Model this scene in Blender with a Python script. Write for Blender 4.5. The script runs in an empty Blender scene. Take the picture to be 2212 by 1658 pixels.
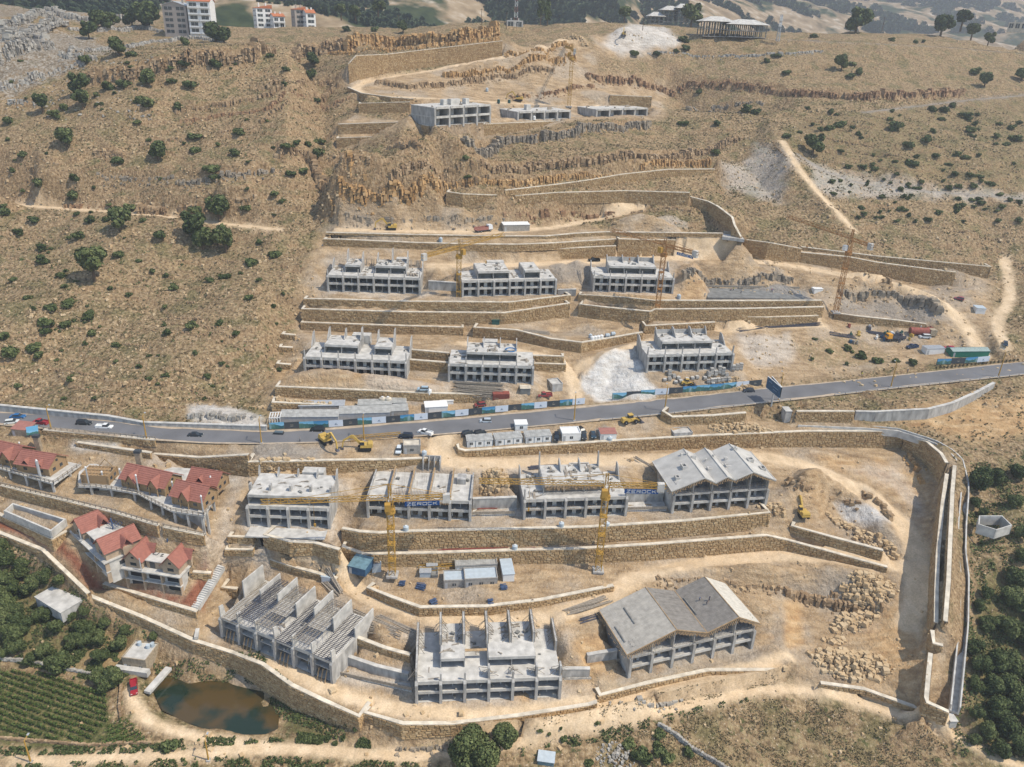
import bpy, bmesh, math, random
import numpy as np
from mathutils import Vector, Matrix
from mathutils.bvhtree import BVHTree
from mathutils.geometry import delaunay_2d_cdt
random.seed(7); np.random.seed(7)
S = bpy.context.scene
COL = S.collection
# ---------------------------------------------------------------- camera, sky, sun, exposure
F = 1682.; CX = 1106.; CY = 829.; PITCH = math.radians(24.5); ROLL = math.radians(2.16)
CAM = Vector((0, 0, 160.))
RM = Matrix.Rotation(math.radians(90) - PITCH, 3, 'X') @ Matrix.Rotation(ROLL, 3, 'Z')
cd = bpy.data.cameras.new('camera'); cam = bpy.data.objects.new('camera', cd); COL.objects.link(cam)
cam.matrix_world = Matrix.Translation(CAM) @ RM.to_4x4()
cd.sensor_width = 36.; cd.lens = 36. * F / 2212.; cd.clip_end = 20000.; cd.clip_start = 1.
S.camera = cam
SUN_AZ = -16.; SUN_EL = 56.
sd = Vector((math.cos(math.radians(SUN_AZ)) * math.cos(math.radians(SUN_EL)), math.sin(math.radians(SUN_AZ)) * math.cos(math.radians(SUN_EL)), math.sin(math.radians(SUN_EL))))
W = bpy.data.worlds.new('World'); S.world = W; W.use_nodes = True
wn = W.node_tree; bg = wn.nodes['Background']
sky = wn.nodes.new('ShaderNodeTexSky'); sky.sky_type = 'NISHITA'; sky.sun_disc = False
sky.sun_elevation = math.radians(SUN_EL); sky.sun_rotation = math.radians(90 - SUN_AZ); sky.altitude = 1200
sky.air_density = 1.2; sky.dust_density = 1.5
wn.links.new(sky.outputs[0], bg.inputs[0]); bg.inputs[1].default_value = 0.15
sl = bpy.data.lights.new('sun', 'SUN'); so = bpy.data.objects.new('sun', sl); COL.objects.link(so)
sl.energy = 4.6; sl.angle = math.radians(0.5); sl.color = (1.0, 0.905, 0.76)
so.rotation_euler = sd.to_track_quat('Z', 'Y').to_euler()
vs = S.view_settings; vs.view_transform = 'Standard'; vs.look = 'None'; vs.gamma = 1; vs.exposure = 0.4; vs.use_curve_mapping = False
S.render.engine = 'CYCLES'
S.cycles.max_bounces = 4; S.cycles.diffuse_bounces = 2; S.cycles.volume_bounces = 0; S.cycles.transparent_max_bounces = 8
try:
    S.cycles.use_denoising = True
except Exception: pass
# ---------------------------------------------------------------- helpers
def ray(x, y): return RM @ Vector(((x - CX) / F, -(y - CY) / F, -1.))
def P(x, y, z):
    """point of the place seen at picture point x, y: at height z, or (z >= 1000) at distance z - 1000 along the view axis"""
    d = ray(x, y)
    if z >= 1000: return CAM + d * (z - 1000)
    return CAM + d * ((z - CAM.z) / d.z)
def proj(p):
    c = RM.transposed() @ (Vector(p) - CAM); return CX + F * c.x / -c.z, CY - F * c.y / -c.z
def tag(o, label=None, cat=None, group=None, kind=None):
    if label: o['label'] = label
    if cat: o['category'] = cat
    if group: o['group'] = group
    if kind: o['kind'] = kind
    return o
def empty(name, loc, label=None, cat=None, group=None, rz=0.):
    o = bpy.data.objects.new(name, None); COL.objects.link(o); o.location = loc; o.rotation_euler.z = rz
    o.empty_display_size = .5
    return tag(o, label, cat, group)
def link(name, me, parent=None, loc=None):
    o = bpy.data.objects.new(name, me); COL.objects.link(o)
    if parent: o.parent = parent
    if loc is not None: o.location = loc
    return o
def mesh_from(name, v, f, mats, smooth=False, mi=None):
    me = bpy.data.meshes.new(name); me.from_pydata([tuple(map(float, a)) for a in v], [], f)
    for m in (mats if isinstance(mats, (list, tuple)) else [mats]): me.materials.append(m)
    if mi is not None: me.polygons.foreach_set('material_index', mi)
    if smooth: me.polygons.foreach_set('use_smooth', [True] * len(me.polygons))
    me.update(); return me
def mesh_np(name, V, T, mats, smooth=False, k=3):
    """fast mesh from numpy: V (n,3), T (m,k)"""
    me = bpy.data.meshes.new(name); V = np.asarray(V, np.float32); T = np.asarray(T, np.int32)
    me.vertices.add(len(V)); me.vertices.foreach_set('co', V.ravel())
    me.loops.add(T.size); me.loops.foreach_set('vertex_index', T.ravel())
    me.polygons.add(len(T)); me.polygons.foreach_set('loop_start', np.arange(len(T), dtype=np.int32) * k)
    me.polygons.foreach_set('use_smooth', np.full(len(T), smooth))
    for m in (mats if isinstance(mats, (list, tuple)) else [mats]): me.materials.append(m)
    me.update(calc_edges=True); me.validate(); return me
class MB:
    """collects boxes, bars, prisms, cylinders; build() links them as ONE mesh object"""
    def __init__(s): s.v = []; s.f = []
    def quadbox(s, c):            # 8 corners: bottom 4 ccw, top 4 ccw
        n = len(s.v); s.v += [tuple(p) for p in c]
        for q in ((3,2,1,0),(4,5,6,7),(0,1,5,4),(1,2,6,5),(2,3,7,6),(3,0,4,7)): s.f.append(tuple(n+i for i in q))
        return s
    def box(s, x0, x1, y0, y1, z0, z1):
        return s.quadbox([(x0,y0,z0),(x1,y0,z0),(x1,y1,z0),(x0,y1,z0),(x0,y0,z1),(x1,y0,z1),(x1,y1,z1),(x0,y1,z1)])
    def rbox(s, cx, cy, z0, lx, ly, h, a):
        ca, sa = math.cos(a), math.sin(a); r = []
        for z in (z0, z0+h):
            for (u, w) in ((-lx,-ly),(lx,-ly),(lx,ly),(-lx,ly)): r.append((cx+ca*u/2-sa*w/2, cy+sa*u/2+ca*w/2, z))
        return s.quadbox(r)
    def bar(s, a, b, w=.1, h=None, n=4):
        a = Vector(a); b = Vector(b); d = b - a
        if d.length < 1e-6: return s
        d.normalize(); u = d.cross(Vector((0,0,1)))
        if u.length < .01: u = Vector((1,0,0))
        u.normalize(); t = d.cross(u); h = h or w; k = len(s.v)
        for p in (a, b):
            for i in range(n):
                an = 2*math.pi*(i+.5)/n; rr = .7071 if n == 4 else .5
                s.v.append(tuple(p + u*(math.cos(an)*w*rr) + t*(math.sin(an)*h*rr)))
        for i in range(n): s.f.append((k+i, k+(i+1)%n, k+n+(i+1)%n, k+n+i))
        s.f.append(tuple(k+n-1-i for i in range(n))); s.f.append(tuple(k+n+i for i in range(n)))
        return s
    def prism(s, poly, a, b, axis=0):
        """poly of 2D points extruded along axis (0=x,1=y,2=z) from a to b"""
        n = len(poly); k = len(s.v)
        for t in (a, b):
            for (p, q) in poly: s.v.append((t,p,q) if axis == 0 else (p,t,q) if axis == 1 else (p,q,t))
        for i in range(n): s.f.append((k+i, k+(i+1)%n, k+n+(i+1)%n, k+n+i))
        s.f.append(tuple(k+n-1-i for i in range(n))); s.f.append(tuple(k+n+i for i in range(n)))
        return s
    def cyl(s, cx, cy, z0, z1, r, r1=None, n=12):
        r1 = r if r1 is None else r1; k = len(s.v)
        for z, q in ((z0, r), (z1, r1)):
            for i in range(n): s.v.append((cx+q*math.cos(2*math.pi*i/n), cy+q*math.sin(2*math.pi*i/n), z))
        for i in range(n): s.f.append((k+i, k+(i+1)%n, k+n+(i+1)%n, k+n+i))
        s.f.append(tuple(k+n-1-i for i in range(n))); s.f.append(tuple(k+n+i for i in range(n)))
        return s
    def poly(s, pts): k = len(s.v); s.v += [tuple(p) for p in pts]; s.f.append(tuple(range(k, k+len(pts)))); return s
    def build(s, name, m, parent=None, loc=None, fix=True):
        me = bpy.data.meshes.new(name); me.from_pydata(s.v, [], s.f); me.materials.append(m)
        if fix:
            b = bmesh.new(); b.from_mesh(me); bmesh.ops.recalc_face_normals(b, faces=b.faces); b.to_mesh(me); b.free()
        me.update(); return link(name, me, parent, loc)
def copy_tree(o, parent=None):
    c = o.copy(); COL.objects.link(c); c.parent = parent
    for ch in kids.get(o, ()): copy_tree(ch, c)
    return c
kids = {}
def index_kids(o):
    """remember the children of a prototype so that copies need no slow lookups"""
    st = [o]
    while st:
        q = st.pop(); kids[q] = list(q.children); st += kids[q]
# value noise in numpy
def vnoise(x, y, seed=0):
    xi = np.floor(x).astype(np.int64); yi = np.floor(y).astype(np.int64); xf = x - xi; yf = y - yi
    def h(a, b):
        n = (a * 374761393 + b * 668265263 + seed * 982451653) & 0xffffffff
        n = ((n ^ (n >> 13)) * 1274126177) & 0xffffffff
        return ((n ^ (n >> 16)) & 0xffff) / 65535.
    u = xf*xf*(3-2*xf); v = yf*yf*(3-2*yf)
    return (h(xi,yi)*(1-u)+h(xi+1,yi)*u)*(1-v) + (h(xi,yi+1)*(1-u)+h(xi+1,yi+1)*u)*v
def fbm(x, y, o=4, seed=0):
    r = 0; a = .5
    for i in range(o): r = r + a*(vnoise(x*2**i, y*2**i, seed+i)-.5); a *= .55
    return r
# ---------------------------------------------------------------- materials
def mat(name, base, rough=.9, var=.15, scale=1., bump=0., bscale=None, metal=0., spots=None, spec=.2, coord='Object', streak=0.):
    m = bpy.data.materials.new(name); m.use_nodes = True; nt = m.node_tree; b = nt.nodes['Principled BSDF']
    b.inputs['Roughness'].default_value = rough; b.inputs['Metallic'].default_value = metal
    b.inputs['Specular IOR Level'].default_value = spec
    tc = nt.nodes.new('ShaderNodeTexCoord')
    n = nt.nodes.new('ShaderNodeTexNoise'); n.inputs['Scale'].default_value = scale; n.inputs['Detail'].default_value = 5
    src = tc.outputs[coord]
    if streak:
        mp = nt.nodes.new('ShaderNodeMapping'); mp.inputs['Scale'].default_value = (1, 1, streak); nt.links.new(src, mp.inputs[0]); src = mp.outputs[0]
    nt.links.new(src, n.inputs['Vector'])
    r = nt.nodes.new('ShaderNodeValToRGB'); e = r.color_ramp.elements
    e[0].position = .3; e[1].position = .7
    e[0].color = (*[c*(1-var) for c in base], 1); e[1].color = (*[min(1, c*(1+var)) for c in base], 1)
    if spots: 
        x = e.new(spots[0]); x.color = (*spots[1], 1)
    nt.links.new(n.outputs['Fac'], r.inputs[0]); nt.links.new(r.outputs[0], b.inputs['Base Color'])
    if bump:
        n2 = nt.nodes.new('ShaderNodeTexNoise'); n2.inputs['Scale'].default_value = bscale or scale*6; n2.inputs['Detail'].default_value = 4
        nt.links.new(src, n2.inputs['Vector'])
        bp = nt.nodes.new('ShaderNodeBump'); bp.inputs['Strength'].default_value = bump; bp.inputs['Distance'].default_value = .2
        nt.links.new(n2.outputs['Fac'], bp.inputs['Height']); nt.links.new(bp.outputs[0], b.inputs['Normal'])
    return m
M = {}
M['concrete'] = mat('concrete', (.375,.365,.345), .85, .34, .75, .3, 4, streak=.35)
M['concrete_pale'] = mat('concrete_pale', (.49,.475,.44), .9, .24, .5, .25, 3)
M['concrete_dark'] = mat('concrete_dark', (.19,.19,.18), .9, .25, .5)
M['coping'] = mat('coping', (.58,.52,.42), .9, .26, .5, .3, 3)
M['wallcore'] = mat('wall_core', (.13,.095,.062), .95, .3, 1.2)
M['asphalt'] = mat('asphalt', (.155,.155,.16), .8, .16, .12, .2, 8)
M['wood'] = mat('timber', (.36,.25,.14), .8, .25, 1.5)
M['oldwood'] = mat('weathered_timber', (.30,.26,.21), .85, .3, 2)
M['steel'] = mat('steel_bars', (.10,.10,.12), .6, .3, 2, metal=.3)
M['yellow'] = mat('yellow_paint', (.42,.25,.055), .5, .12, 2)
M['yellow2'] = mat('machine_yellow', (.50,.34,.09), .5, .12, 2)
M['white'] = mat('white_paint', (.74,.74,.72), .5, .06, 1)
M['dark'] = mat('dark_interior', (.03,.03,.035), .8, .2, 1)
M['glass'] = mat('dark_glass', (.03,.04,.05), .15, .1, 1, spec=.6)
M['rubber'] = mat('rubber', (.025,.025,.025), .8, .1, 3)
M['metal'] = mat('grey_sheet_metal', (.42,.44,.46), .45, .12, 1, metal=.2)
# stonework: colour varies from stone to stone (Random per island)
def stone_mat(name, ramp, perobj=False):
    m = bpy.data.materials.new(name); m.use_nodes = True; nt = m.node_tree; b = nt.nodes['Principled BSDF']
    b.inputs['Roughness'].default_value = .92; b.inputs['Specular IOR Level'].default_value = .15
    r = nt.nodes.new('ShaderNodeValToRGB'); e = r.color_ramp.elements
    for i, c in enumerate(ramp):
        x = e[i] if i < 2 else e.new(1.); x.position = i/(len(ramp)-1)
    for i, c in enumerate(ramp): e[i].color = (*c, 1)
    tc = nt.nodes.new('ShaderNodeTexCoord'); n = nt.nodes.new('ShaderNodeTexNoise'); n.inputs['Scale'].default_value = 1.1; n.inputs['Detail'].default_value = 5
    geo = nt.nodes.new('ShaderNodeNewGeometry')
    nt.links.new(geo.outputs['Position'], n.inputs['Vector'])
    mix = nt.nodes.new('ShaderNodeMath'); mix.operation = 'MULTIPLY_ADD'; mix.inputs[1].default_value = .55; 
    sb = nt.nodes.new('ShaderNodeMath'); sb.operation = 'MULTIPLY_ADD'; sb.inputs[1].default_value = .6; sb.inputs[2].default_value = -.07
    if perobj:
        oi = nt.nodes.new('ShaderNodeObjectInfo'); rnd = oi.outputs['Random']
    else: rnd = geo.outputs['Random Per Island']
    nt.links.new(n.outputs['Fac'], sb.inputs[0]); nt.links.new(rnd, mix.inputs[0]); nt.links.new(sb.outputs[0], mix.inputs[2])
    nt.links.new(mix.outputs[0], r.inputs[0]); nt.links.new(r.outputs[0], b.inputs['Base Color'])
    return m
SR = [(.20,.13,.07),(.33,.22,.115),(.43,.295,.155),(.49,.36,.205),(.57,.46,.30)]
M['stone'] = stone_mat('stonework', SR); M['stone_one'] = stone_mat('stonework_single', SR, True)
M['boulder'] = stone_mat('boulder', [(.38,.26,.14),(.50,.37,.22),(.56,.45,.30)])
M['rock'] = stone_mat('rock', [(.15,.10,.06),(.25,.17,.10),(.35,.25,.15),(.44,.34,.23)])
M['karst'] = stone_mat('karst', [(.17,.155,.14),(.27,.25,.22),(.38,.36,.32),(.46,.43,.38)])
# ---------------------------------------------------------------- retaining walls: base height(s), (x, top y, base y) picture points, label
# zb: one number or one per point; >= 1000 means distance along the view axis
WALLS = [
 ('upper', [1425,1427,1440,1455,1470], [(753,139,181),(770,121,172),(837,118,156),(938,106,144),(1085,89,126)], 'long stone retaining wall rising above the topmost hairpin track', ''),
 ('hairpin', [1414,1405,1397,1399], [(750,189,200),(780,202,222),(845,211,223),(893,214,223)], 'curved stone wall holding up the outer edge of the topmost hairpin bend', ''),
 ('tri', [1392,1394], [(775,224,244),(885,221,244)], 'short stone wall just under the hairpin bend, left of the topmost row', 'L'),
 ('yardback', [1378,1380], [(730,269,290),(908,263,288)], 'stone wall at the back of the empty yard left of the topmost row', ''),
 ('yardfront', [1372,1376], [(727,299,320),(923,292,308)], 'stone wall along the front of the empty yard left of the topmost row', 'LR'),
 ('toprow', [110.5,111,112,112.6,113.5], [(925,273,306),(1010,270,297),(1117,266,287),(1300,258,272),(1436,248,256)], 'long stone wall carrying the terrace of the topmost row', 'L'),
 ('topright', [1448,1452], [(1318,206,226),(1408,210,232)], 'stone wall behind the right end of the topmost row', 'R'),
 ('stepped', [92.3,92.6,93.6,94.6,95.5,97], [(1092,412,423),(1204,399,412),(1264,391,405),(1347,377,394),(1443,367,383),(1544,366,373)], 'long stepped stone wall rising to the right above the curved retaining wall', ''),
 ('big', [87.4,87.4,87.6,87.6,87.6,87.2], [(965,415,446),(1000,420,448),(1110,424,444),(1204,417,440),(1350,413,438),(1490,417,444)], 'curved stone wall directly below the stepped wall, above the excavated slope', 'L'),
 ('diag', [86,84.5,83,81.5,80,78.5], [(1491,426,448),(1529,436,458),(1550,447,474),(1580,470,494),(1585,487,508),(1599,512,520)], 'stepped stone wall running down diagonally right of the excavated terrace', ''),
 ('thin', 78.6, [(704,503,507),(900,508,511),(1092,511,514),(1180,511,515),(1246,505,512),(1308,502,509),(1562,505,512)], 'low stone kerb wall along the edge of the excavated terrace', ''),
 ('two', 74.6, [(699,517,531),(737,518,533),(892,525,538),(1010,528,542),(1117,529,543),(1195,526,540),(1334,517,530)], 'upper of the two long stone walls behind the tower crane jib, above the dirt road', 'LR'),
 ('one', 70.2, [(695,531,548),(743,534,551),(877,540,558),(1010,542,563),(1117,543,564),(1251,536,559),(1331,532,556)], 'lower of the two long stone walls directly behind the uppermost wide row of shells', 'L'),
 ('zerock', 70, [(1337,517,555),(1400,519,554),(1480,519,551),(1562,519,548)], 'tall stone wall carrying the small blue sign, right of the two long walls', 'LR'),
 ('east', [68.8,68.6,68.3,67.4], [(1598,525,545),(1612,519,552),(1660,525,561),(1731,538,567)], 'curved stone wall at the bend right of the tall wall with the blue sign', 'L'),
 ('eastup', [71.5,67.8,62], [(1731,534,541),(1892,554,566),(2141,577,603)], 'higher of the two long stone walls descending to the right beside the dirt road', 'R'),
 ('eastlow', [67.3,65.2,63.4,61.5,59], [(1731,546,567),(1833,556,584),(1896,568,596),(1982,579,612),(2065,589,628)], 'lower of the two long stone walls descending to the right beside the dirt road', ''),
 ('a1', [58.8,59,59,59,59.5], [(656,646,661),(738,648,664),(877,652,670),(1100,654,672),(1233,638,655)], 'top one of three terrace walls under the two left shells of the upper row', 'LR'),
 ('a2', [54.2,54.2,54.3,54.3,54.8], [(651,668,693),(738,671,696),(884,675,701),(1090,677,701),(1231,656,686)], 'tall middle one of three terrace walls under the two left shells', 'LR'),
 ('a3', 50.8, [(650,697,714),(835,704,722),(1001,708,725)], 'lowest of three stone terrace walls under the upper left shell, ending at the crane base', 'LR'),
 ('a4', [50.8,51,50.5,50,49.6,51.5], [(1023,708,729),(1116,714,736),(1190,733,752),(1257,741,763),(1320,731,750),(1389,719,734)], 'stone wall with a blunt corner under the yard with the row of white tanks', 'L'),
 ('c1', [60,60,60,59.6,58.5], [(1251,637,652),(1349,643,661),(1414,650,666),(1600,651,666),(1776,650,664)], 'top stone wall under the sand heap before the right shell of the upper row', 'L'),
 ('c2', [55.5,55.4,55.2,56.2,56.2,56.2], [(1252,658,684),(1300,664,691),(1405,674,700),(1416,669,694),(1600,668,691),(1780,664,684)], 'dark stone wall below the sand heap, bending at the crane foot', 'L'),
 ('c3', [53,52.8,52.8], [(1385,693,708),(1394,705,722),(1545,697,714)], 'short wall between crane foot and the shell beside the white heap', 'L'),
 ('c4', [53,53,53.2], [(1572,684,707),(1657,686,706),(1768,683,701)], 'stone wall with pale top right of the crane foot, above the steel bars', 'L'),
 ('pit', [52.5,52.5,51.6,51], [(1804,677,691),(1853,684,698),(1940,693,707),(2002,701,712)], 'low stone wall along the front of the grey excavated pit at the right crane', 'L'),
 ('d1', [42.6,42.3,42.1,42], [(595,836,858),(784,844,868),(912,850,872),(1041,853,870)], 'stone wall holding the long sand heap above the roofed sheds', 'L'),
 ('d2', [41,41,41], [(587,870,890),(650,873,889),(745,877,888)], 'low stone wall behind the long sheds by the main road', 'L'),
 ('de1', [50.4,50.4], [(882,756,773),(970,764,780)], 'upper stone garden wall between the two middle row shells on the left', ''),
 ('de2', [47.6,47.6], [(884,778,800),(970,785,806)], 'lower stone garden wall between the two middle row shells on the left', ''),
 ('e1', [50,50], [(1150,769,781),(1218,771,784)], 'upper stone terrace wall right of the shell with the blue hose', 'R'),
 ('e2', [47,47], [(1150,786,801),(1222,788,803)], 'lower stone terrace wall right of the shell with the blue hose', 'R'),
 ('roadleft', [39.2,39,38.9], [(93,930,940),(220,941,951),(335,952,965)], 'low stone wall along the lower edge of the main road above the chalet yard', ''),
 ('yardleft', [37,36.8], [(165,957,965),(325,980,992)], 'low stone wall between the main road wall and the chalet yard', ''),
 ('blockwall', [33.2,33.2,33.4], [(330,982,1004),(430,990,1017),(535,984,1032)], 'dark stone wall behind the right end of the chalet platform', ''),
 ('g1', [34,34,34,34.5,36], [(536,999,1029),(620,998,1028),(707,996,1025),(850,994,1012),(925,991,999)], 'long stone wall under the yard with the two yellow excavators', 'L'),
 ('w32', [37.2,35.6,35,34.6,34.2,33.8,33,32.6,32.4], [(986,961,972),(990,971,984),(1005,975,988),(1092,969,985),(1200,962,981),(1349,952,976),(1529,942,969),(1737,933,966),(1955,933,968)], 'very long stone wall below the white site cabins, curved at its left end', ''),
 ('bend', [32.4,32,31,30.6], [(1956,944,972),(2000,955,994),(2030,980,1025),(2042,1000,1046)], 'tall curved stone wall turning the corner at the far right of the dirt road', ''),
 ('roadright', [40.2,39.5,39.6,40], [(1430,889,908),(1452,902,918),(1540,899,917),(1612,893,914)], 'curved stone wall below the main road', 'L'),
 ('culvert', [40,40.2], [(1722,890,911),(1846,890,913)], 'stone wall beside the small concrete shaft below the main road', ''),
 ('g0', [23.5,23,22.6,21.8], [(569,1156,1181),(627,1172,1199),(676,1174,1199),(732,1189,1220)], 'wavy stone wall with pale top in front of the leftmost central shell', 'L'),
 ('m1', [21.6,21.4,21.4,21.4,21.5,21.5,22,22.4], [(738,1143,1178),(775,1150,1188),(820,1153,1189),(900,1149,1187),(1117,1144,1181),(1272,1140,1176),(1478,1127,1161),(1664,1108,1144)], 'tall long stone wall carrying the terrace of the central row', 'R'),
 ('m2', [17.4,17.1,17,17,17,17.2,17.4,17.6,17.8], [(738,1182,1217),(786,1199,1224),(938,1196,1224),(1117,1190,1218),(1246,1187,1218),(1401,1178,1211),(1657,1158,1190),(1700,1168,1190),(1917,1227,1237)], 'second long stone wall below the central terrace, behind the crane feet', 'L'),
 ('m3', [21.6,20.6,19.2], [(1709,1137,1150),(1802,1163,1182),(1908,1191,1213)], 'rough unfinished stone wall in front of the white rock pit', 'L'),
 ('s1', [14.2,14,13.8,13.8,14,14.8], [(792,1270,1284),(848,1293,1310),(907,1314,1332),(1050,1312,1329),(1169,1298,1311),(1326,1267,1278)], 'low curved stone wall below the white site sheds', 'L'),
 ('arc1', [17.6,17,16.4,15.6], [(567,1186,1198),(585,1210,1224),(640,1228,1243),(727,1252,1266)], 'curved low earth coloured wall sweeping below the leftmost central shell', ''),
 ('outer', [12.4,8,4.8,1.4,-.4,0,.4,2.5], [(193,1290,1296),(310,1337,1354),(417,1386,1412),(500,1412,1448),(565,1437,1493),(629,1483,1535),(700,1517,1560),(776,1550,1579)], 'long outer stone wall curving down past the pond', 'R'),
 ('outer2', [5,3,2.6,2.8,4,6], [(784,1540,1552),(869,1566,1594),(977,1566,1590),(1117,1549,1573),(1272,1525,1538),(1290,1519,1524)], 'stone wall curving round the front of the lowest shells above the big tree', 'L'),
 ('outer3', [4.8,5.2,5.4,5.6], [(1295,1504,1518),(1400,1478,1490),(1530,1450,1460),(1696,1450,1457)], 'low stone wall with pale top along the track in front of the gabled hall', 'L'),
 ('outer4', [6,5.6,4.6], [(1773,1478,1484),(1866,1491,1499),(1990,1535,1542)], 'low dark stone wall below the boulder pile by the lower right track', ''),
 ('red1', [12.4,12,11.6], [(222,1262,1272),(330,1295,1307),(424,1323,1336)], 'low stone wall in front of the red gravel yard of the nearer chalets', ''),
 ('rside1', [18,17.2], [(416,1237,1250),(455,1240,1255)], 'upper short stone wall between the near chalets and the stair', ''),
 ('rside2', [24,24], [(492,1160,1172),(545,1162,1176)], 'small stone wall in front of the lane, left of the leftmost central shell', 'LR'),
 ('rside3', [21,21], [(486,1188,1200),(545,1189,1202)], 'lower small stone wall in front of the lane beside the earth circle', 'LR'),
 ('kside', [9.8,9.4], [(478,1270,1290),(512,1274,1296)], 'small stone wall at the back left corner of the scaffolded shell', 'L'),
 ('roadterr', [27.5,27.5,27.3,27.8,28], [(0,1050,1072),(110,1076,1100),(235,1106,1128),(250,1110,1132),(340,1137,1160)], 'stone wall under the chalet access lane, with a timber railing', ''),
 ('roadterr2', [28,27.6,27.2], [(352,1140,1160),(400,1150,1172),(440,1158,1178)], 'stone wall under the right end of the chalet access lane', ''),
 ('terrfront', [23.4,23.2,23,21.6], [(-30,1100,1112),(12,1120,1134),(60,1142,1156),(113,1166,1190)], 'stone wall below the empty concrete basin terrace', 'R'),
 ('ds1', [50.8,50.8], [(608,722,733),(638,725,735)], 'uppermost short stone step at the left edge of the middle terraces', 'L'),
 ('ds2', [48,48], [(603,750,762),(632,752,762)], 'middle short stone step at the left edge of the middle terraces', 'L'),
 ('ds3', [45.4,45.4], [(597,786,798),(628,789,799)], 'lowest short stone step at the left edge of the middle terraces', 'L'),
 ('boundary', [21.5,18.6,13], [(-40,1138,1150),(90,1190,1206),(188,1284,1296)], 'concrete edged stone wall between the red gravel terraces and the orchard', ''),
 ('ab', 63.2, [(925,608,626),(988,612,630)], 'concrete garden wall between the left and middle shells of the upper row', 'C'),
 ('bc', 61.4, [(1205,627,638),(1245,626,640)], 'concrete base wall between the middle and right shells of the upper row', 'C'),
 ('hi', 27.7, [(1021,1079,1101),(1117,1076,1098)], 'concrete garden wall between the two shells behind the central cranes', 'C'),
 ('ij', 27.7, [(1356,1067,1085),(1434,1066,1084)], 'concrete garden wall between the crane shell and the three gabled hall', 'C'),
 ('kl', [7.9,7.8,7.6], [(750,1420,1438),(812,1441,1459),(882,1458,1474)], 'curved concrete wall between the scaffolded shell and the lowest shell', 'C'),
 ('kl2', [11.6,11.4,11.2], [(768,1378,1391),(830,1402,1415),(885,1417,1431)], 'rubble faced wall behind the concrete wall beside the scaffolded shell', ''),
 ('lm', 7.2, [(1215,1447,1466),(1275,1447,1465)], 'concrete wall right beside the lowest shell', 'C'),
 ('lm2', 9, [(1269,1417,1434),(1334,1406,1424)], 'concrete wall against the left flank of the two gabled hall', 'C'),
 ('parapet', [41,41,41,41,40.9], [(-50,873,886),(0,877,890),(232,900,909),(309,914,920),(575,922,931)], 'long grey concrete parapet between the main road and the dry hillside', 'C'),
 ('bigconc', [40,40,40.6,41,42,43.5], [(1849,890,908),(1892,891,911),(2007,885,906),(2059,872,892),(2110,849,866),(2150,828,839)], 'long curved concrete wall sweeping up to the main road at the right', 'C'),
]
def solve(x, yt, yb, zb):
    xb = x; B = None; h = 1.
    for _ in range(5):
        B = P(xb, yb, zb); lo, hi = 0., 40.
        for _ in range(30):
            h = (lo + hi) / 2; q = proj(B + Vector((0, 0, h)))
            if q[1] > yt: lo = h
            else: hi = h
        xb += x - q[0]
    return B, h
WD = {}          # wall key -> list of (x, y, z base, z top)
for key, zb, pts, lab, opt in WALLS:
    zs = zb if isinstance(zb, list) else [zb]*len(pts)
    L = []
    for (x, a, b), z in zip(pts, zs):
        B, h = solve(x, a, b, z); L.append((B.x, B.y, B.z, B.z + max(h, .5)))
    def up(i, j):      # uphill normal of segment i -> j (downhill lies on the right hand)
        d = Vector((L[j][0]-L[i][0], L[j][1]-L[i][1])).normalized(); return Vector((-d.y, d.x))
    if 'L' in opt:
        n = up(0, 1); l = L[0]; r = min(5., 1.2*(l[3]-l[2]))
        L.insert(0, (l[0]+n.x*r, l[1]+n.y*r, l[2]+.6*(l[3]-l[2]), l[3]))
    if 'R' in opt:
        n = up(len(L)-2, len(L)-1); l = L[-1]; r = min(5., 1.2*(l[3]-l[2]))
        L.append((l[0]+n.x*r, l[1]+n.y*r, l[2]+.6*(l[3]-l[2]), l[3]))
    WD[key] = (L, lab)
RAMP = [('ramp1', 'inner one of two parallel stone walls running down the right side of the site', [(2042,1024,36.5,6.5),(2033,1086,33,7),(2028,1137,30.5,7.5),(2022,1200,27.5,7.5),(2019,1280,23.5,7),(2018,1345,20.5,6)]),
 ('ramp2', 'outer one of two parallel stone walls running down the right side of the site', [(2059,1006,38,2.5),(2054,1060,35.6,2.6),(2049,1163,31.6,3),(2045,1255,27,3),(2038,1342,22.4,2.6)]),
 ('ramp3', 'short pale capped stone wall piece below the two parallel walls', [(2010,1362,19.5,5),(2015,1391,18,4.5),(2037,1397,18,2)]),
 ('ramp4', 'low end of the right boundary wall, bending to the drainage outlet', [(2006,1411,17,5),(2001,1460,14.4,5),(1997,1507,12.2,4.5),(2001,1519,12,4),(2050,1541,10.5,4)])]
for key, lab, q in RAMP:
    T_ = [P(a, b, c) for a, b, c, h in q]; WD[key] = ([(t.x, t.y, t.z-k[3], t.z) for t, k in zip(T_, q)], lab)
def offset(L, o):
    """plan offset of a polyline towards its left (uphill) side"""
    r = []
    for i in range(len(L)):
        a = L[max(0, i-1)]; b = L[min(len(L)-1, i+1)]; c = L[i]
        n = Vector((0, 0))
        for p, q in ((a, c), (c, b)):
            d = Vector((q[0]-p[0], q[1]-p[1]))
            if d.length > 1e-6: d.normalize(); n += Vector((-d.y, d.x))
        n.normalize(); r.append((c[0]+n.x*o, c[1]+n.y*o))
    return r
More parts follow.
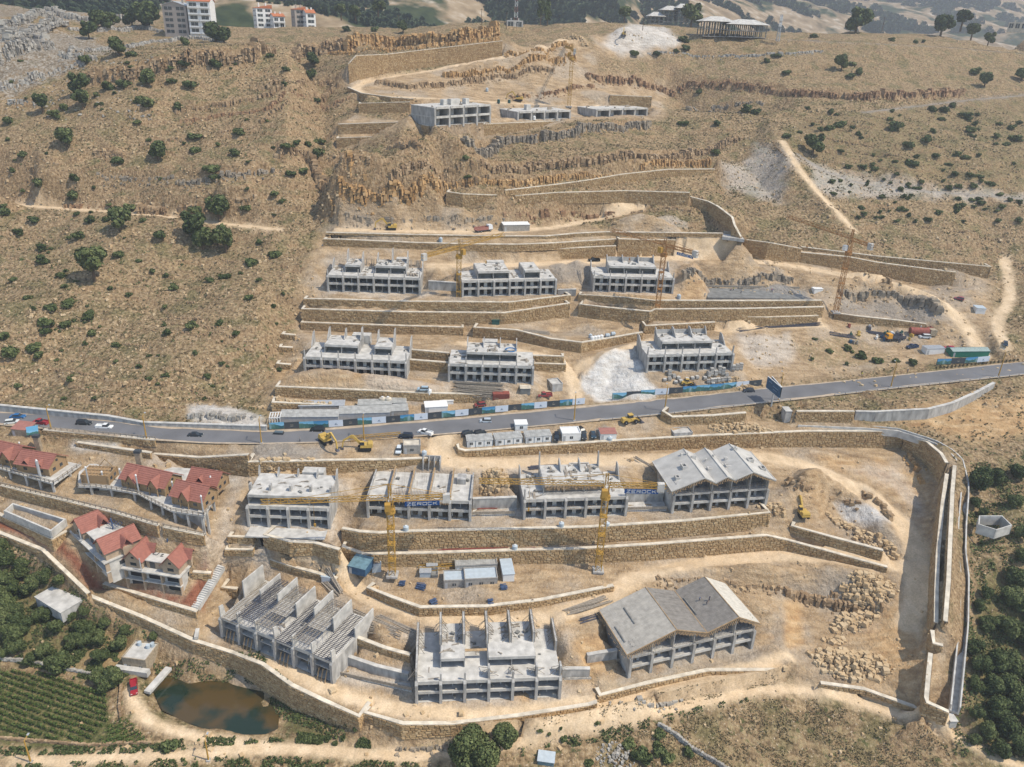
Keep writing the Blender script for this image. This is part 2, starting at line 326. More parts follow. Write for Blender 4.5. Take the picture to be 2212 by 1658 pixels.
# ---------------------------------------------------------------- terrain: control points and break lines
CP = []; CL = []                              # world points, world polylines
def pts(s, src='P'):
    for t in s.split():
        x, y, z = map(float, t.split(',')); CP.append(tuple(P(x, y, z)) if src == 'P' else (x, y, z))
def line(s): 
    L = [tuple(P(*map(float, t.split(',')))) for t in s.split()]; CL.append(L); return L
for L, lab in WD.values():
    CL.append([(a[0], a[1], l[2]) for a, l in zip(offset(L, .12), L)])
    CL.append([(a[0], a[1], l[3]-.12) for a, l in zip(offset(L, .75), L)])
# main road edges
RU = [(-60,886,41),(0,890,41),(100,894,41),(232,908,41),(360,923,41),(565,931,40.8),(700,927,40.6),(870,913,40.5),(1000,903,40.5),(1265,878,41),(1500,856,42.4),(1640,841,43.3),(1800,826,44.2),(2000,805,45.4),(2212,782,46.6),(2300,773,47)]
RL = [(-60,914,41),(0,917,41),(111,927,41),(317,949,40.9),(450,957,40.7),(565,958,40.6),(700,955,40.4),(850,946,40.3),(1040,931,40.3),(1240,913,40.7),(1440,894,42),(1680,867,43.6),(1930,839,45),(2212,809,46.6),(2300,800,47)]
ru = [P(*p) for p in RU]; rl = [P(*p) for p in RL]
def resample(L, n):
    d = [0]
    for a, b in zip(L, L[1:]): d.append(d[-1] + (Vector(b)-Vector(a)).length)
    out = []
    for k in range(n):
        t = d[-1]*k/(n-1); i = max(j for j in range(len(d)) if d[j] <= t+1e-9); i = min(i, len(L)-2)
        f = (t-d[i])/max(1e-9, d[i+1]-d[i]); out.append(Vector(L[i]).lerp(Vector(L[i+1]), f))
    return out
ru = resample(ru, 90); rl = resample(rl, 90)
CL.append([tuple(p + Vector((0, 0, -.12))) for p in ru]); CL.append([tuple(p + Vector((0, 0, -.12))) for p in rl])
# dirt tracks: centre line in picture points, width in metres
TR = [
 ('track', 7, '975,925,40.2 958,948,39 940,972,37.4 938,994,36 1000,1003,35 1100,1001,34.4 1250,997,34 1400,993,33.6 1550,990,33 1640,985,32.6 1720,998,31.5 1800,1028,29.5 1880,1072,27 1950,1130,23.8 1982,1185,21 1980,1240,18.4 1984,1300,15.4 1965,1345,13.4'),
 ('track', 6, '1960,1225,18.6 1850,1214,17.6 1700,1200,17.2 1560,1210,16.9 1450,1232,16.5 1350,1252,16 1330,1288,15 1250,1318,14.2 1150,1343,13.6 1050,1348,13.4 960,1338,13.4 880,1318,13.6 800,1292,13.9 740,1252,14.3'),
 ('track', 4.5, '1700,1418,9.2 1640,1440,7.8 1500,1466,7 1350,1502,6.8 1200,1532,6.7 1000,1547,6.7 850,1532,6.8 700,1492,7.1 560,1415,7.4'),
 ('track', 3.6, '-80,1650,-1.4 120,1642,-1.2 430,1632,-.9 560,1615,-.6 640,1618,-.4 900,1636,-.3 1120,1608,.6 1300,1568,2 1500,1520,3.4 1650,1488,4.4 1760,1490,4.6 1900,1530,4 2050,1583,3.4 2150,1632,3 2300,1705,2.4'),
 ('track', 3.2, '282,1490,1.6 300,1555,.8 380,1585,.3 480,1600,-.1 570,1612,-.5'),
 ('track', 6, '1250,78,1485 1180,108,1470 1090,126,1463 1000,142,1456 938,152,1449 835,168,1436 785,180,1427 765,191,1418 775,202,1408 830,209,1400 930,213,1407 1000,217,1418 1100,223,1428 1200,228,1436 1290,232,1442'),
 ('track', 7, '940,575,70.2 1100,573,70 1250,567,69.8 1400,560,69.6 1540,557,69.2 1600,562,68.5 1700,572,67.2 1850,600,64.4 1980,631,60.8 2045,662,57.8 2085,702,54 2110,745,48.6 2122,768,46.9'),
 ('track', 5, '1000,742,50.8 1160,764,50.5 1222,788,48 1246,830,44 1243,866,41.4'),
 ('track', 5, '1246,800,47.5 1290,772,50 1370,748,51.6 1400,738,52'),
 ('track', 5, '1560,716,52.4 1650,706,52.8 1780,703,53.2'),
 ('track', 6, '720,496,79.3 900,500,79.3 1050,503,79.3 1200,492,79.6 1280,475,80.6 1400,452,84.5 1330,440,87'),
 ('track', 4, '1690,306,1412 1716,352,1392 1760,410,1382 1820,470,1372 1845,500,1368'),
 ('gravel', 5, '2300,196,1500 2212,207,1490 2100,216,1478 1980,230,1462 1870,243,1446'),
 ('gravel', 5, '2300,440,1400 2212,430,1398 2100,421,1397 1980,412,1396 1860,397,1398 1780,370,1402 1730,340,1408'),
 ('top', 8, '1500,74,1530 1594,79,1525 1657,84,1520 1776,90,1522 1905,95,1528 2033,102,1540 2212,117,1560 2320,126,1570'),
 ('track', 5, '2170,560,1372 2185,640,1345 2150,700,1325 2172,748,1312'),
 ('track', 5, '-40,438,1352 100,448,1348 300,462,1345 500,486,1340 600,496,1336'),
]
TRW = []
for kind, w, s in TR:
    L = [P(*map(float, t.split(','))) for t in s.split()]
    n = max(8, int(sum((b-a).length for a, b in zip(L, L[1:]))/4)); L = resample(L, n)
    for _ in range(2): L = [L[0]] + [(L[i-1]+L[i]*2+L[i+1])/4 for i in range(1, n-1)] + [L[-1]]
    TRW.append((kind, w, L))
    for o in (-w/2, w/2):
        q = offset(L, o); CL.append([(a[0], a[1], l[2]) for a, l in zip(q, L)])
# building pads: front-left and front-right picture points, base height, depth, height of the ground behind
PADS = dict(A=(710,629,907,635.4,63,14,69.4),B=(998.8,641,1198.7,636,63,14,69.4),C=(1281,630,1451,634,63,13.5,69.4),D=(661,808,878,818,47.5,14,51.5),E=(970,823,1150,828.6,47.5,13,51),
 F=(1395.4,803,1577.6,798,48.5,13.5,53),G=(540,1133.5,713,1139.7,27.5,13,33.8),H=(796.5,1115.5,1015.8,1123.4,27.5,15,33.8),I=(1131.4,1119.8,1349.3,1112,27.5,14.5,33.8),J=(1449.7,1106.7,1649.8,1093,27.5,14.5,33),
 K=(485,1373,722,1471.6,8,17,14),L=(900.4,1515.6,1207.2,1503.7,7,17,13.3),M=(1355.8,1460,1619.5,1398,7.5,15,13.4),T1=(937,273,1055.4,264,117.5,16,121.5),T2=(1116.4,260,1228.3,256,117.5,16,121.5),T3=(1286,253.5,1394.4,249.7,117.5,16,121.5))
PAD = {}
for k, (a, b, c, d, z, dep, zr) in PADS.items():
    p = P(a, b, z); q = P(c, d, z); u = (q-p).normalized(); n = Vector((-u.y, u.x, 0)); PAD[k] = (p, q, u, n, z, dep, zr)
    e = .8
    A0 = p-u*e-n*.8; A1 = q+u*e-n*.8; B0 = p-u*.2+n*(dep-3.5); B1 = q+u*.2+n*(dep-3.5)
    CL.append([tuple(A0), tuple(A1)]); CL.append([tuple(B0), tuple(B1)]); CL.append([tuple(A0), tuple(B0)]); CL.append([tuple(A1), tuple(B1)])
    C0 = p-u*e+n*dep; C1 = q+u*e+n*dep; C0.z = C1.z = zr; CL.append([tuple(C0), tuple(C1)])
# open ground, terraces, pits
pts('''1000,935,40 1100,938,39 1240,930,39.4 1350,925,39.4 1450,930,39 1600,925,39 1700,925,38.8 1850,925,38.6 1950,926,38.6
 1050,960,38.2 1150,955,38.2 1300,948,38.2 1420,943,38.2 1560,936,38.3
 600,978,38.9 700,975,39 800,975,38.8 900,975,38.2 560,985,38.8 620,960,40 820,960,39.6
 60,950,39.5 200,972,37.4 330,975,38 430,975,38.6 500,972,39.2
 60,985,35.6 200,990,35.4 290,1000,35.2 330,1012,33.5 520,1040,32.6 520,1090,31.2 500,1135,29 470,1175,27.6
 0,1000,35.2 60,1040,31.5 120,1075,31.4 200,1085,31.2 300,1115,30.6 400,1135,30 440,1150,29.6
 0,1088,27 60,1108,26.8 110,1130,26.6 150,1125,26.4 165,1145,26 0,1108,26.8 60,1130,26.4 250,1150,25.8 400,1190,25.4 330,1175,25.2 215,1150,25.6 290,1180,24 350,1200,22 430,1208,23.4
 450,1195,25.6 440,1228,20.5 0,1130,23 60,1162,22.2 110,1198,20.6 150,1225,19.2 190,1262,16.6 175,1230,18.8 240,1262,17.4 255,1275,15.6 330,1290,14.9 420,1300,14.9 430,1322,13.4 280,1285,14.8 225,1240,18.4
 560,1165,27 640,1160,27.2 700,1150,27.3 690,1170,27 600,1200,19.4 680,1215,18.8 730,1232,17.6 500,1215,19.6 530,1250,17 600,1250,15.4 560,1215,18
 480,1235,17.6 520,1265,14.8 650,1275,14.4 450,1255,16.6 
 470,1262,14.6 490,1300,9.6
 300,1300,9.6 350,1345,8.8 400,1350,8.8 420,1375,8.6 450,1345,8.6 465,1400,8
 900,1225,16.6 1000,1240,16.6 1100,1235,16.6 1200,1235,16.4 1280,1240,16.2 820,1255,16.4 760,1240,16.6 900,1290,16.6 1050,1295,16.6 1200,1280,16.2 850,1275,16.6
 850,1165,27.4 950,1140,27.4 1070,1140,27.4 1300,1130,27.4 1400,1125,27.4 1550,1112,27.5 1640,1106,27.8
 1700,1125,24.5 1760,1130,22.8 1850,1145,20.8 1850,1185,19.6 1750,1160,22 1700,1105,26.5 1720,1050,31 1760,1040,31 1690,1040,29.6 1780,1060,27.5 1800,1095,23 1850,1100,22.6 1900,1120,22.4 1920,1160,20.4 1930,1190,19.6 1900,1080,25.8 1860,1085,24.6
 1750,975,33 1850,985,31.8 1900,990,32 1950,1010,30.4 1985,1045,28.5 2000,1090,25.5 1900,1030,29.2
 2010,1140,23 2005,1200,20.4 2003,1260,17.4 2000,1310,15.4 1990,1350,13
 1650,1235,15.6 1750,1230,15.8 1820,1240,15.6 1900,1255,16 1940,1290,15.6 1600,1232,15.8 1480,1262,15.2 1420,1255,15.6
 1690,1262,13.4 1760,1270,12 1830,1280,12.4 1700,1300,11.6 1690,1340,10 1740,1300,9.6 1800,1310,9.4 1850,1320,9.6 1720,1350,8.6 1720,1385,8.4 1780,1350,8.8 1850,1370,9.4 1900,1330,12 1940,1360,12 1900,1400,10.4 1950,1430,10.2 1850,1430,8.4 1800,1400,8.6 1780,1440,7.8 1900,1470,7 1970,1490,7.6 1985,1460,9 1740,1440,7.4 1980,1400,11.6
 1450,1380,13 1330,1320,13.6 1300,1350,13.6
 1230,1400,13 1280,1370,13.2 1300,1440,9 1260,1470,7.4 1270,1420,10 1320,1490,7.2
 800,1380,12.8 850,1400,12 760,1420,10.4 850,1440,9 800,1500,7.2 890,1500,7 740,1480,7.6 780,1360,13.4
 1060,1330,13.8
 640,1015,38.4
 1740,1470,4.8 1700,1475,4.8
 2030,1300,22.6 2036,1200,28.4 2045,1100,33.4 2050,1040,37.8 2030,1400,16.4 2040,1460,12.6 2050,1520,9.6 2020,1440,14.4 2015,1500,10.6
 2100,1000,36.4 2110,1060,33 2105,1150,28.4 2110,1250,23 2105,1340,17.6 2090,1430,13 2085,1520,9 2070,1570,6
 2170,1000,36 2190,1100,31.6 2190,1200,26 2200,1300,19 2210,1400,12 2210,1500,6.5 2200,1580,3 2280,1000,36 2290,1150,28 2300,1300,18 2300,1450,8 2300,1600,1
 2070,960,39 2130,930,40 2200,900,41 2140,880,41.4 2200,860,43 2060,900,40 1980,915,39.6 1900,918,39.4
 1750,870,43.6 1850,870,42.8 1950,855,43.6 2050,840,44 2120,835,44.6 1730,880,41.6
 1500,880,42.6 1600,870,43.4 1640,900,39.4 1680,905,39.2
 1330,905,40.4''')
pts('''800,1590,.2 900,1612,-.2 1050,1600,.6 1200,1562,1.4 1350,1520,3.2 1500,1478,4.8 1620,1470,5 700,1590,-.2 620,1590,-.4 640,1560,-.4
 1200,1620,0 1350,1600,.4 1500,1560,1.6 1650,1520,3 1750,1530,2.6 1600,1600,0 1750,1640,-1.4 1900,1620,0 2050,1640,1 1400,1680,-1.6 1600,1690,-2 1800,1700,-1.6 2000,1720,-.4
 1000,1690,-2.4 800,1680,-2 600,1680,-2 400,1690,-2.2 200,1690,-2 0,1700,-2 1900,1800,-4 1200,1800,-4 600,1800,-4 0,1800,-4 2300,1800,-1
 330,1490,-1 360,1460,-.8 430,1440,-.6 500,1440,-.6 560,1500,-1 610,1560,-1 540,1580,-1 440,1570,-1 350,1540,-1 450,1500,-3 520,1530,-3 400,1510,-3
 290,1440,1.6 240,1440,1.8 250,1500,.6 290,1430,2 350,1400,3 250,1380,3.6 200,1400,3 100,1400,4 0,1400,4.4 40,1350,7.4 0,1300,10 60,1300,8.8 100,1300,8.6 170,1312,8.2 136,1347,7.4 85,1347,7.4 60,1268,9.6 120,1268,9.8 200,1345,7 130,1236,14 60,1215,17 0,1190,19 0,1240,14.5 0,1440,1.6 100,1450,1.2 200,1470,.8 0,1540,.2 100,1560,0 200,1560,0 230,1600,-.4 100,1610,-.6 0,1610,-.8
 -120,1170,20 -150,1300,11 -160,1450,1.6 -160,1600,-.8''')
# upper area
pts('''720,480,80.5 760,455,86.6 850,455,86.8 950,460,86 1000,465,85.4 1100,462,85.4 1200,455,85.6 1300,452,86 1450,452,86 1520,470,81 1540,495,79 1450,490,80.4 1380,480,82.4 1350,490,81
 720,440,89.4 850,430,91.3 940,425,92 720,400,96.2 850,395,97 950,392,97.2 1050,392,97.2 720,372,101 850,368,101.6 950,365,102
 1150,380,1363 1250,368,1368 1350,352,1376 1450,342,1385 1550,340,1396 1600,350,1415
 740,340,1371 900,330,1376 1050,318,1383 1200,300,1412 1350,285,1445 1500,270,1480 1600,260,1465
 1530,380,1402 1560,400,1395 1600,420,1390 1560,440,1384 1600,450,1376 1640,400,1402 1620,490,1366 1660,500,1366 1640,350,1410 1680,440,1382
 940,292,115.5 1100,262,1420 1480,235,1490 1440,210,1495 1500,200,1490
 700,268,112.5 700,300,107.6 920,262,117.5 800,257,1387
 800,280,109.6 850,300,109.5
 1250,208,1448 1150,205,1443 1050,205,1436 960,200,1428 1230,190,1455 1100,190,1446 1000,188,1437 920,185,1429 870,190,1423
 1000,170,1447 1100,155,1458 1230,140,1470 1180,130,1468 1000,182,1440 1230,165,1462
 1300,190,1470 1350,180,1480 1430,195,1492 1300,140,1482 1250,120,1478 1350,150,1488 1500,170,1494 1600,185,1484 1700,205,1470 1800,212,1466 1330,120,1490
 1500,150,1502 1600,165,1490 1700,182,1476 1800,195,1470 1900,200,1472''')
pts('''1400,105,1505 1500,100,1515 1600,98,1512 1750,105,1512 1900,110,1516 2050,118,1528 2212,135,1545
 1450,130,1500 1600,135,1500 1800,150,1492 2000,165,1500 2200,180,1515 2300,185,1520
 1900,240,1448 2050,260,1455 2212,270,1462 2300,275,1465 1750,230,1452 1650,250,1440
 1750,290,1425 1900,310,1420 2050,320,1424 2212,330,1430 2300,335,1435
 1950,370,1402 2100,385,1404 2250,400,1410
 1900,440,1384 2050,450,1384 2212,460,1386 2320,470,1390 1750,460,1376
 1700,500,1366 1850,520,1364 2000,530,1366 2150,540,1370 2300,560,1374
 1640,515,1362 2190,580,1362 2160,590,1356 2240,620,1345 2240,700,1322 2230,750,1308 2310,640,1345 2310,740,1312
 2150,640,1342 2130,610,1350 2140,700,1322 2145,745,1310 2100,625,1344 2120,660,1335
 1550,590,66.5 1650,590,66 1750,605,64.6 1530,620,61.4 1530,645,61 1600,648,61 1740,648,61 1720,622,61.2 1600,622,61.4 1800,620,63 1900,630,60.6 1850,655,56.4 1950,660,56 2010,670,55.6 1830,665,56.2 1990,695,55 1850,638,59.6 2030,690,55.4 1940,640,58.6 2050,720,51.6
 1790,650,59 1790,690,53.4 1820,705,50 1950,715,49 2060,745,47.6 1900,730,48.4 1800,725,50.4 1850,760,46.4 1700,745,49.4 1700,780,46 1620,780,46 1800,790,45.6 1950,780,46.4 1900,795,46 2050,770,47 2150,765,47
 1610,725,52 1590,760,49 1650,735,51.6 1700,720,52.4
 1640,800,45.4 1700,815,44.6 1500,838,44.4 1400,850,43.4 1350,862,42 1560,825,45
 1330,815,43.6 1300,850,41.8 1380,800,46 1370,775,49.4 1300,790,47.4
 1390,720,50.4 1300,700,52.4 1250,700,52.6 1200,715,51.6 1150,712,51.6
 900,745,51 950,740,51 640,740,51 640,780,49 640,820,47.4 640,770,49.4 700,835,46.8 900,835,46.6 940,820,47.4 1050,845,45.6 1140,845,45.6 1200,830,45 1190,850,43 1100,862,42 950,870,41.4 800,880,41 700,900,40.8 620,900,40.8 1000,885,40.9 1150,875,41.2
 920,800,47.4 1180,800,46.2
 930,640,62.8 970,640,62.8 1220,640,62.6 1250,630,63 930,600,66.5 970,600,66.5 1230,595,66.8 680,640,62.8 680,600,66 690,570,70 1480,640,62 1500,600,66 1470,590,67.6''')
# wild hillside on both sides follows one profile
ZP = [(100,-4),(170,8),(200,22),(218,36),(228,41),(235,42.5),(247,47.5),(262,54),(294,64.5),(323,74),(335,81),(347,90),(386,117),(407,128),(446,148),(480,156),(520,158),(600,157)]
def zprof(Y): 
    return float(np.interp(Y, [p[0] for p in ZP], [p[1] for p in ZP]))
def hit_profile(x, y, dz=0):
    d = ray(x, y); t = 150.
    while t < 620:
        p = CAM + d*t
        if p.z < zprof(p.y)+dz: return p
        t += .5
    return CAM + d*t
for x in (-260, -160, -80, 0, 80, 160, 240, 320, 400, 480, 560, 620):
    for y in (120, 170, 220, 270, 320, 370, 420, 470, 520, 570, 620, 670, 720, 770, 820, 860):
        if x > 560 and y > 500: continue
        p = hit_profile(x, y, 3*math.sin(x*.013+y*.02)); CP.append(tuple(p))
pts('''-200,80,1480 -100,60,1500 0,50,1520 50,40,1540 120,55,1530 200,60,1525 300,75,1515 400,82,1508 500,85,1505 600,80,1508 700,78,1508 780,84,1500
 -200,20,1560 0,8,1600 100,25,1590 200,30,1600 330,30,1610 250,50,1560 450,60,1540
 640,100,1486 760,100,1484 650,160,1452 700,200,1430 700,240,1408 690,350,1368 690,420,1356 680,480,1342''')
pts('''840,88,1508 950,62,1525 1075,42,1530 1040,50,1535 838,113,1486 950,98,1492 1085,78,1500 700,85,1505
 1110,58,1545 1150,66,1520 1200,74,1505 1300,75,1515 1400,62,1545 1450,75,1530 1320,50,1560 1400,90,1512
 900,60,1580 1000,50,1600 1100,50,1590 1250,60,1580 1600,66,1600 1800,70,1600 2000,75,1620 2212,82,1650 2330,84,1650 1700,78,1560 1900,84,1560 2100,92,1570''')
for x in (-520, -420, -340): 
    for Y in (100, 170, 220, 260, 300, 350, 400, 450, 520, 620): CP.append((x, Y, zprof(Y+10)))
for x in (420, 520, 620):
    for Y in (100, 170, 220, 290, 340, 400, 460, 540, 620, 700): CP.append((x, Y, zprof(Y-70)))
for x in range(-500, 601, 100): CP.append((x, 60, -8)); CP.append((x, 720, 146))
# ---------------------------------------------------------------- coarse TIN, then a dense displaced sheet
def cdt(points, lines):
    V = []; Z = []; E = []; seen = {}
    def add(p):
        k = (round(p[0], 2), round(p[1], 2))
        if k in seen: return seen[k]
        seen[k] = len(V); V.append(Vector((p[0], p[1]))); Z.append(p[2]); return seen[k]
    for L in lines:
        q = [add(p) for p in L]
        E += [(a, b) for a, b in zip(q, q[1:]) if a != b]
    for p in points: add(p)
    v, e, f, ov, oe, of = delaunay_2d_cdt(V, E, [], 0, 1e-4)
    z = []
    for i, src in enumerate(ov):
        z.append(Z[src[0]] if src else None)
    adj = {}
    for a, b in e: adj.setdefault(a, []).append(b); adj.setdefault(b, []).append(a)
    for i in range(len(v)):
        if z[i] is None:
            s = [(z[j], (v[i]-v[j]).length+.01) for j in adj.get(i, ()) if z[j] is not None]
            z[i] = sum(a/b for a, b in s)/sum(1/b for a, b in s) if s else 0.
    return v, z, f
# drop control points that fall within a metre of a break line, and keep lines from crossing pads
def dens(L, s=3.):
    o = [L[0]]
    for a, b in zip(L, L[1:]):
        d = math.hypot(b[0]-a[0], b[1]-a[1]); n = max(1, int(d/s))
        for k in range(1, n+1): o.append(tuple(a[i]+(b[i]-a[i])*k/n for i in range(3)))
    return o
CLD = [dens(L, 1.6) for L in CL]
cell = {}
for i, L in enumerate(CLD):
    for p in L: cell.setdefault((int(p[0]//2), int(p[1]//2)), []).append(p)
def near_line(x, y, r):
    a, b = int(x//2), int(y//2)
    for i in (-1, 0, 1):
        for j in (-1, 0, 1):
            for p in cell.get((a+i, b+j), ()):
                if (p[0]-x)**2+(p[1]-y)**2 < r*r: return True
    return False
CPX = [p for p in CP if not near_line(p[0], p[1], 2.)]
cv, cz, cf = cdt(CPX, CL)
CT = BVHTree.FromPolygons([(v.x, v.y, z) for v, z in zip(cv, cz)], [tuple(f) for f in cf])
def zc(x, y):
    h = CT.ray_cast(Vector((x, y, 500)), Vector((0, 0, -1))); return h[0].z if h[0] else 0.
def gpoly(s):
    """picture polygon -> plan polygon on the coarse ground"""
    r = []
    for t in s.split():
        x, y = map(float, t.split(',')[:2]); h = CT.ray_cast(CAM, ray(x, y).normalized())
        q = h[0] if h[0] else CAM + ray(x, y)*600
        r.append((q.x, q.y))
    return np.array(r)
DS=1.1
LEDGES = [
 ('180,182 262,172 330,158 400,148 480,142 560,132 650,122 745,106', 8.5, 'rock', .6, 2., .04, 1),
 ('750,112 850,100 930,96 1000,92 1082,74', 8.5, 'rock_warm', .6, 2., .03, 1),
 ('700,116 830,112 950,100 1080,86', 2.6, 'rock_warm', .6, 1.8, .2, 1),
 ('150,128 240,108 330,92 420,84 480,92', 2.2, 'karst', .5, 1.9, .12, 1),
 ('380,246 450,234 560,216 640,206 720,196', 2.8, 'rock', .6, 2, .2, 1),
 ('390,266 480,250 580,238 690,224 760,214', 2.2, 'rock_dark', .6, 1.8, .25, 1),
 ('470,288 560,272 690,250', 1.6, 'rock', .5, 1.6, .35, 1),
 ('560,196 640,188 700,176 740,160', 2.4, 'rock', .6, 2, .25, 1),
 ('645,244 700,236 740,230', 1.6, 'rock', .6, 1.8, .3, 1),
 ('600,346 663,344 740,352 812,358', 5, 'rock', .6, 1.9, .1, 1),
 ('690,384 760,384 838,388', 3.6, 'rock_warm', .8, 2.2, .1, 1),
 ('712,434 800,438 880,436 962,432', 8, 'rock_warm', .6, 1.9, .02, 1),
 ('730,406 830,406 960,400 1060,396', 4.2, 'rock', .5, 1.7, .1, 1),
 ('960,404 1090,404 1200,392 1280,384 1380,370 1490,360 1540,356', 4, 'rock_warm', .5, 1.6, .08, 1),
 ('960,376 1080,376 1180,368 1300,356 1400,348 1500,342', 4.6, 'rock', .6, 1.9, .08, 1),
 ('1490,336 1560,318 1610,300', 3.6, 'rock', .5, 1.7, .15, 1),
 ('840,322 900,322 965,330', 3.4, 'rock', .7, 2.2, .15, 1),
 ('1010,316 1092,312 1155,308 1220,300 1290,286 1360,276 1410,275', 5.2, 'rock_grey', .5, 1.7, .1, 1),
 ('1270,172 1340,182 1400,186 1480,188 1560,190 1657,198 1711,207 1800,212 1866,216 1960,214 2085,206', 5.4, 'rock_dark', .6, 2.2, .08, 1),
 ('1100,214 1200,206 1290,192', 3, 'rock_dark', .7, 2.2, .2, 1),
 ('808,180 887,193 960,188 1040,176 1117,166 1200,156', 3.6, 'rock', .5, 1.6, .08, 1),
 ('960,168 1050,158 1120,150 1246,132', 4.2, 'rock_warm', .5, 1.6, .08, 1),
 ('1092,120 1160,112 1240,100', 3, 'rock_warm', .7, 2.2, .12, 1),
 ('1400,115 1500,122 1600,124 1700,118 1780,112', 1.8, 'karst', .5, 1.9, .12, 1),
 ('1490,240 1540,236 1600,226 1650,228', 3, 'rock_grey', .7, 2.2, .2, 1),
 ('300,462 360,458 430,452 500,442 560,432', 4.6, 'rock', .6, 1.9, .12, 1),
 ('380,398 450,392 520,382 600,368', 3.4, 'rock_grey', .5, 1.7, .2, 1),
 ('206,336 273,340', 3, 'rock', .5, 1.7, .1, 1),
 ('210,378 300,390 380,384', 2.6, 'rock_grey', .6, 1.9, .2, 1),
 ('70,368 130,362', 1.8, 'rock', .6, 1.8, .3, 1),
 ('140,450 210,446 270,452', 2, 'rock_dark', .7, 2, .3, 1),
 ('290,312 350,306 420,300', 1.8, 'rock', .6, 2, .35, 1),
 ('20,230 90,222', 3.6, 'karst', .5, 1.9, .12, 1), ('-20,196 40,186 100,170', 3.4, 'karst', .5, 1.8, .15, 1), ('150,66 220,70 300,62 350,70', 3, 'karst', .5, 1.8, .2, 1), ('0,60 50,50 110,40', 4.5, 'karst', .6, 2, .1, 1), ('0,180 60,170 130,150 190,138', 3.0, 'karst', .5, 1.9, .12, 2),
 ('-20,150 30,122 70,112', 9.0, 'karst', .5, 1.9, .12, 2), ('60,110 100,108 125,106', 7.0, 'karst', .5, 1.9, .12, 2), ('-20,72 40,70 90,58 130,52', 4.0, 'karst', .5, 1.9, .12, 2),
 ('95,30 150,42 220,46 300,42 345,40', 5.0, 'karst', .5, 1.9, .12, 2), ('10,88 60,84 100,90', 5.0, 'karst', .5, 1.9, .12, 1), ('130,120 200,132 210,128', 3.5, 'karst', .5, 1.9, .12, 1),
 ('750,464 850,470 930,474 1010,476 1092,474', 3.2, 'rock_grey', .7, 2.2, .1, 1), ('1092,466 1180,464 1250,462 1330,464', 3, 'rock_dark', .7, 2.2, .15, 1), ('1360,456 1440,452 1500,460', 1.6, 'rock', .7, 2, .25, 1),
 ('1480,606 1540,612 1620,616 1720,614', 4, 'rock_grey', .5, 1.6, .1, 1), ('1815,636 1880,640 1940,648 2000,662 2030,684', 4.4, 'rock_grey', .7, 2.2, .05, 1), ('1840,620 1930,626', 3.6, 'rock', .7, 2.2, .1, 1),
 ('1700,1050 1740,1062 1800,1080 1860,1092', 2.2, 'rock', .7, 2.2, .25, 1), ('1860,1070 1900,1092 1925,1130', 2, 'rock', .7, 2, .2, 1),
 ('1700,1290 1750,1302 1800,1318 1860,1325 1910,1318', 3.2, 'rock', .5, 1.6, .12, 1), ('1730,1276 1800,1290 1860,1300', 1.6, 'rock', .5, 1.5, .2, 1), ('1420,1252 1500,1250 1560,1256', 1.2, 'rock', .4, 1.2, .3, 1), ('1700,1040 1730,1050 1745,1075', 2.4, 'rock', .5, 1.5, .2, 1), ('1960,985 1985,1020 1992,1050', 1.5, 'rock_warm', .5, 1.5, .3, 1), ('1560,1262 1640,1268 1700,1276 1740,1280', 1.8, 'rock', .5, 1.7, .25, 1),
 ('130,930 60,928', .9, 'rock', .5, 1, .3, 1), ('1320,1500 1400,1520 1480,1490', 0.9, 'karst', .5, 1.9, .12, 1), ('860,1612 960,1620 1040,1606', 1.2, 'rock_grey', .5, 1.6, .35, 1),
 ('410,905 450,906 520,908 560,912', 2.4, 'karst', .5, 1.9, .12, 1),
]
random.seed(7); np.random.seed(7)
# dense points
core = []
def ring(x0, x1, y0, y1, s, ex=None):
    nx = int((x1-x0)/s); ny = int((y1-y0)/s)
    gx, gy = np.meshgrid(np.linspace(x0, x1, nx), np.linspace(y0, y1, ny))
    gx = gx + (np.random.rand(*gx.shape)-.5)*s*.7; gy = gy + (np.random.rand(*gy.shape)-.5)*s*.7
    g = np.stack([gx.ravel(), gy.ravel()], 1)
    if ex is not None: g = g[~ex(g)]
    return g
def incore(g): # wedge of ground the photograph shows, with a margin
    return (g[:,1] > 118) & (g[:,1] < 470) & (np.abs(g[:,0]-8) < 30+.68*g[:,1])
g1 = ring(-330, 345, 118, 470, DS); g1 = g1[incore(g1)]
far = g1[:,1] > 300; g1 = g1[~far | (np.random.rand(len(g1)) < .62)]
g2 = ring(-560, 640, 40, 735, 5., lambda g: incore(g) | (g[:,1] > 730))
up = (g2[:,1] > 470)
g3 = ring(-330, 380, 470, 620, 2.6)
g2 = g2[~(up & (g2[:,0] > -332) & (g2[:,0] < 382) & (g2[:,1] < 622))]
DP = []
for g in (g1, g2, g3):
    for x, y in g:
        if not near_line(x, y, .8): DP.append((float(x), float(y), zc(x, y)))
v2, z2, f2 = cdt(DP, CLD)
TV = np.array([(v.x, v.y, z) for v, z in zip(v2, z2)])
TF = [tuple(f) for f in f2 if len(f) == 3]
TF = np.array(TF)
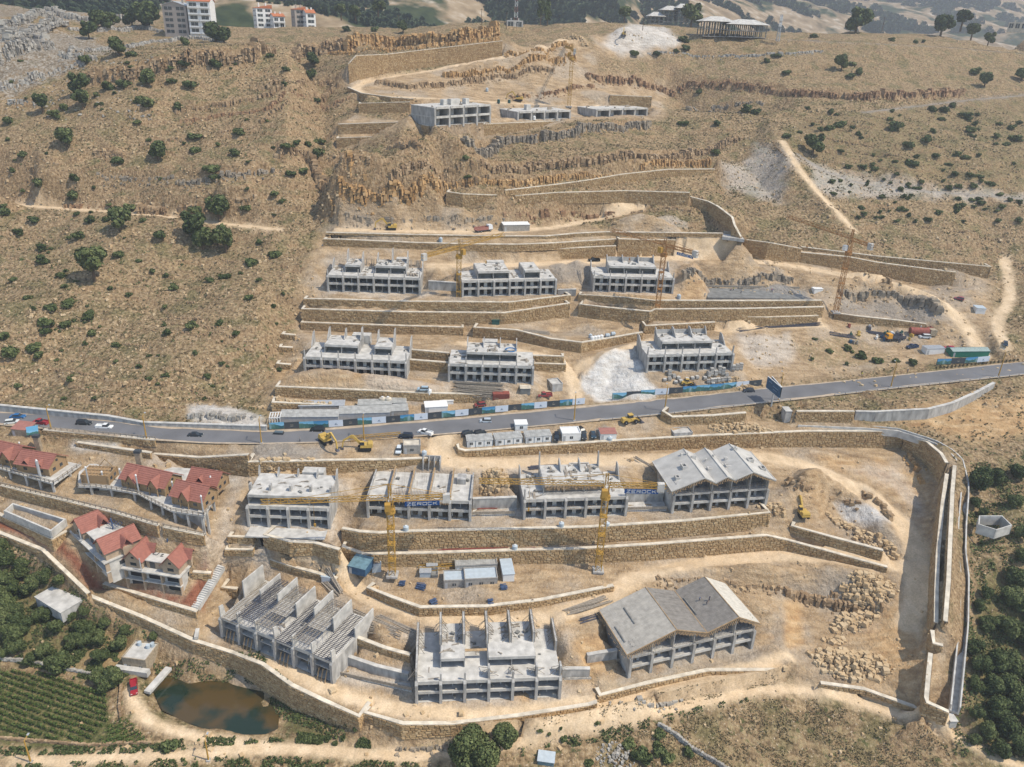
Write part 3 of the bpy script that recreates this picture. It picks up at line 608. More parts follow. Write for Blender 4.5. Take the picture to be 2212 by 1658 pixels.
# keep every triangle facing up
a = TV[TF[:,1]]-TV[TF[:,0]]; b = TV[TF[:,2]]-TV[TF[:,0]]
flip = (a[:,0]*b[:,1]-a[:,1]*b[:,0]) < 0; TF[flip] = TF[flip][:, ::-1]
X, Y = TV[:,0], TV[:,1]
def dist_poly(P2, X, Y):
    d = np.full(len(X), 1e9)
    for (x0, y0), (x1, y1) in zip(P2[:-1], P2[1:]):
        dx, dy = x1-x0, y1-y0; l = dx*dx+dy*dy+1e-9
        t = np.clip(((X-x0)*dx+(Y-y0)*dy)/l, 0, 1)
        d = np.minimum(d, np.hypot(X-x0-t*dx, Y-y0-t*dy))
    return d
def inside(P2, X, Y):
    r = np.zeros(len(X), bool); n = len(P2)
    for i in range(n):
        x0, y0 = P2[i]; x1, y1 = P2[(i+1) % n]
        c = ((y0 > Y) != (y1 > Y)) & (X < (x1-x0)*(Y-y0)/((y1-y0) if y1 != y0 else 1e-9)+x0)
        r ^= c
    return r
def sdf(P2, X, Y):
    P2 = np.asarray(P2); lo = P2.min(0)-12; hi = P2.max(0)+12
    out = np.full(len(X), 99.); k = (X > lo[0]) & (X < hi[0]) & (Y > lo[1]) & (Y < hi[1])
    if k.any():
        d = dist_poly(np.vstack([P2, P2[:1]]), X[k], Y[k]); ins = inside(P2, X[k], Y[k]); out[k] = np.where(ins, -d, d)
    return out
def soft(P2, w=1.5, n=1.5, seed=5):
    return np.clip(.5-(sdf(P2, X, Y)+n*2*fbm(X/5, Y/5, 3, seed))/(2*w), 0, 1)
# masks: track (pale worn earth), veg, white (marl, lime, grey rock), soil (fresh orange earth), site (bare trampled ground), dark (grey gravel)
Mk = {k: np.zeros(len(X)) for k in ('track', 'veg', 'white', 'soil', 'site', 'dark', 'red', 'rock')}
def paint(k, s, w=1.5, n=1.5, a=1.):
    Mk[k] = np.maximum(Mk[k], a*soft(gpoly(s), w, n, len(s)))
for kind, w, L in TRW:
    A = np.array([(p.x, p.y) for p in L]); lo = A.min(0)-10; hi = A.max(0)+10
    k = (X > lo[0]) & (X < hi[0]) & (Y > lo[1]) & (Y < hi[1])
    d = dist_poly(A, X[k], Y[k])+1.2*fbm(X[k]/3, Y[k]/3, 3, 9)
    m = np.clip((w/2+.5-d)/1.1, 0, 1); kk = {'track': 'track', 'gravel': 'dark', 'top': 'dark'}[kind]
    t = Mk[kk][k]; Mk[kk][k] = np.maximum(t, m*(.8 if kk == 'dark' else 1))
SITE = '''690,500 1560,500 1600,520 1640,560 1740,545 2065,592 2140,600 2140,760 1640,838 1280,876 1240,912 1430,893 1440,915 1640,905 1700,915 1950,928 2060,1000 2040,1060 2030,1345 2060,1560 1990,1530 1760,1480 1700,1450 1530,1455 1295,1510 1117,1556 977,1570 869,1570 780,1550 600,1465 420,1386 190,1290 90,1190 -60,1130 -60,950 340,960 560,965 960,935 1240,912 1270,878 590,932 570,880 650,640 690,500'''
paint('site', SITE, 2.5, 2)
paint('site', '740,175 1080,125 1250,80 1290,120 1290,175 1440,200 1440,250 920,300 730,300 730,262 900,262 920,225 780,205', 3, 2)
paint('site', '1270,75 1450,80 1470,100 1400,125 1340,130 1290,110', 2, 2)
paint('white', '1285,868 1262,820 1275,795 1330,762 1385,800 1400,835 1400,850 1330,866', 1, 1, 1)
paint('white', '1300,95 1360,55 1440,62 1460,85 1400,110 1340,125', 3, 2, .7)
paint('white', '410,880 450,878 520,882 560,900 560,918 420,912', 1.5, 2, .8)
paint('white', '1570,350 1640,310 1700,330 1740,345 1700,380 1690,430 1640,430 1560,400', 3, 5, .42)
paint('white', '1740,345 1850,380 2000,405 2240,425 2240,436 2000,425 1850,425 1760,410', 3, 4, .42)
paint('white', '1800,1095 1850,1085 1900,1100 1925,1130 1900,1150 1830,1125', 1, 1.5, .9)
paint('white', '150,958 250,958 260,970 160,972', 1, 1, .9)
paint('white', '1590,722 1700,722 1720,745 1700,790 1640,795 1600,760', 2, 2, .45)
paint('white', '330,995 520,1000 500,1150 440,1230 480,1120 500,1050', 2, 1, .5)
paint('white', '1040,1095 1130,1095 1130,1115 1040,1120', 1, 1, .5)
paint('white', '620,1080 800,1090 790,1000 1030,1010 1120,1010 1130,1060 1040,1050', 2, 2, .3)
paint('white', '720,1450 900,1470 890,1500 740,1475', 1, 1, .5)
paint('white', '1930,1000 1950,1040 2000,1070 1990,1110 1900,1040 1820,1010', 2, 3, .35)
paint('dark', '560,960 700,962 690,995 560,995', 2, 2, .8)
paint('dark', '1530,625 1740,625 1760,650 1530,648', 1, .5, 1)
paint('dark', '1810,640 2000,640 2040,690 1980,705 1810,690', 2, 1.5, .75)
paint('dark', '790,1250 830,1250 820,1265 780,1265', 1, 1, .5)
paint('dark', '1180,575 1250,560 1275,600 1230,612 1190,605', 2, 2, .7)
paint('dark', '1750,1010 1720,1040 1700,1090 1680,1060', 2, 2, .3)
paint('dark', '1720,1280 1850,1250 1920,1290 1900,1320 1800,1320', 2, 3, .4)
paint('soil', '1950,900 2100,870 2230,850 2240,930 2130,960 2020,930', 3, 4, .9)
paint('soil', '1740,985 1900,990 1990,1030 2000,1090 1960,1080 1880,1040 1800,1010', 2, 3, .9)
paint('soil', '1900,1300 2000,1280 2000,1450 1960,1480 1880,1430 1860,1370', 3, 3, .8)
paint('soil', '1690,1300 1730,1300 1740,1390 1700,1400', 1, 1, 1)
paint('soil', '1230,1390 1330,1370 1340,1440 1260,1470', 1.5, 1.5, .9)
paint('soil', '480,1200 620,1200 740,1260 700,1300 520,1290', 1.5, 2, .6)
paint('soil', '600,790 870,812 1000,840 880,850 595,840', 1, 1, .55)
paint('soil', '1240,630 1470,630 1500,600 1560,640 1400,660 1260,640', 1, 1, .6)
paint('soil', '1460,560 1530,640 1480,640', 1.5, 1, .5)
paint('red', '-60,1135 60,1160 130,1195 190,1270 240,1265 200,1240 130,1170 0,1120 -60,1110', .6, .3, 1)
paint('red', '230,1262 330,1290 425,1320 460,1240 430,1235 400,1290 290,1270 190,1225', .6, .3, 1)
paint('soil', '60,1440 300,1330 330,1360 240,1470', 3, 5, .5); paint('veg', '-80,1160 90,1210 190,1310 330,1370 340,1400 290,1440 240,1480 0,1420 -80,1420', 3, 6, .55)
paint('veg', '-80,1440 0,1445 100,1460 230,1490 240,1560 330,1610 -80,1618', 1.5, 1, .9)
paint('veg', '2100,1240 2260,1200 2300,1660 2060,1640 2075,1560 2090,1300', 3, 5, .55); paint('veg', '2100,1000 2260,990 2260,1230 2110,1230', 3, 7, .35)
paint('veg', '1330,1580 1500,1530 1650,1500 1760,1500 1900,1545 2050,1600 2150,1660 1330,1680', 4, 5, .35)
paint('veg', '620,1530 700,1570 780,1590 850,1610 620,1600 600,1570', 2, 3, .6)
paint('veg', '880,1600 1120,1580 1300,1540 1700,1470 1690,1480 1300,1565 1100,1605 900,1630', 1, 2, .5)
paint('veg', '1700,740 1850,720 1930,760 1960,790 1750,800', 2, 3, .4)
paint('veg', '1700,250 1900,240 2240,200 2240,420 2000,400 1850,370 1700,320', 4, 6, .4)
paint('veg', '1900,80 2240,110 2240,200 1900,190 1500,140 1600,110', 4, 6, .3)
paint('veg', '250,470 650,480 620,620 0,600 0,460', 4, 9, .3)
paint('rock', '-60,80 60,60 200,80 260,110 330,110 150,160 60,190 -60,260', 4, 9, .6)
paint('rock', '-60,10 100,15 330,5 330,60 120,45 -60,60', 4, 9, .5)
site = Mk['site']
# relief: rough on wild ground, gentle on the site; nothing near break lines
nb = np.ones(len(X))
q = np.array([near_line(x, y, 1.7) for x, y in zip(X, Y)]); nb[q] = 0
farm = np.clip(Mk['veg'], 0, 1)
amp = (1-site)*(1-np.clip(Mk['track']+Mk['dark'], 0, 1))*(1-.8*(farm > .6))
slope_n = fbm(X/26, Y/14, 4, 3)*4.0 + fbm(X/7, Y/3.2, 4, 11)*2.1 + fbm(X/1.8, Y/1.5, 2, 21)*.75
ph = (TV[:,2]/4.4+fbm(X/34, Y/30, 3, 41)*3.2) % 1.; slope_n = slope_n+(.5-ph)*1.7*np.clip(fbm(X/22, Y/12, 3, 43)*4+.55, 0, 1)*(Y > 215)
lim = np.clip((Y-140)/60, .2, 1)
TV[:,2] += nb*amp*slope_n*lim*.8
TV[:,2] += nb*site*(1-Mk['track'])*(fbm(X/4, Y/4, 4, 17)*.55+fbm(X/1.3, Y/1.3, 2, 5)*.16)
TV[:,2] += nb*(Mk['soil']*(1-(Mk['red'] > 0)))*fbm(X/3, Y/3, 4, 31)*1.2
# the main road lies on a bed a hand below its surface
rb = np.array([(p.x, p.y) for p in ru]+[(p.x, p.y) for p in rl[::-1]]); sd_ = sdf(rb, X, Y)
# rock ledges: the ground steps up behind each ledge line
for s_, h_, *_ in LEDGES:
    Lp = gpoly(s_); lo = Lp.min(0)-16; hi = Lp.max(0)+16; k = np.where((X > lo[0]) & (X < hi[0]) & (Y > lo[1]) & (Y < hi[1]))[0]
    best = np.full(len(k), 1e9); sg = np.zeros(len(k)); tt = np.zeros(len(k)); acc = 0.; tot = sum(np.hypot(*(b-a)) for a, b in zip(Lp[:-1], Lp[1:]))
    for a, b in zip(Lp[:-1], Lp[1:]):
        d = b-a; l = np.hypot(*d)+1e-9; rx, ry = X[k]-a[0], Y[k]-a[1]; t = np.clip((rx*d[0]+ry*d[1])/l/l, 0, 1); px, py = rx-t*d[0], ry-t*d[1]; q = np.hypot(px, py); n = np.array([-d[1], d[0]])/l; n = n if n[1] > 0 else -n
        m_ = q < best; best = np.where(m_, q, best); sg = np.where(m_, px*n[0]+py*n[1], sg); tt = np.where(m_, (acc+t*l)/tot, tt); acc += l
    off = best-np.abs(sg); on = np.clip(1-off/3., 0, 1)*np.clip(np.minimum(tt, 1-tt)*tot/5, 0, 1)
    TV[k,2] += nb[k]*on*h_*.8*np.clip((sg-.3)/1.1, 0, 1)*np.exp(-np.clip(sg-1, 0, None)/(1.5*h_+2))
# heaps: centre picture point, radii in metres (x, y), turn, height, mask, amount
def heap(x, y, rx, ry, h, k=None, rot=0., am=1., p=1.):
    c = CT.ray_cast(CAM, ray(x, y).normalized())[0]
    ca, sa = math.cos(rot), math.sin(rot); dx = X-c.x; dy = Y-c.y
    u = (dx*ca+dy*sa)/rx; w = (-dx*sa+dy*ca)/ry
    r = np.hypot(u, w)*(1+.35*fbm(X/3, Y/3, 3, int(x)))
    t = np.clip(1-r, 0, 1)**p; TV[:,2] += h*t*(1+.3*fbm(X/1.5, Y/1.5, 2, int(y)))
    if k: Mk[k] = np.maximum(Mk[k], np.clip((1.02-r)*6, 0, 1)*am)
heap(690,822,16,4.2,3.6,'soil',-.02,.6,.8); heap(780,828,18,4.2,3.4,'soil',-.02,.6,.8); heap(870,838,14,5,2.2,'white',0,.35,.9)
heap(1336,812,11,9,5.6,'white',.2); heap(1300,840,9,6,2,'white',0,.9); heap(1372,838,8,4,1.6,'white')
for x in (1275, 1320, 1365, 1405): heap(x, 641+(x-1275)*.07, 6, 3.2, 1.7, 'soil', 0, .4, .9)
heap(1495,606,8,9,4.6,'soil',.2,.5); heap(1212,590,5,6,3,'dark',0,.6); heap(1248,585,5,6,3.6,'dark',0,.6)
heap(1400,484,17,5,4.2,'site',0,1,.8); heap(1440,478,11,4,3,'white',0,.3)
heap(2045,632,9,7,3,'dark',.4,.5); heap(1395,85,24,16,7.5,'white',0,.8,.8); heap(1345,88,15,12,5,'soil',0,.3)
heap(1310,935,4,2.6,1.6,'dark',0,.8); heap(600,975,9,4,1.4,'dark',0,.7); heap(1218,1335,4,3,1.7,'soil',0,.5)
heap(1770,1050,9,8,3.4,None); heap(1700,1262,13,4,2.6,None); heap(1600,1250,12,3,2.,None); heap(1560,1236,14,2.4,1.4,None); heap(1745,1075,7,7,2.4,'soil',0,.4); heap(1870,1065,7,4,2,None,-.5)
heap(1905,1150,4,9,3.5,None,.3); heap(1500,1248,20,3.4,1.6,None); heap(1650,1245,10,4,2.4,None); heap(1790,1250,9,4,3,None); heap(1850,1275,8,5,3.4,None)
heap(1420,1425,3,2,1,'soil'); heap(1170,1240,4,3,1.2,'site'); heap(1640,1385,5,2,1,'soil',.3,.5); heap(1120,1505,3,1.6,.8,'soil')
for x, y, r in ((1640,1135,6),(1655,1150,5)): heap(x, y, r, 2.4, 1.2)
for k in range(14):      # little spoil cones along the narrow terraces
    heap(700+k*38, 664+(k%3), 2.6, 1.6, 1.1, None)
def heapz(): pass
rc = np.array([((a.x+b.x)/2, (a.y+b.y)/2, (a.z+b.z)/2) for a, b in zip(ru, rl)]); k = np.where(sd_ < .5)[0]
j = np.argmin((X[k][:,None]-rc[None,:,0])**2+(Y[k][:,None]-rc[None,:,1])**2, 1); TV[k,2] = np.minimum(TV[k,2], rc[j,2]-.16)
for k_, (p, q, u, n, z, dep, zr) in PAD.items():      # pale dust and rubble round each shell
    c = [p-u*3-n*5, q+u*3-n*5, q+u*3+n*(dep+3), p-u*3+n*(dep+3)]; mm_ = soft([(v.x, v.y) for v in c], 2.5, 4, 7)*np.clip(.45+1.6*fbm(X/4, Y/3, 4, 23), 0, 1)
    kk = 'white' if k_ in 'ACEGIL' else 'dark'; Mk[kk] = np.maximum(Mk[kk], mm_*.62)
me = mesh_np('hillside', TV, TF, None and [] or [bpy.data.materials.new('ground')], True)
GM = me.materials[0]
def attr(me, name, cols):
    at = me.color_attributes.new(name, 'FLOAT_COLOR', 'POINT')
    arr = np.ones((len(me.vertices), 4), np.float32)
    for i, c in enumerate(cols): arr[:, i] = c
    at.data.foreach_set('color', arr.ravel())
attr(me, 'm1', [Mk['track'], Mk['veg'], Mk['white'], Mk['soil']]); attr(me, 'm2', [Mk['site'], Mk['dark'], Mk['red'], Mk['rock']])
pass
ground = tag(link('hillside', me), kind='structure')
GT = BVHTree.FromPolygons([tuple(v) for v in TV], [tuple(int(i) for i in f) for f in TF])
def gz(x, y):
    h = GT.ray_cast(Vector((x, y, 500)), Vector((0, 0, -1))); return h[0].z if h[0] else 0.
def G(x, y):
    """ground point seen at picture point x, y"""
    h = GT.ray_cast(CAM, ray(x, y).normalized()); return h[0] if h[0] else P(x, y, 1600)
# ground material
m = GM; m.use_nodes = True; nt = m.node_tree; B = nt.nodes['Principled BSDF']; B.inputs['Roughness'].default_value = .95; B.inputs['Specular IOR Level'].default_value = .1
def node(t, **k):
    n = nt.nodes.new(t)
    for a, b in k.items(): setattr(n, a, b)
    return n
geo = node('ShaderNodeNewGeometry'); pos = geo.outputs['Position']
def noise(s, d=5, seed=0, sc=(1,1,1)):
    mp = node('ShaderNodeMapping'); mp.inputs['Location'].default_value = (seed*13.7, seed*7.1, 0); mp.inputs['Scale'].default_value = sc
    nt.links.new(pos, mp.inputs[0]); n = node('ShaderNodeTexNoise'); n.inputs['Scale'].default_value = s; n.inputs['Detail'].default_value = d; nt.links.new(mp.outputs[0], n.inputs['Vector']); return n.outputs['Fac']
def ramp(f, stops):
    r = node('ShaderNodeValToRGB'); e = r.color_ramp.elements
    while len(e) < len(stops): e.new(1.)
    for i, (p, c) in enumerate(stops): e[i].position = p; e[i].color = (*c, 1)
    nt.links.new(f, r.inputs[0]); return r.outputs[0]
def mixc(f, a, b):
    n = node('ShaderNodeMix', data_type='RGBA'); nt.links.new(f, n.inputs[0])
    nt.links.new(a, n.inputs[6]); nt.links.new(b, n.inputs[7]); return n.outputs[2]
def math_(op, a, b, clamp=False):
    n = node('ShaderNodeMath', operation=op, use_clamp=clamp)
    for i, v in enumerate((a, b)):
        if isinstance(v, (int, float)): n.inputs[i].default_value = v
        else: nt.links.new(v, n.inputs[i])
    return n.outputs[0]
def thr(f, a, b):
    n = node('ShaderNodeMapRange', clamp=True); n.inputs[1].default_value = a; n.inputs[2].default_value = b; nt.links.new(f, n.inputs[0]); return n.outputs[0]
A1 = node('ShaderNodeVertexColor', layer_name='m1'); A2 = node('ShaderNodeVertexColor', layer_name='m2')
s1 = node('ShaderNodeSeparateColor'); s2 = node('ShaderNodeSeparateColor'); nt.links.new(A1.outputs[0], s1.inputs[0]); nt.links.new(A2.outputs[0], s2.inputs[0])
n_mid = noise(.11, 6, 1); n_fine = noise(.9, 5, 2); n_vf = noise(3.2, 3, 3); n_str = noise(.5, 4, 4, (.35, 1, 1.6))
grass = ramp(n_fine, [(.25,(.085,.058,.032)),(.4,(.175,.12,.063)),(.52,(.285,.198,.105)),(.72,(.43,.32,.185))])
grass2 = ramp(n_fine, [(.3,(.085,.075,.032)),(.5,(.175,.14,.065)),(.7,(.30,.235,.12))])
col = mixc(thr(n_mid, .50, .64), grass, grass2)
pebble = noise(1.5, 2, 6); col = mixc(thr(pebble, .63, .69), col, ramp(n_vf, [(.3,(.30,.215,.13)),(.7,(.52,.43,.31))]))
scrub = noise(.7, 3, 8); col = mixc(math_('MULTIPLY', thr(scrub, .60, .66), .75), col, ramp(n_vf, [(.3,(.035,.05,.018)),(.7,(.095,.11,.04))]))
sitec = ramp(n_str, [(.25,(.23,.155,.085)),(.5,(.38,.265,.15)),(.75,(.52,.385,.235))])
sitec = mixc(thr(noise(2.2, 3, 12), .6, .7), sitec, ramp(n_vf, [(.3,(.30,.23,.155)),(.7,(.55,.46,.35))]))
sitec = mixc(math_('MULTIPLY', thr(noise(.06, 4, 15), .5, .62), .5), sitec, ramp(n_fine, [(.3,(.30,.255,.20)),(.7,(.48,.42,.34))]))
nz = node('ShaderNodeSeparateXYZ'); nt.links.new(geo.outputs['True Normal'], nz.inputs[0]); col = mixc(math_('MULTIPLY', thr(nz.outputs['Z'], .78, .60), .8), col, ramp(noise(1.3, 5, 22, (1, 1, .4)), [(.3,(.12,.075,.04)),(.5,(.29,.19,.10)),(.72,(.48,.35,.21))]))
col = mixc(s2.outputs[0], col, sitec)
wob = math_('MULTIPLY', math_('SUBTRACT', n_fine, .5), .9)
def w(f): return thr(math_('ADD', f, wob), .35, .65)
rockc = ramp(n_fine, [(.3,(.12,.10,.075)),(.5,(.25,.21,.16)),(.7,(.40,.36,.30))])
col = mixc(w(A2.outputs[1]), col, rockc)
col = mixc(A1.outputs[1] if False else w(s1.outputs[1]), col, ramp(n_fine, [(.3,(.055,.065,.022)),(.5,(.115,.115,.042)),(.7,(.24,.19,.09))]))
col = mixc(A1.outputs[1], col, ramp(n_str, [(.25,(.33,.19,.085)),(.5,(.48,.31,.15)),(.75,(.58,.42,.24))]))
col = mixc(s1.outputs[2], col, ramp(n_str, [(.25,(.46,.42,.37)),(.6,(.62,.60,.56)),(.8,(.68,.66,.63))]))
col = mixc(s2.outputs[1], col, ramp(n_fine, [(.3,(.22,.20,.175)),(.7,(.34,.31,.27))]))
trk = ramp(noise(.35, 5, 9, (1, .5, 1)), [(.25,(.53,.39,.235)),(.5,(.61,.46,.29)),(.75,(.68,.53,.355))])
col = mixc(s1.outputs[0], col, trk)
col = mixc(s2.outputs[2], col, ramp(n_fine, [(.3,(.20,.072,.038)),(.7,(.29,.115,.065))]))
hsv = node('ShaderNodeHueSaturation'); hsv.inputs['Saturation'].default_value = .96; nt.links.new(col, hsv.inputs['Color'])
vv = math_('ADD', math_('MULTIPLY', noise(2.3, 6, 31), .75), math_('ADD', math_('MULTIPLY', noise(.22, 5, 32), .55), .33)); nt.links.new(vv, hsv.inputs['Value']); nt.links.new(hsv.outputs[0], B.inputs['Base Color'])
bp = node('ShaderNodeBump'); bp.inputs['Strength'].default_value = 1.; bp.inputs['Distance'].default_value = .7
bh = math_('ADD', noise(.8, 6, 5), math_('MULTIPLY', n_vf, .35)); nt.links.new(bh, bp.inputs['Height']); nt.links.new(math_('SUBTRACT', 1., math_('MULTIPLY', s1.outputs[0], .75)), bp.inputs['Strength']); nt.links.new(bp.outputs[0], B.inputs['Normal'])
# main road surface: a sheet a hand above the ground, grey with dusty edges
def strip(name, A, Bq, m, up=0., parent=None):
    V = []
    for a, b in zip(A, Bq): V += [tuple(Vector(a)+Vector((0,0,up))), tuple(Vector(b)+Vector((0,0,up)))]
    n = len(A); me = mesh_from(name, V, [(2*i, 2*i+1, 2*i+3, 2*i+2) for i in range(n-1)], m)
    b = bmesh.new(); b.from_mesh(me); bmesh.ops.recalc_face_normals(b, faces=b.faces)
    if b.faces and sum(f.normal.z for f in b.faces) < 0: bmesh.ops.reverse_faces(b, faces=b.faces)
    b.to_mesh(me); b.free(); return link(name, me, parent)
M['dust'] = mat('road_dust', (.42,.34,.25), .95, .2, .6)
road = tag(strip('main_road', ru, rl, M['asphalt'], .02), kind='structure')
for kind, w_, L in TRW:
    if kind == 'top':
        Q0, Q1 = offset(L, -3.), offset(L, 3.); hz2 = lambda q: max(gz(*q), gz(q[0]+1, q[1]), gz(q[0], q[1]-1.5))+.2
        tag(strip('plateau_road', [(q[0], q[1], hz2(q)) for q in Q0], [(q[0], q[1], hz2(q)) for q in Q1], M['asphalt']), kind='structure')

for A_e, sgn in ((ru, -1), (rl, 1)):      # dusty verges lying a finger above the asphalt edge
    o1 = offset([(p.x, p.y) for p in A_e], sgn*.9); o0 = offset([(p.x, p.y) for p in A_e], -sgn*.5); r_ = random.Random(4)
    q1 = [(a[0]+r_.uniform(-.2,.2), a[1]+r_.uniform(-.35,.35), p.z+.026) for a, p in zip(o1, A_e)]; q0 = [(a[0], a[1], p.z+.026) for a, p in zip(o0, A_e)]
    tag(strip('road_shoulder', q0, q1, M['dust']), kind='structure')
# ---------------------------------------------------------------- stone walls
def stone_template(k):
    r = random.Random(k); V = []
    for (y, s) in ((.25, 1.), (-.02, 1.), (-.16, .80)):
        for (x, z) in ((-.5,-.5),(.5,-.5),(.5,.5),(-.5,.5)):
            j = .05 if s == 1. else .09
            V.append((x*s+r.uniform(-j, j)*(s < 1 or 1)*.6, y+(r.uniform(-.05,.05) if s < 1 else 0), z*s+r.uniform(-j, j)*.6))
    return np.array(V)
STF = []
for a in (0, 4):
    for i in range(4): STF.append((a+i, a+(i+1)%4, a+4+(i+1)%4, a+4+i))
STF.append((8,9,10,11)); STF = np.array(STF)
STT = [stone_template(k) for k in range(12)]
STM = [mesh_from('stone', t, [tuple(int(i) for i in f) for f in STF], M['stone_one']) for t in STT]
WO = {k: o for k, *_, o in WALLS}; WO.update({q[0]: '' for q in RAMP})
def wall(key, single=0, m=None, size=1.):
    L, lab = WD[key]; L = [Vector((l[0], l[1])) for l in WD[key][0]]; zb = [l[2] for l in WD[key][0]]; zt = [l[3] for l in WD[key][0]]
    root = empty('stone_wall', (L[0].x, L[0].y, zb[0]), lab, 'stone wall'); inv = Vector((-L[0].x, -L[0].y, -zb[0]))
    n = len(L)
    # core and coping follow the top line
    o1 = offset(WD[key][0], .25); o2 = offset(WD[key][0], 1.1); c0 = offset(WD[key][0], -.12); c1 = offset(WD[key][0], .95)
    def tube(name, a, b, lo, hi, mm):
        V = []; F_ = []
        for i in range(n):
            V += [(a[i][0], a[i][1], lo[i]), (b[i][0], b[i][1], lo[i]), (b[i][0], b[i][1], hi[i]), (a[i][0], a[i][1], hi[i])]
        for i in range(n-1):
            for j in range(4): F_.append((4*i+j, 4*i+(j+1)%4, 4*i+4+(j+1)%4, 4*i+4+j))
        F_ += [(3,2,1,0), (4*n-4,4*n-3,4*n-2,4*n-1)]
        V = [tuple(Vector(v)+inv) for v in V]; me = mesh_from(name, V, F_, mm)
        b_ = bmesh.new(); b_.from_mesh(me); bmesh.ops.recalc_face_normals(b_, faces=b_.faces); b_.to_mesh(me); b_.free()
        return link(name, me, root)
    tube('wall_core', o1, o2, [z-.6 for z in zb], [z-.05 for z in zt], M['wallcore'])
    tube('coping', c0, c1, [z-.05 for z in zt], [z+.2 for z in zt], M['coping'])
    root['kind'] = 'thing'
    if WO.get(key) == 'C':
        for o in list(root.children): o.data.materials[0] = M['concrete'] if o.name.startswith('wall_core') else M['concrete_pale']
        k_ = 0
        for i in range(n-1):       # board marked panels standing proud of the core
            a, b = L[i], L[i+1]; d = b-a; nn = max(1, round(d.length/6)); u = d.normalized(); ang = math.atan2(u.y, u.x)
            for q in range(nn):
                f0, f1 = q/nn, (q+1)/nn; mb = MB(); e = .03
                p0 = a+d*f0+u*e; p1 = a+d*f1-u*e; nrm = Vector((u.y, -u.x)); z0, z1 = zb[i]+(zb[i+1]-zb[i])*f0, zb[i]+(zb[i+1]-zb[i])*f1; t0, t1 = zt[i]+(zt[i+1]-zt[i])*f0, zt[i]+(zt[i+1]-zt[i])*f1
                c = [(p0+nrm*.04, z0-.5), (p1+nrm*.04, z1-.5), (p1-nrm*.3, z1-.5), (p0-nrm*.3, z0-.5), (p0+nrm*.04, t0-.06), (p1+nrm*.04, t1-.06), (p1-nrm*.3, t1-.06), (p0-nrm*.3, t0-.06)]
                mb.quadbox([(x.x+inv.x, x.y+inv.y, z+inv.z) for x, z in c]); mb.build('panel', M['concrete'], root)
        return root
    # courses of rough blocks
    S_ = []
    hmin = min(zb)-.2
    acc = 0
    for i in range(n-1):
        a, b = L[i], L[i+1]; d = b-a; ln = d.length
        if ln < .3: continue
        u = d/ln; ang = math.atan2(u.y, u.x); z = min(zb[i], zb[i+1])-.2; r = random.Random(i*77+len(key))
        while z < max(zt[i], zt[i+1]):
            h = r.uniform(.42, .78)*size; s = -r.uniform(0, .6)
            while s < ln:
                w = r.uniform(.55, 1.55)*size; w = min(w, ln-s+.1); mid = s+w/2; f = min(1, max(0, mid/ln))
                b0 = zb[i]+(zb[i+1]-zb[i])*f-.35; t0 = zt[i]+(zt[i+1]-zt[i])*f-.05
                zc_ = z+h/2
                if z > b0-.3 and z < t0-.1 and w > .2:
                    hh = min(h, t0-z)
                    if r.random() < .22 and hh > .5 and w > .5:
                        k = r.uniform(.4, .6)
                        S_.append((a.x+u.x*mid, a.y+u.y*mid, z+hh*k/2, w*.93, hh*k*.90, ang, r.randrange(12), r.uniform(.8, 1.5)))
                        S_.append((a.x+u.x*mid, a.y+u.y*mid, z+hh*(1+k)/2, w*.93, hh*(1-k)*.90, ang, r.randrange(12), r.uniform(.8, 1.5)))
                    else: S_.append((a.x+u.x*mid, a.y+u.y*mid, z+hh/2, w*.93, hh*.89, ang, r.randrange(12), r.uniform(.8, 1.5)))
                s += w
            z += h
    if single:
        S_.sort(key=lambda q: (Vector(q[:3])-CAM).length/(q[3]*q[4])**.5)
        one, S_ = S_[:single], S_[single:]
        for q in one:
            o = bpy.data.objects.new('stone', STM[q[6]]); COL.objects.link(o); o.parent = root
            o.matrix_basis = Matrix.Translation(Vector(q[:3])+inv) @ Matrix.Rotation(q[5], 4, 'Z') @ Matrix.Diagonal((q[3], q[7], q[4], 1))
    if S_:
        q = np.array([list(s[:6])+[s[7]] for s in S_]); T = np.array([STT[s[6]] for s in S_])
        x = T[:,:,0]*q[:,3:4]; y = T[:,:,1]*q[:,6:7]; z = T[:,:,2]*q[:,4:5]
        ca, sa = np.cos(q[:,5:6]), np.sin(q[:,5:6])
        V = np.stack([q[:,0:1]+x*ca-y*sa+inv.x, q[:,1:2]+x*sa+y*ca+inv.y, q[:,2:3]+z+inv.z], 2).reshape(-1, 3)
        Fq = (STF[None]+np.arange(len(S_))[:,None,None]*12).reshape(-1, 4)
        o = link('stonework', mesh_np('stonework', V, Fq, m or M['stone'], False, 4), root); o['kind'] = 'stuff'
    return root
SINGLE = dict(m1=300, m2=300, outer=300, outer2=300, s1=200, outer3=150, w32=300, g1=250, g0=150, bend=200, m3=120, d1=200, blockwall=150, roadterr=120, red1=120, rside1=60, rside2=40, rside3=40, kside=40, a2=150, c2=150, zerock=150, roadright=100, arc1=80)
for key in WO: wall(key, SINGLE.get(key, 60), size=1.15 if WD[key][0][0][1] < 240 else 1.)
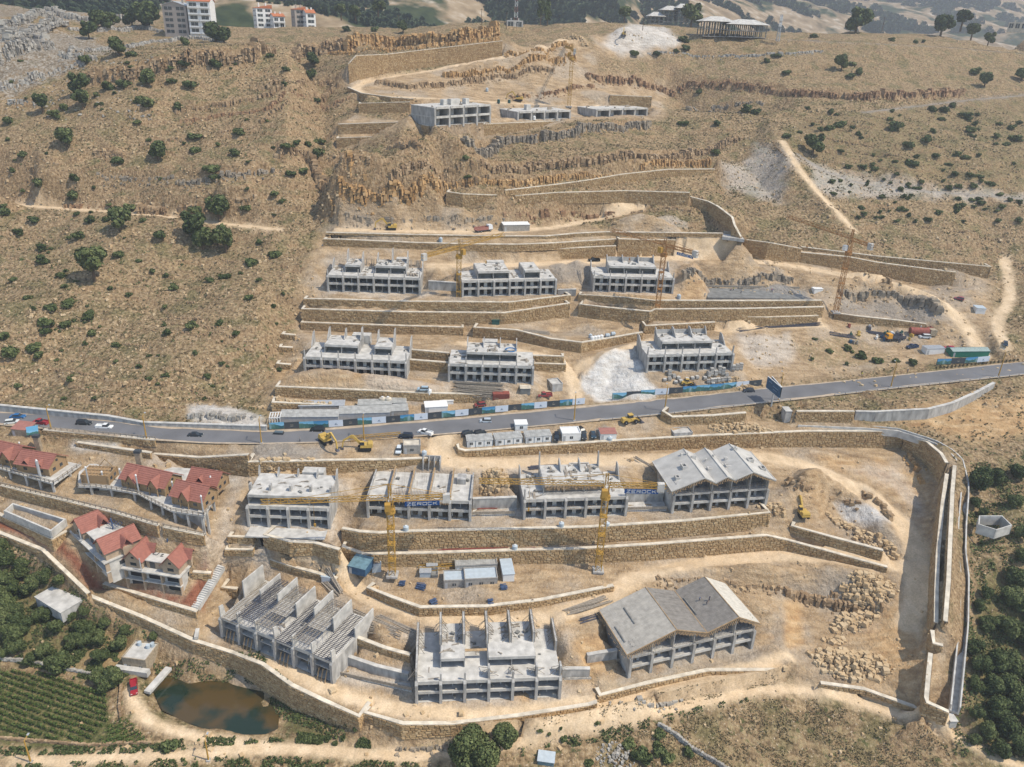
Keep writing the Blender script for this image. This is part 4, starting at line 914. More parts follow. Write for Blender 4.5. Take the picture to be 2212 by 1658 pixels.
# ---------------------------------------------------------------- concrete shells of terraced houses
def frame_empty(key, name, label, cat='building', group=None):
    p, q, u, n, z, dep, zr = PAD[key]
    o = empty(name, p, label, cat, group, math.atan2(u.y, u.x)); return o, (q-p).length, dep
def fin(x, pts_, w=.28): return MB().prism([(y, z) for y, z in pts_], x-w/2, x+w/2, 0)
def sticks(k, x0, x1, y0, y1, z, n, L=3., w=.12, zs=.3, seed=0, up=0.):
    mb = MB(); r = random.Random(seed+k)
    for _ in range(n):
        x, y, a = r.uniform(x0, x1), r.uniform(y0, y1), r.uniform(-.5, .5)+(math.pi/2 if r.random() < .35 else 0); l = L*r.uniform(.4, 1)
        zz = z+r.uniform(0.05, zs); mb.bar((x-l/2*math.cos(a), y-l/2*math.sin(a), zz), (x+l/2*math.cos(a), y+l/2*math.sin(a), zz+r.uniform(0, up)), w*r.uniform(.6, 1.6))
    return mb
def shell(key, label, n, windows=True, cover=(), stub=2.4, rear=(), s=3.2, y3=4.6, podium=0., group='bare concrete terraced shells', fulls=False, debris=14, walls3=None, backwall=0., shaft=None, balc=True, seed=0):
    root, Wd, D = frame_empty(key, 'concrete_shell', label, 'building', group)
    bw = Wd/n; C, CP_, CDk = M['concrete'], M['concrete_pale'], M['concrete_dark']; r = random.Random(seed)
    H1, H2, H3 = s, 2*s, 3*s
    MB().box(-.2, Wd+.2, -.3, D, -.6-podium, .05).build('ground_slab', CP_, root)
    for i in range(n+1):
        x = i*bw
        MB().box(x-.36, x+.36, -1.0, .45, -.5-podium, H2-.35).quadbox([(x-.36,-1.,H2-.35),(x+.36,-1.,H2-.35),(x+.36,.45,H2-.35),(x-.36,.45,H2-.35),(x-.36,-.55,H2+.1),(x+.36,-.55,H2+.1),(x+.36,.45,H2+.1),(x-.36,.45,H2+.1)]).build('column', C, root)
        MB().box(x-.13, x+.13, .45, D-.05, .05, H2-.25).build('party_wall', C, root)
    MB().box(0, Wd, D-.3, D, .05, H2-.25).build('back_wall', C, root)
    MB().box(.02, Wd-.02, .1, D-.02, H1-.22, H1).build('floor_slab', CP_, root)
    MB().box(-.15, Wd+.15, 0., D+.1, H2-.25, H2).build('roof_slab', CP_, root)
    for i in range(n):
        a, b = i*bw+.38, (i+1)*bw-.38
        if balc:
            MB().box(a, b, -.55, -.35, H1-.35, H1+.5).box(a, b, -.35, .3, H1-.2, H1-.02).build('balcony', CP_, root)
        MB().box(a-.02, b+.02, -.28, 0.-.02, H2-.75, H2+.3).build('edge_beam', CP_, root)
        for lv in (0, 1):
            z0 = lv*s+.05; z1 = z0+s-.3
            if windows is True or (windows == 'low' and lv == 0) or (windows == 'mix' and (lv == 0 or i % 3 < 2)):
                y0, y1 = 1.3, 1.5; m_ = (a+b)/2; ww = (b-a)*.285; p = (b-a)*.15/2
                xs = [(a, a+p), (m_-(b-a)*.12, m_+(b-a)*.12), (b-p, b)]
                mb = MB()
                for x0, x1 in xs: mb.box(x0, x1, y0, y1, z0, z1)
                mb.box(a, b, y0+.002, y1+.002, z1-.45, z1-.002)
                mb.build('facade_wall', CP_, root)
            else:
                MB().box((a+b)/2-.14, (a+b)/2+.14, 1.4, 1.7, z0, z1).build('post', CP_, root)
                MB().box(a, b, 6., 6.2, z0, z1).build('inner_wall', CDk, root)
    # third storey over some bays
    runs = []
    for i in sorted(cover):
        if runs and runs[-1][1] == i: runs[-1][1] = i+1
        else: runs.append([i, i+1])
    for i0, i1 in runs:
        a, b = i0*bw, i1*bw
        MB().box(a+.1, b-.1, y3, D-.3, H3-.22, H3).build('upper_roof_slab', CP_, root)
        MB().box(a+.1, b-.1, y3-.22, y3-.01, H3-.75, H3+.12).build('upper_edge_beam', CP_, root)
        for i in range(i0, i1+1): MB().box(i*bw-.13, i*bw+.13, y3+.1, D-.4, H2, H3-.22).build('upper_party_wall', C, root)
        for i in range(i0, i1):
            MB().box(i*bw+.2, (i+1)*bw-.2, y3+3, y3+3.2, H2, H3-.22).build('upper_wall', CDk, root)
        MB().box(a+.2, b-.2, D-.6, D-.35, H2, H3-.22).build('upper_back_wall', C, root)
        if backwall: MB().box(a, b, D-.6, D-.36, H3, H3+backwall).build('upstand', C, root)
    if stub:
        for i in range(n+1):
            x = i*bw; h = stub*r.uniform(.85, 1.15); t = min(h, 1.2)
            if fulls or (i in cover or i-1 in cover): 
                fin(x, [(-.1, H2), (y3+.1, H2), (y3+.1, H2+h+.6), (y3-.6, H2+h+.4), (.5, H2+.9), (.35, H2+h), (-.1, H2+h)] if fulls else [(-.1, H2), (.35, H2), (.35, H2+h), (-.1, H2+h)], .3).build('front_fin', C, root)
            else: fin(x, [(-.2, H2), (.9, H2), (.35, H2+h), (-.1, H2+h)], .3).build('front_fin', C, root)
    for i, top, ln in rear:
        x = i*bw; base = H3 if (i in cover or i-1 in cover) else H2
        fin(x, [(D-ln, base), (D-.1, base), (D-.1, base+top), (D-ln*.35, base+top), (D-ln, base+.3)], .3).build('rear_fin', C, root)
    if shaft:
        x, w_, h = shaft
        MB().box(x, x+w_, D+.1, D+3.2, H2-.3, H2+h).build('stair_block', CP_, root)
    if debris:
        mb = MB()
        for j in range(debris):
            i = r.randrange(n); z = H3 if i in cover else H2; y0 = y3+1 if i in cover else .8; y1 = D-1
            x = (i+r.uniform(.2, .8))*bw; y = r.uniform(y0, y1); a = r.choice((0, .1, 1.5)); l = r.uniform(.8, 3.)
            for q in range(r.randrange(1, 6)):
                dx = r.uniform(-.5, .5); mb.bar((x-l/2*math.cos(a)+dx, y-l/2*math.sin(a)+dx, z+.06), (x+l/2*math.cos(a)+dx, y+l/2*math.sin(a)-dx, z+.1+r.uniform(0,.3)), r.uniform(.1, .35), .08)
        o = mb.build('building_debris', M['oldwood'], root); o['kind'] = 'stuff'
        mb = MB()
        for j in range(debris//2):
            i = r.randrange(n); z = H3 if i in cover else H2
            mb.rbox((i+r.uniform(.2, .8))*bw, r.uniform(y3+1, D-1), z, r.uniform(.3, 1.1), r.uniform(.3, 1.), r.uniform(.1, .7), r.uniform(0, 3))
        o = mb.build('material_stack', M['concrete_dark'], root); o['kind'] = 'stuff'
        mb = MB(); ru_ = r.uniform
        for i in range(n):        # small things left standing on the balconies and inside
            for j in range(3):
                x = (i+ru_(.12, .88))*bw; lv = r.choice((0, 1)); mb.rbox(x, ru_(.1, 1.), lv*s+.02, ru_(.2, .7), ru_(.2, .5), ru_(.15, .7), ru_(0, 3))
        o = mb.build('balcony_clutter', M['coping'], root); o['kind'] = 'stuff'
    return root, Wd, D, bw
def joist_fringe(root, pts_, length=1.1, step=.55, name='joist_ends', dirn=(0,-1,-.25)):
    mb = MB(); d = Vector(dirn).normalized()
    for a, b in zip(pts_, pts_[1:]):
        a, b = Vector(a), Vector(b); n = max(2, int((b-a).length/step))
        for k in range(n):
            p = a.lerp(b, (k+.5)/n); r = random.Random(k*31+int(a.x*7)); mb.bar(p-d*.6, p+d*length*r.uniform(.5, 1.1), .13)
    o = mb.build(name, M['wood'], root); o['kind'] = 'stuff'; return o
def scaffold(root, x0, x1, y0, y1, z0, z1, nx, ny, nz, m=None, seed=1, name='scaffolding'):
    mb = MB(); r = random.Random(seed)
    xs = [x0+(x1-x0)*i/nx for i in range(nx+1)]; ys = [y0+(y1-y0)*i/max(1, ny) for i in range(ny+1)]; zs = [z0+(z1-z0)*i/nz for i in range(nz+1)]
    for x in xs:
        for y in ys: mb.bar((x+r.uniform(-.1,.1), y, z0), (x, y, z1+r.uniform(0,.9)), .07, n=3)
    for z in zs[1:]:
        for y in ys: mb.bar((x0, y, z+r.uniform(-.1,.1)), (x1, y, z), .06, n=3)
        for x in xs: mb.bar((x, y0, z), (x, y1, z), .06, n=3) if y1 > y0 else None
    for x, x_ in zip(xs, xs[1:]):
        if r.random() < .4: mb.bar((x, y0, z0), (x_, y0, z1), .05, n=3)
    o = mb.build(name, m or M['steel'], root, fix=False); o['kind'] = 'stuff'; return o
M['bluesteel'] = mat('blue_steel', (.07,.11,.20), .6, .3, 2)
A_ = shell('A', 'open fronted concrete shell at the left end of the upper row, littered with planks', 6, 'no', (1,3,4), 2.6, [(0,3.4,5),(1,4.2,5),(2,3.2,5),(3,3,4.5),(4,5,5),(5,4,5),(6,3.6,5)], debris=44, seed=1, shaft=(25, 5, 3.6))
root = A_[0]; mb = MB(); r = random.Random(5)
for k in range(46):
    x = r.uniform(7, 35); mb.bar((x, 14.6, 6.2), (x+r.uniform(-.3,.3), 15.2, 9.4), r.uniform(.12,.3))
for k in range(4): mb.rbox(31+k*1.1, 4+r.uniform(-.5, .5), 6.45, .7, 3.2, .5, .1+k*.1)
o = mb.build('leaning_planks', M['oldwood'], root); o['kind'] = 'stuff'
B_ = shell('B', 'concrete shell with paired window holes in the middle of the upper row', 6, True, (1,2,4), 0, [], y3=1.6, debris=26, seed=2, shaft=(12, 7, 3.4))
C_ = shell('C', 'concrete shell behind the crane at the right end of the upper row', 5, True, (1,2,3), 2.6, [(0,3.2,4),(1,2.6,4),(2,2.6,4),(3,2.6,4),(4,2.8,4),(5,3.4,5)], backwall=1.7, debris=8, seed=3)
D_ = shell('D', 'concrete shell behind the long sand heap, with pointed wall fins on its roof', 6, True, (1,2,4), 2.8, [(0,4.6,5),(1,3.2,5),(2,3,4.5),(3,3.8,5),(4,3,4.5),(5,3.8,5),(6,4.4,6)], debris=10, seed=4, shaft=(13.5, 6.5, 3.4))
E_ = shell('E', 'concrete shell with a coil of blue hose on its roof', 5, True, (1,2,3), 2.4, [(1,2.2,5),(2,2.2,5),(3,2.2,5),(4,2.2,5)], y3=3.6, debris=30, seed=5, shaft=(11, 5.4, 3.5))
root = E_[0]; mb = MB()
for q in range(3):
    R_ = 1.6-.18*q
    for k in range(20):
        a, b = 2*math.pi*k/20, 2*math.pi*(k+1)/20; mb.bar((21.2+R_*1.25*math.cos(a), 6.6+R_*1.3*math.sin(a), 9.75), (21.2+R_*1.25*math.cos(b), 6.6+R_*1.3*math.sin(b), 9.75), .16, n=5)
hz = mb.build('hose_coil', mat('blue_plastic', (.04,.16,.36), .5, .1, 2)); hz.parent = None
hz.matrix_world = Matrix.Translation(root.location) @ Matrix.Rotation(root.rotation_euler.z, 4, 'Z'); tag(hz, 'coiled blue hose lying on the flat roof of a concrete shell', 'hose')
F_ = shell('F', 'concrete shell above the block pallets, right beside the white heap', 5, True, (1,2,3), 2.8, [(0,3.2,6),(1,2.6,3),(2,2.8,5.5),(3,2.8,5.5),(4,2.6,2.6),(5,3.2,6)], backwall=1.6, podium=3.2, debris=14, seed=6)
root, Wd, D = F_[:3]
MB().box(.4, Wd-.4, -.9, -.3, -3.6, -.05).build('podium_wall', M['concrete'], root)
G_ = shell('G', 'low concrete shell with long balcony bands, leftmost of the central row', 4, 'no', (0,1,2,3), 0, [(0,2.6,1.6),(1,2.2,2.4),(2,2,2),(3,2.2,2.4),(4,2.4,3)], y3=.9, debris=8, seed=7, shaft=(12.4, 6.4, 3.8), group='central row shells')
root, Wd, D, bw = G_
for i in range(5): MB().box(i*bw-.3, i*bw+.3, 3.2, 4.6, 9.6, 11.4).build('front_fin', M['concrete'], root)
MB().box(.4, Wd-.4, -5.5, -.4, -.5, -.12).build('terrace_slab', M['concrete_pale'], root)
H_ = shell('H', 'two storey concrete shell under the left crane with timber topped walls on its slab', 5, 'low', (), 0, [], debris=10, seed=8, group='central row shells')
root, Wd, D, bw = H_
for i in range(6):
    MB().box(i*bw-.2, i*bw+.2, .3, D-.2, 6.4, 7.3 if i in (0, 5) else 8.1).build('upper_party_wall', M['concrete'], root)
    if 0 < i < 5: MB().box(i*bw-.24, i*bw+.24, .3, D+.3, 8.12, 8.3).build('formwork_cap', M['wood'], root)
mb = MB(); r = random.Random(3)
for k in range(90):
    x = bw+r.uniform(0, 3)*bw; y = r.uniform(.4, D); mb.bar((x, y, 6.4), (x, y, 6.4+r.uniform(.8, 2.4)), .05, n=3)
for k in range(40):
    x = bw+k*.45; mb.bar((x, 1., 6.9), (x, 4.4, 7.1), .09)
o = mb.build('rebar', M['wood'], root); o['kind'] = 'stuff'
joist_fringe(root, [(bw, -.3, 6.1), (4*bw, -.3, 6.1)], 1.2, .5)
mb = MB(); x0, y0 = 14.2, D+.4
for a, b, c, d in ((x0, x0+.3, y0, y0+3.4), (x0+5.2, x0+5.5, y0, y0+3.4), (x0+.3, x0+5.2, y0+3.1, y0+3.4), (x0+1.8, x0+2, y0, y0+3), (x0+3.5, x0+3.7, y0, y0+3)): mb.box(a, b, c, d, 5.6, 10.6)
mb.build('stair_shaft', M['concrete'], root)
MB().box(25.4, 28., 9, 12.6, 6.4, 8.2).build('roof_box', M['concrete'], root)
I_ = shell('I', 'concrete shell under the right crane with a fringe of timber formwork', 5, 'mix', (1,2,3), 0, [(0,3.6,6),(1,4.8,2),(2,2.4,5),(3,2.4,5),(4,4.6,2),(5,3.8,5)], y3=3.2, debris=46, seed=9, group='central row shells')
root, Wd, D, bw = I_
joist_fringe(root, [(bw, 2.9, 9.1), (4*bw, 2.9, 9.1)], 1.7, .45); joist_fringe(root, [(bw, 2.2, 8.2), (4*bw, 2.2, 8.2)], .5, .45)
joist_fringe(root, [(.4, -.2, 3.3), (4*bw, -.2, 3.3)], .8, .6)
for x in (0, Wd): fin(x, [(-.2, 6.4), (1.2, 6.4), (.35, 10.), (-.2, 10.)], .4).build('front_fin', M['concrete'], root)
mb = MB(); x0, y0 = 16.5, D+.6
for a, b, c, d in ((x0, x0+.4, y0, y0+3.6), (x0+6, x0+6.4, y0, y0+3.6), (x0+.4, x0+6, y0+3.2, y0+3.6), (x0+2.4, x0+4, y0, y0+.4)): mb.box(a, b, c, d, 5.4, 7.6)
mb.build('stair_shaft', M['concrete_pale'], root)
# K: scaffolded shell, L: propped shell
K_ = shell('K', 'scaffolded concrete shell at lower left, its roof bays covered with steel decking frames', 6, 'no', (), 0, [], debris=6, seed=10, balc=False, group='lowest row shells')
root, Wd, D, bw = K_
tall = {0: 4, 1: 5, 2: 6, 3: 6, 4: 6, 5: 6, 6: 3}
for i in range(7):
    x = i*bw
    fin(x, [(8.6, 6.4), (D-.2, 6.4), (D-.2, 11.2 if i % 2 else 12), (8.6, 11.2 if i % 2 else 12)] if i < 6 else [(9.5, 0), (D+1, 0), (D+1, 9.6), (9.5, 9.6)], .35).build('upper_party_wall', M['concrete_pale'], root)
    fin(x, [(-.4, 6.4), (1.4, 6.4), (.9, 9.9), (-.4, 10.2)], .35).build('front_fin', M['concrete_pale'], root)
for i, z in ((1, 9.7), (2, 9.7), (4, 9.7), (0, 6.6), (3, 6.7), (5, 6.9)):
    x0, x1 = i*bw+.2, (i+1)*bw-.2; y0, y1 = (-.6, D-.5)
    if i in (1, 2, 4): 
        scaffold(root, x0, x1, .2, D-1, 6.45, z, 4, 8, 2, M['bluesteel'], i)
        if i != 1: MB().box(x0+.2, x1-.2, 5, 11, z-.5, z-.3).build('deck_slab', M['concrete_pale'], root)
    mb = MB(); nn = 30
    for k in range(nn): mb.bar((x0, y0+(y1-y0)*k/nn, z+.1), (x1, y0+(y1-y0)*k/nn, z+.1), .08, .14)
    for k in range(5): mb.bar((x0+(x1-x0)*(k+.5)/5, y0, z), (x0+(x1-x0)*(k+.5)/5, y1, z), .11, .16)
    o = mb.build('decking_beams', M['steel'] if i % 2 else M['oldwood'], root); o['kind'] = 'stuff'
mb = MB(); r = random.Random(4)
for i in (0, 1, 3, 5):
    for k in range(3): x = (i+.3+.2*k)*bw; mb.bar((x, -1.6, -.3), (x+.1, -.4, 3.1), .22)
o = mb.build('timber_props', M['wood'], root); o['kind'] = 'stuff'
MB().box(Wd-.2, Wd+.1, -.4, 7.2, 0, 7.).build('end_wall', M['concrete_pale'], root)
L_ = shell('L', 'lowest concrete shell, its upper walls braced with slanting timber props', 6, 'no', (1,3,4), 0, [], y3=4.2, debris=20, seed=11, group='lowest row shells')
root, Wd, D, bw = L_
mb = MB(); r = random.Random(8)
for i in range(7):
    x = i*bw; base = 9.6 if i in (1, 2, 3, 4, 5) else 6.4
    fin(x, [(D-8, base-.2), (D+.6, base-.2), (D+.6, base+3.2), (D-8, base+3.2)], .45).build('rear_fin', M['concrete'], root)
    if i != 0: fin(x, [(.2, 6.4), (2.2, 6.4), (1.9, 9.8), (.2, 9.8)] if i in (0, 5, 6, 3) else [(-.1, 6.4), (.35, 6.4), (.35, 8.8), (-.1, 8.8)], .45).build('front_fin', M['concrete'], root)
    else: fin(x, [(.2, 6.4), (9, 6.4), (9, 9.4), (.2, 9.4)], .45).build('front_fin', M['concrete'], root)
    for k in range(16):
        y = r.uniform(D-8, D); zt_ = base+r.uniform(1.2, 3.4); sgn = r.choice((-1, 1)); mb.bar((x, y, zt_), (x+sgn*r.uniform(1.2, 2.2), y+r.uniform(-.3, .3), base-.1), .1)
        y = D-8+k*.6; mb.bar((x-.3, y, base), (x-.3, y, base+3.6), .12); mb.bar((x+.3, y, base), (x+.3, y, base+3.5), .12)
    if i in (0, 4, 5, 6, 3):
        for k in range(10): mb.bar((x, 1., 6.4+r.uniform(1.5, 3.4)), (x+r.uniform(-2.6, 2.6), 1+r.uniform(-.4, 3.4), 6.5), .1)
o = mb.build('timber_props', M['oldwood'], root); o['kind'] = 'stuff'
MB().box(2*bw+.2, 3*bw-.2, 6.6, 7.4, 9.3, 9.5).build('gangway', M['wood'], root)
for key, lab, sh in (('T1', 'two storey concrete frame at the left of the topmost row, block pallets on its roof', 2), ('T2', 'low single storey concrete frame in the middle of the topmost row', 1), ('T3', 'low single storey concrete frame at the right of the topmost row', 1)):
    root, Wd, D = frame_empty(key, 'concrete_shell', lab, 'building', 'topmost row frames'); n = 4; bw = Wd/n; s = 4.1; H = s*sh
    MB().box(-.2, Wd+.2, -.3, D, -1.5, .1).build('ground_slab', M['concrete_pale'], root)
    for i in range(5):
        MB().box(i*bw-.5, i*bw+.5, -1.1, .5, -1, H-.3).build('column', M['concrete'], root)
        MB().box(i*bw-.15, i*bw+.15, .5, D, .1, H-.3).build('party_wall', M['concrete'], root)
    for k in range(sh): MB().box(-.3, Wd+.3, -.9 if k == 0 and sh == 2 else -.9, D+.2, s*(k+1)-.4, s*(k+1)).build('floor_slab', M['concrete_pale'], root)
    for i in range(4):
        for k in range(sh):
            MB().box(i*bw+.55, (i+1)*bw-.55, -1.3, -.92, s*(k+1)-.7, s*(k+1)+.3).build('edge_beam', M['concrete_pale'], root)
            MB().box(i*bw+bw*.35, i*bw+bw*.6, 2, 2.3, s*k+.1, s*(k+1)-.4).build('post', M['concrete'], root)
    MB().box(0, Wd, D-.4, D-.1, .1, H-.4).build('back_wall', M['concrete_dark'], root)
    mb = MB(); r = random.Random(sh)
    for x, w_ in ((.45, 6), (.32, 2.4), (.72, 2.4)) if sh == 2 else ((.3, 2.6),): mb.box(Wd*x, Wd*x+w_, 6, 8.5, H, H+2.6)
    if key != 'T3': mb.build('block_pallets', M['concrete_pale'], root)
    mb = MB()
    for k in range(6): mb.rbox(r.uniform(0, Wd), r.uniform(2, D-1), H, r.uniform(.5, 3), .5, r.uniform(.2, 1.4), r.uniform(0, 3))
    o = mb.build('building_debris', M['oldwood'], root); o['kind'] = 'stuff'
# gabled halls J and M
def hall(key, label, n, prof, roofm, oh=1.6, back=1.8, chim=(), group='gabled halls'):
    root, Wd, D = frame_empty(key, 'gabled_hall', label, 'building', group); bw = Wd/n; s = 3.2
    MB().box(-.2, Wd+.2, -.3, D, -.6, .05).build('ground_slab', M['concrete_pale'], root)
    def zr(x): return float(np.interp(x, [p[0]*(Wd+2*1.5)-1.5 for p in prof], [p[1] for p in prof]))
    for i in range(n+1):
        x = i*bw
        MB().box(x-.4, x+.4, -.9, .5, -.5, 6.3).build('column', M['concrete'], root)
        MB().box(x-.14, x+.14, -.2, .3, 6.3, zr(x)-.4).build('upper_column', M['concrete'], root)
        MB().box(x-.13, x+.13, .5, D, .05, min(zr(x)-.5, 9.4)).build('party_wall', M['concrete_pale'], root)
    MB().box(0, Wd, D-.3, D, .05, 6).build('back_wall', M['concrete'], root)
    for k in (1, 2): MB().box(.02, Wd-.02, .1, D-.02, s*k-.22, s*k).build('floor_slab', M['concrete_pale'], root)
    for i in range(n):
        a, b = i*bw+.42, (i+1)*bw-.42
        MB().box(a, b, -.6, -.35, s-.35, s+.45).build('balcony', M['concrete_pale'], root)
        MB().box(a, b, -.3, -.05, 2*s-.5, 2*s+.25).build('edge_beam', M['concrete_pale'], root)
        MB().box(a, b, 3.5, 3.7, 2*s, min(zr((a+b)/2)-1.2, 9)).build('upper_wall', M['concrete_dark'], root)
        for lv in (0, 1):
            MB().box((a+b)/2-.4, (a+b)/2+.4, 1.2, 1.4, lv*s+.05, lv*s+s-.22).build('pier', M['concrete'], root)
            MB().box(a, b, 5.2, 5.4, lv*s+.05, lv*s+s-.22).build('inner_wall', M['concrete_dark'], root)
    xs = [p[0]*(Wd+3)-1.5 for p in prof]; th = .32
    for i in range(len(prof)-1):       # each roof slope is a slab of its own
        x0, x1, z0, z1 = xs[i], xs[i+1], prof[i][1], prof[i+1][1]; dx = x1-x0; dz = z1-z0; l = math.hypot(dx, dz); nx, nz = -dz/l*th, dx/l*th
        e = .02
        c = [(x0+e, -oh, z0-th), (x1-e, -oh, z1-th), (x1-e, D+back, z1-th), (x0+e, D+back, z0-th), (x0+e, -oh, z0), (x1-e, -oh, z1), (x1-e, D+back, z1), (x0+e, D+back, z0)]
        dk = roofm is M['decking']; rm_ = (roofm, M['deck2'], M['deck2'], M['deck3'])[i] if dk else roofm
        f = MB().quadbox(c).build('roof_slope', rm_, root)
        if dk:       # boards one by one along the slope
            mb = MB(); nn = int((D+back+oh)/.42)
            for k in range(nn):
                y0 = -oh+.42*k; y1 = y0+.36; u = random.Random(k+i*91).uniform(.03, .09)
                mb.quadbox([(x0+e, y0, z0+.01), (x1-e, y0, z1+.01), (x1-e, y1, z1+.01), (x0+e, y1, z0+.01), (x0+e, y0, z0+u), (x1-e, y0, z1+u), (x1-e, y1, z1+u), (x0+e, y1, z0+u)])
            o = mb.build('roof_boards', rm_, root); o['kind'] = 'stuff'
        joist_fringe(root, [(x0, -oh, z0-th-.15), (x1, -oh, z1-th-.15)], .9, .5, 'joist_ends', (0, -1, -.5))
    joist_fringe(root, [(xs[0], -oh, prof[0][1]-th-.15), (xs[0], D+back, prof[0][1]-th-.15)], .9, .5, 'joist_ends', (-1, 0, -.5))
    joist_fringe(root, [(xs[-1], -oh, prof[-1][1]-th-.15), (xs[-1], D+back, prof[-1][1]-th-.15)], .9, .5, 'joist_ends', (1, 0, -.5))
    mb = MB()
    for i in range(len(prof)):
        mb.bar((xs[i], -oh, prof[i][1]+.12), (xs[i], D+back, prof[i][1]+.12), .22, .1)
    for i in range(len(prof)-1): mb.bar((xs[i], -oh-.03, prof[i][1]+.02), (xs[i+1], -oh-.03, prof[i+1][1]+.02), .14, .3)
    mb.build('edge_boards', M['wood'] if roofm is M['decking'] else M['concrete_pale'], root)
    for i in range(n): scaffold(root, i*bw+.6, (i+1)*bw-.6, .6, 2.6, 6.4, min(9.4, zr((i+.5)*bw)-.6), 5, 2, 2, None, i)
    scaffold(root, .5, Wd-.5, -1.2, -1.2, 6.4, 8.6, n*3, 0, 3, M['oldwood'], 7, 'scaffold_rails')
    for x, y, w_, d_, h in chim:
        z = zr(x); mb = MB()
        for a, b, c, d in ((x, x+.25, y, y+d_), (x+w_-.25, x+w_, y, y+d_), (x+.25, x+w_-.25, y, y+.25), (x+.25, x+w_-.25, y+d_-.25, y+d_)): mb.box(a, b, c, d, z-1.2, z+h)
        mb.build('roof_curb', M['concrete_pale'], root)
    return root, Wd, D, zr
M['decking'] = mat('weathered_decking', (.40,.375,.33), .9, .18, .8, streak=.2); M['deck2'] = mat('damp_decking', (.22,.205,.185), .9, .2, .8); M['deck3'] = mat('fresh_decking', (.56,.53,.46), .9, .12, .8)
M['roofcrete'] = mat('roof_screed', (.47,.455,.42), .85, .16, .35, .15, 3)
J_ = hall('J', 'three gabled concrete hall with small roof boxes at the right of the central row', 5, [(0,8.5),(.30,12.5),(.417,10.5),(.517,12.4),(.594,11.1),(.76,13.5),(1,10)], M['roofcrete'], chim=[(4.5,6,1.6,2.2,1.2),(1.2,2.4,1.4,1.8,1.),(6.5,13,.6,.6,.9),(8,12.5,.6,.6,.9),(9,10.6,1.6,.6,.7),(12.6,5.2,1.6,1.4,.8),(13.6,10,.5,.5,.8),(16,10.5,.5,.5,.8),(18.5,5.4,1.8,1.6,.7),(19.5,9,.9,.9,.9),(26,6.2,1.8,1.6,.6),(23.5,12,1.2,1.2,.9),(29,3,1.6,2.,.5)])
M_ = hall('M', 'two gabled hall with a weathered board roof and workers on top, at lower right', 6, [(0,8.1),(.343,12.9),(.58,9.5),(.81,12.5),(1,8.4)], M['decking'], .8, 1.8)
root = M_[0]; mb = MB()
for x, y0, y1 in ((-.2, 3, 9), (4.4, 7, 13.5), (22.5, 6, 13)): 
    z = M_[3](x); mb.bar((x, y0, z+.2), (x, y1, z+.2), .35, .2)
mb.build('roof_batten', M['concrete_dark'], root)
# ---------------------------------------------------------------- rock ledges and loose stones
def rk_template(k):
    r = random.Random(k+50); V = []
    for z, s in ((0, 1.08), (.55, .98), (1., .84)):
        for (x, y) in ((-.5,-.5),(.5,-.5),(.5,.5),(-.5,.5)):
            V.append((x*s+r.uniform(-.12,.12), y*s+r.uniform(-.10,.10), z+(r.uniform(-.12,.10) if z > .9 else r.uniform(-.1,.1) if z else 0)))
    return np.array(V)
RKT = [rk_template(k) for k in range(10)]
def blocks(name, Q, m, parent=None):
    """Q rows: x, y, z, width, depth, height, turn"""
    q = np.array(Q); T = np.array([RKT[i % 10] for i in np.random.randint(0, 10, len(q))])
    x = T[:,:,0]*q[:,3:4]; y = T[:,:,1]*q[:,4:5]; z = T[:,:,2]*q[:,5:6]; ca, sa = np.cos(q[:,6:7]), np.sin(q[:,6:7])
    V = np.stack([q[:,0:1]+x*ca-y*sa, q[:,1:2]+x*sa+y*ca, q[:,2:3]+z], 2).reshape(-1, 3)
    F_ = (STF[None]+np.arange(len(q))[:,None,None]*12).reshape(-1, 4)
    return link(name, mesh_np(name, V, F_, m, False, 4), parent)
def gline(s, step):
    L = [G(*map(float, t.split(',')[:2])) for t in s.split()]
    n = max(3, int(sum((b-a).length for a, b in zip(L, L[1:]))/step)); return resample(L, n)
def ledge(s, h, m='rock', wmin=.7, wmax=2.6, gap=.12, rows=1, seed=0, thick=1.2):
    L = gline(s, .5); r = random.Random(seed+int(L[0].x*3)); Q = []
    for row in range(rows):
        i = 0.
        hh0 = h*(1 if row == 0 else .5)
        while i < len(L)-2:
            w = r.uniform(wmin, wmax); j = int(i); p = L[j]; t = (L[min(j+3, len(L)-1)]-L[max(0, j-3)]); t.z = 0
            if t.length < .01: i += 1; continue
            t.normalize(); n = Vector((-t.y, t.x, 0)); n = n if n.y > 0 else -n
            env = .8+.45*fbm(np.array([p.x/7.]), np.array([p.y/7.+seed]), 3, 4)[0]*2
            if r.random() > gap and env > .5:
                hh = hh0*r.uniform(.8, 1.06)*env; dep = hh*.5+1.; c = p+n*(dep*.42+row*h*1.1+r.uniform(-.7,.8)*min(1.6, h*.26))
                g = gz(p.x-n.x*.8, p.y-n.y*.8)
                z_ = g-.8; top_ = g+hh; an_ = math.atan2(t.y, t.x)+r.uniform(-.35,.35)
                while z_ < top_-.2:      # the rock stands in broken, slightly shifted beds
                    s_ = min(r.uniform(1.1, 2.9), top_-z_); b_ = (z_-g)/max(hh, .1)*.45
                    Q.append((c.x+n.x*b_+r.uniform(-.22,.22), c.y+n.y*b_+r.uniform(-.3,.3), z_, w*r.uniform(.7, 1.15), dep, s_+.12, an_+r.uniform(-.3,.3))); z_ += s_
                if r.random() < .5:      # a fallen block at the foot
                    e = r.uniform(.4, 1.1); f = p-n*r.uniform(.5, 2.5); Q.append((f.x, f.y, gz(f.x, f.y)-.2, e, e*.8, e*.7, r.uniform(0, 3)))
            i += w*2*.80
    if Q: tag(blocks('rock_ledge', Q, M[m]), kind='structure')
M['rock_warm'] = stone_mat('rock_warm', [(.19,.105,.045),(.33,.20,.09),(.46,.295,.14),(.53,.38,.22)])
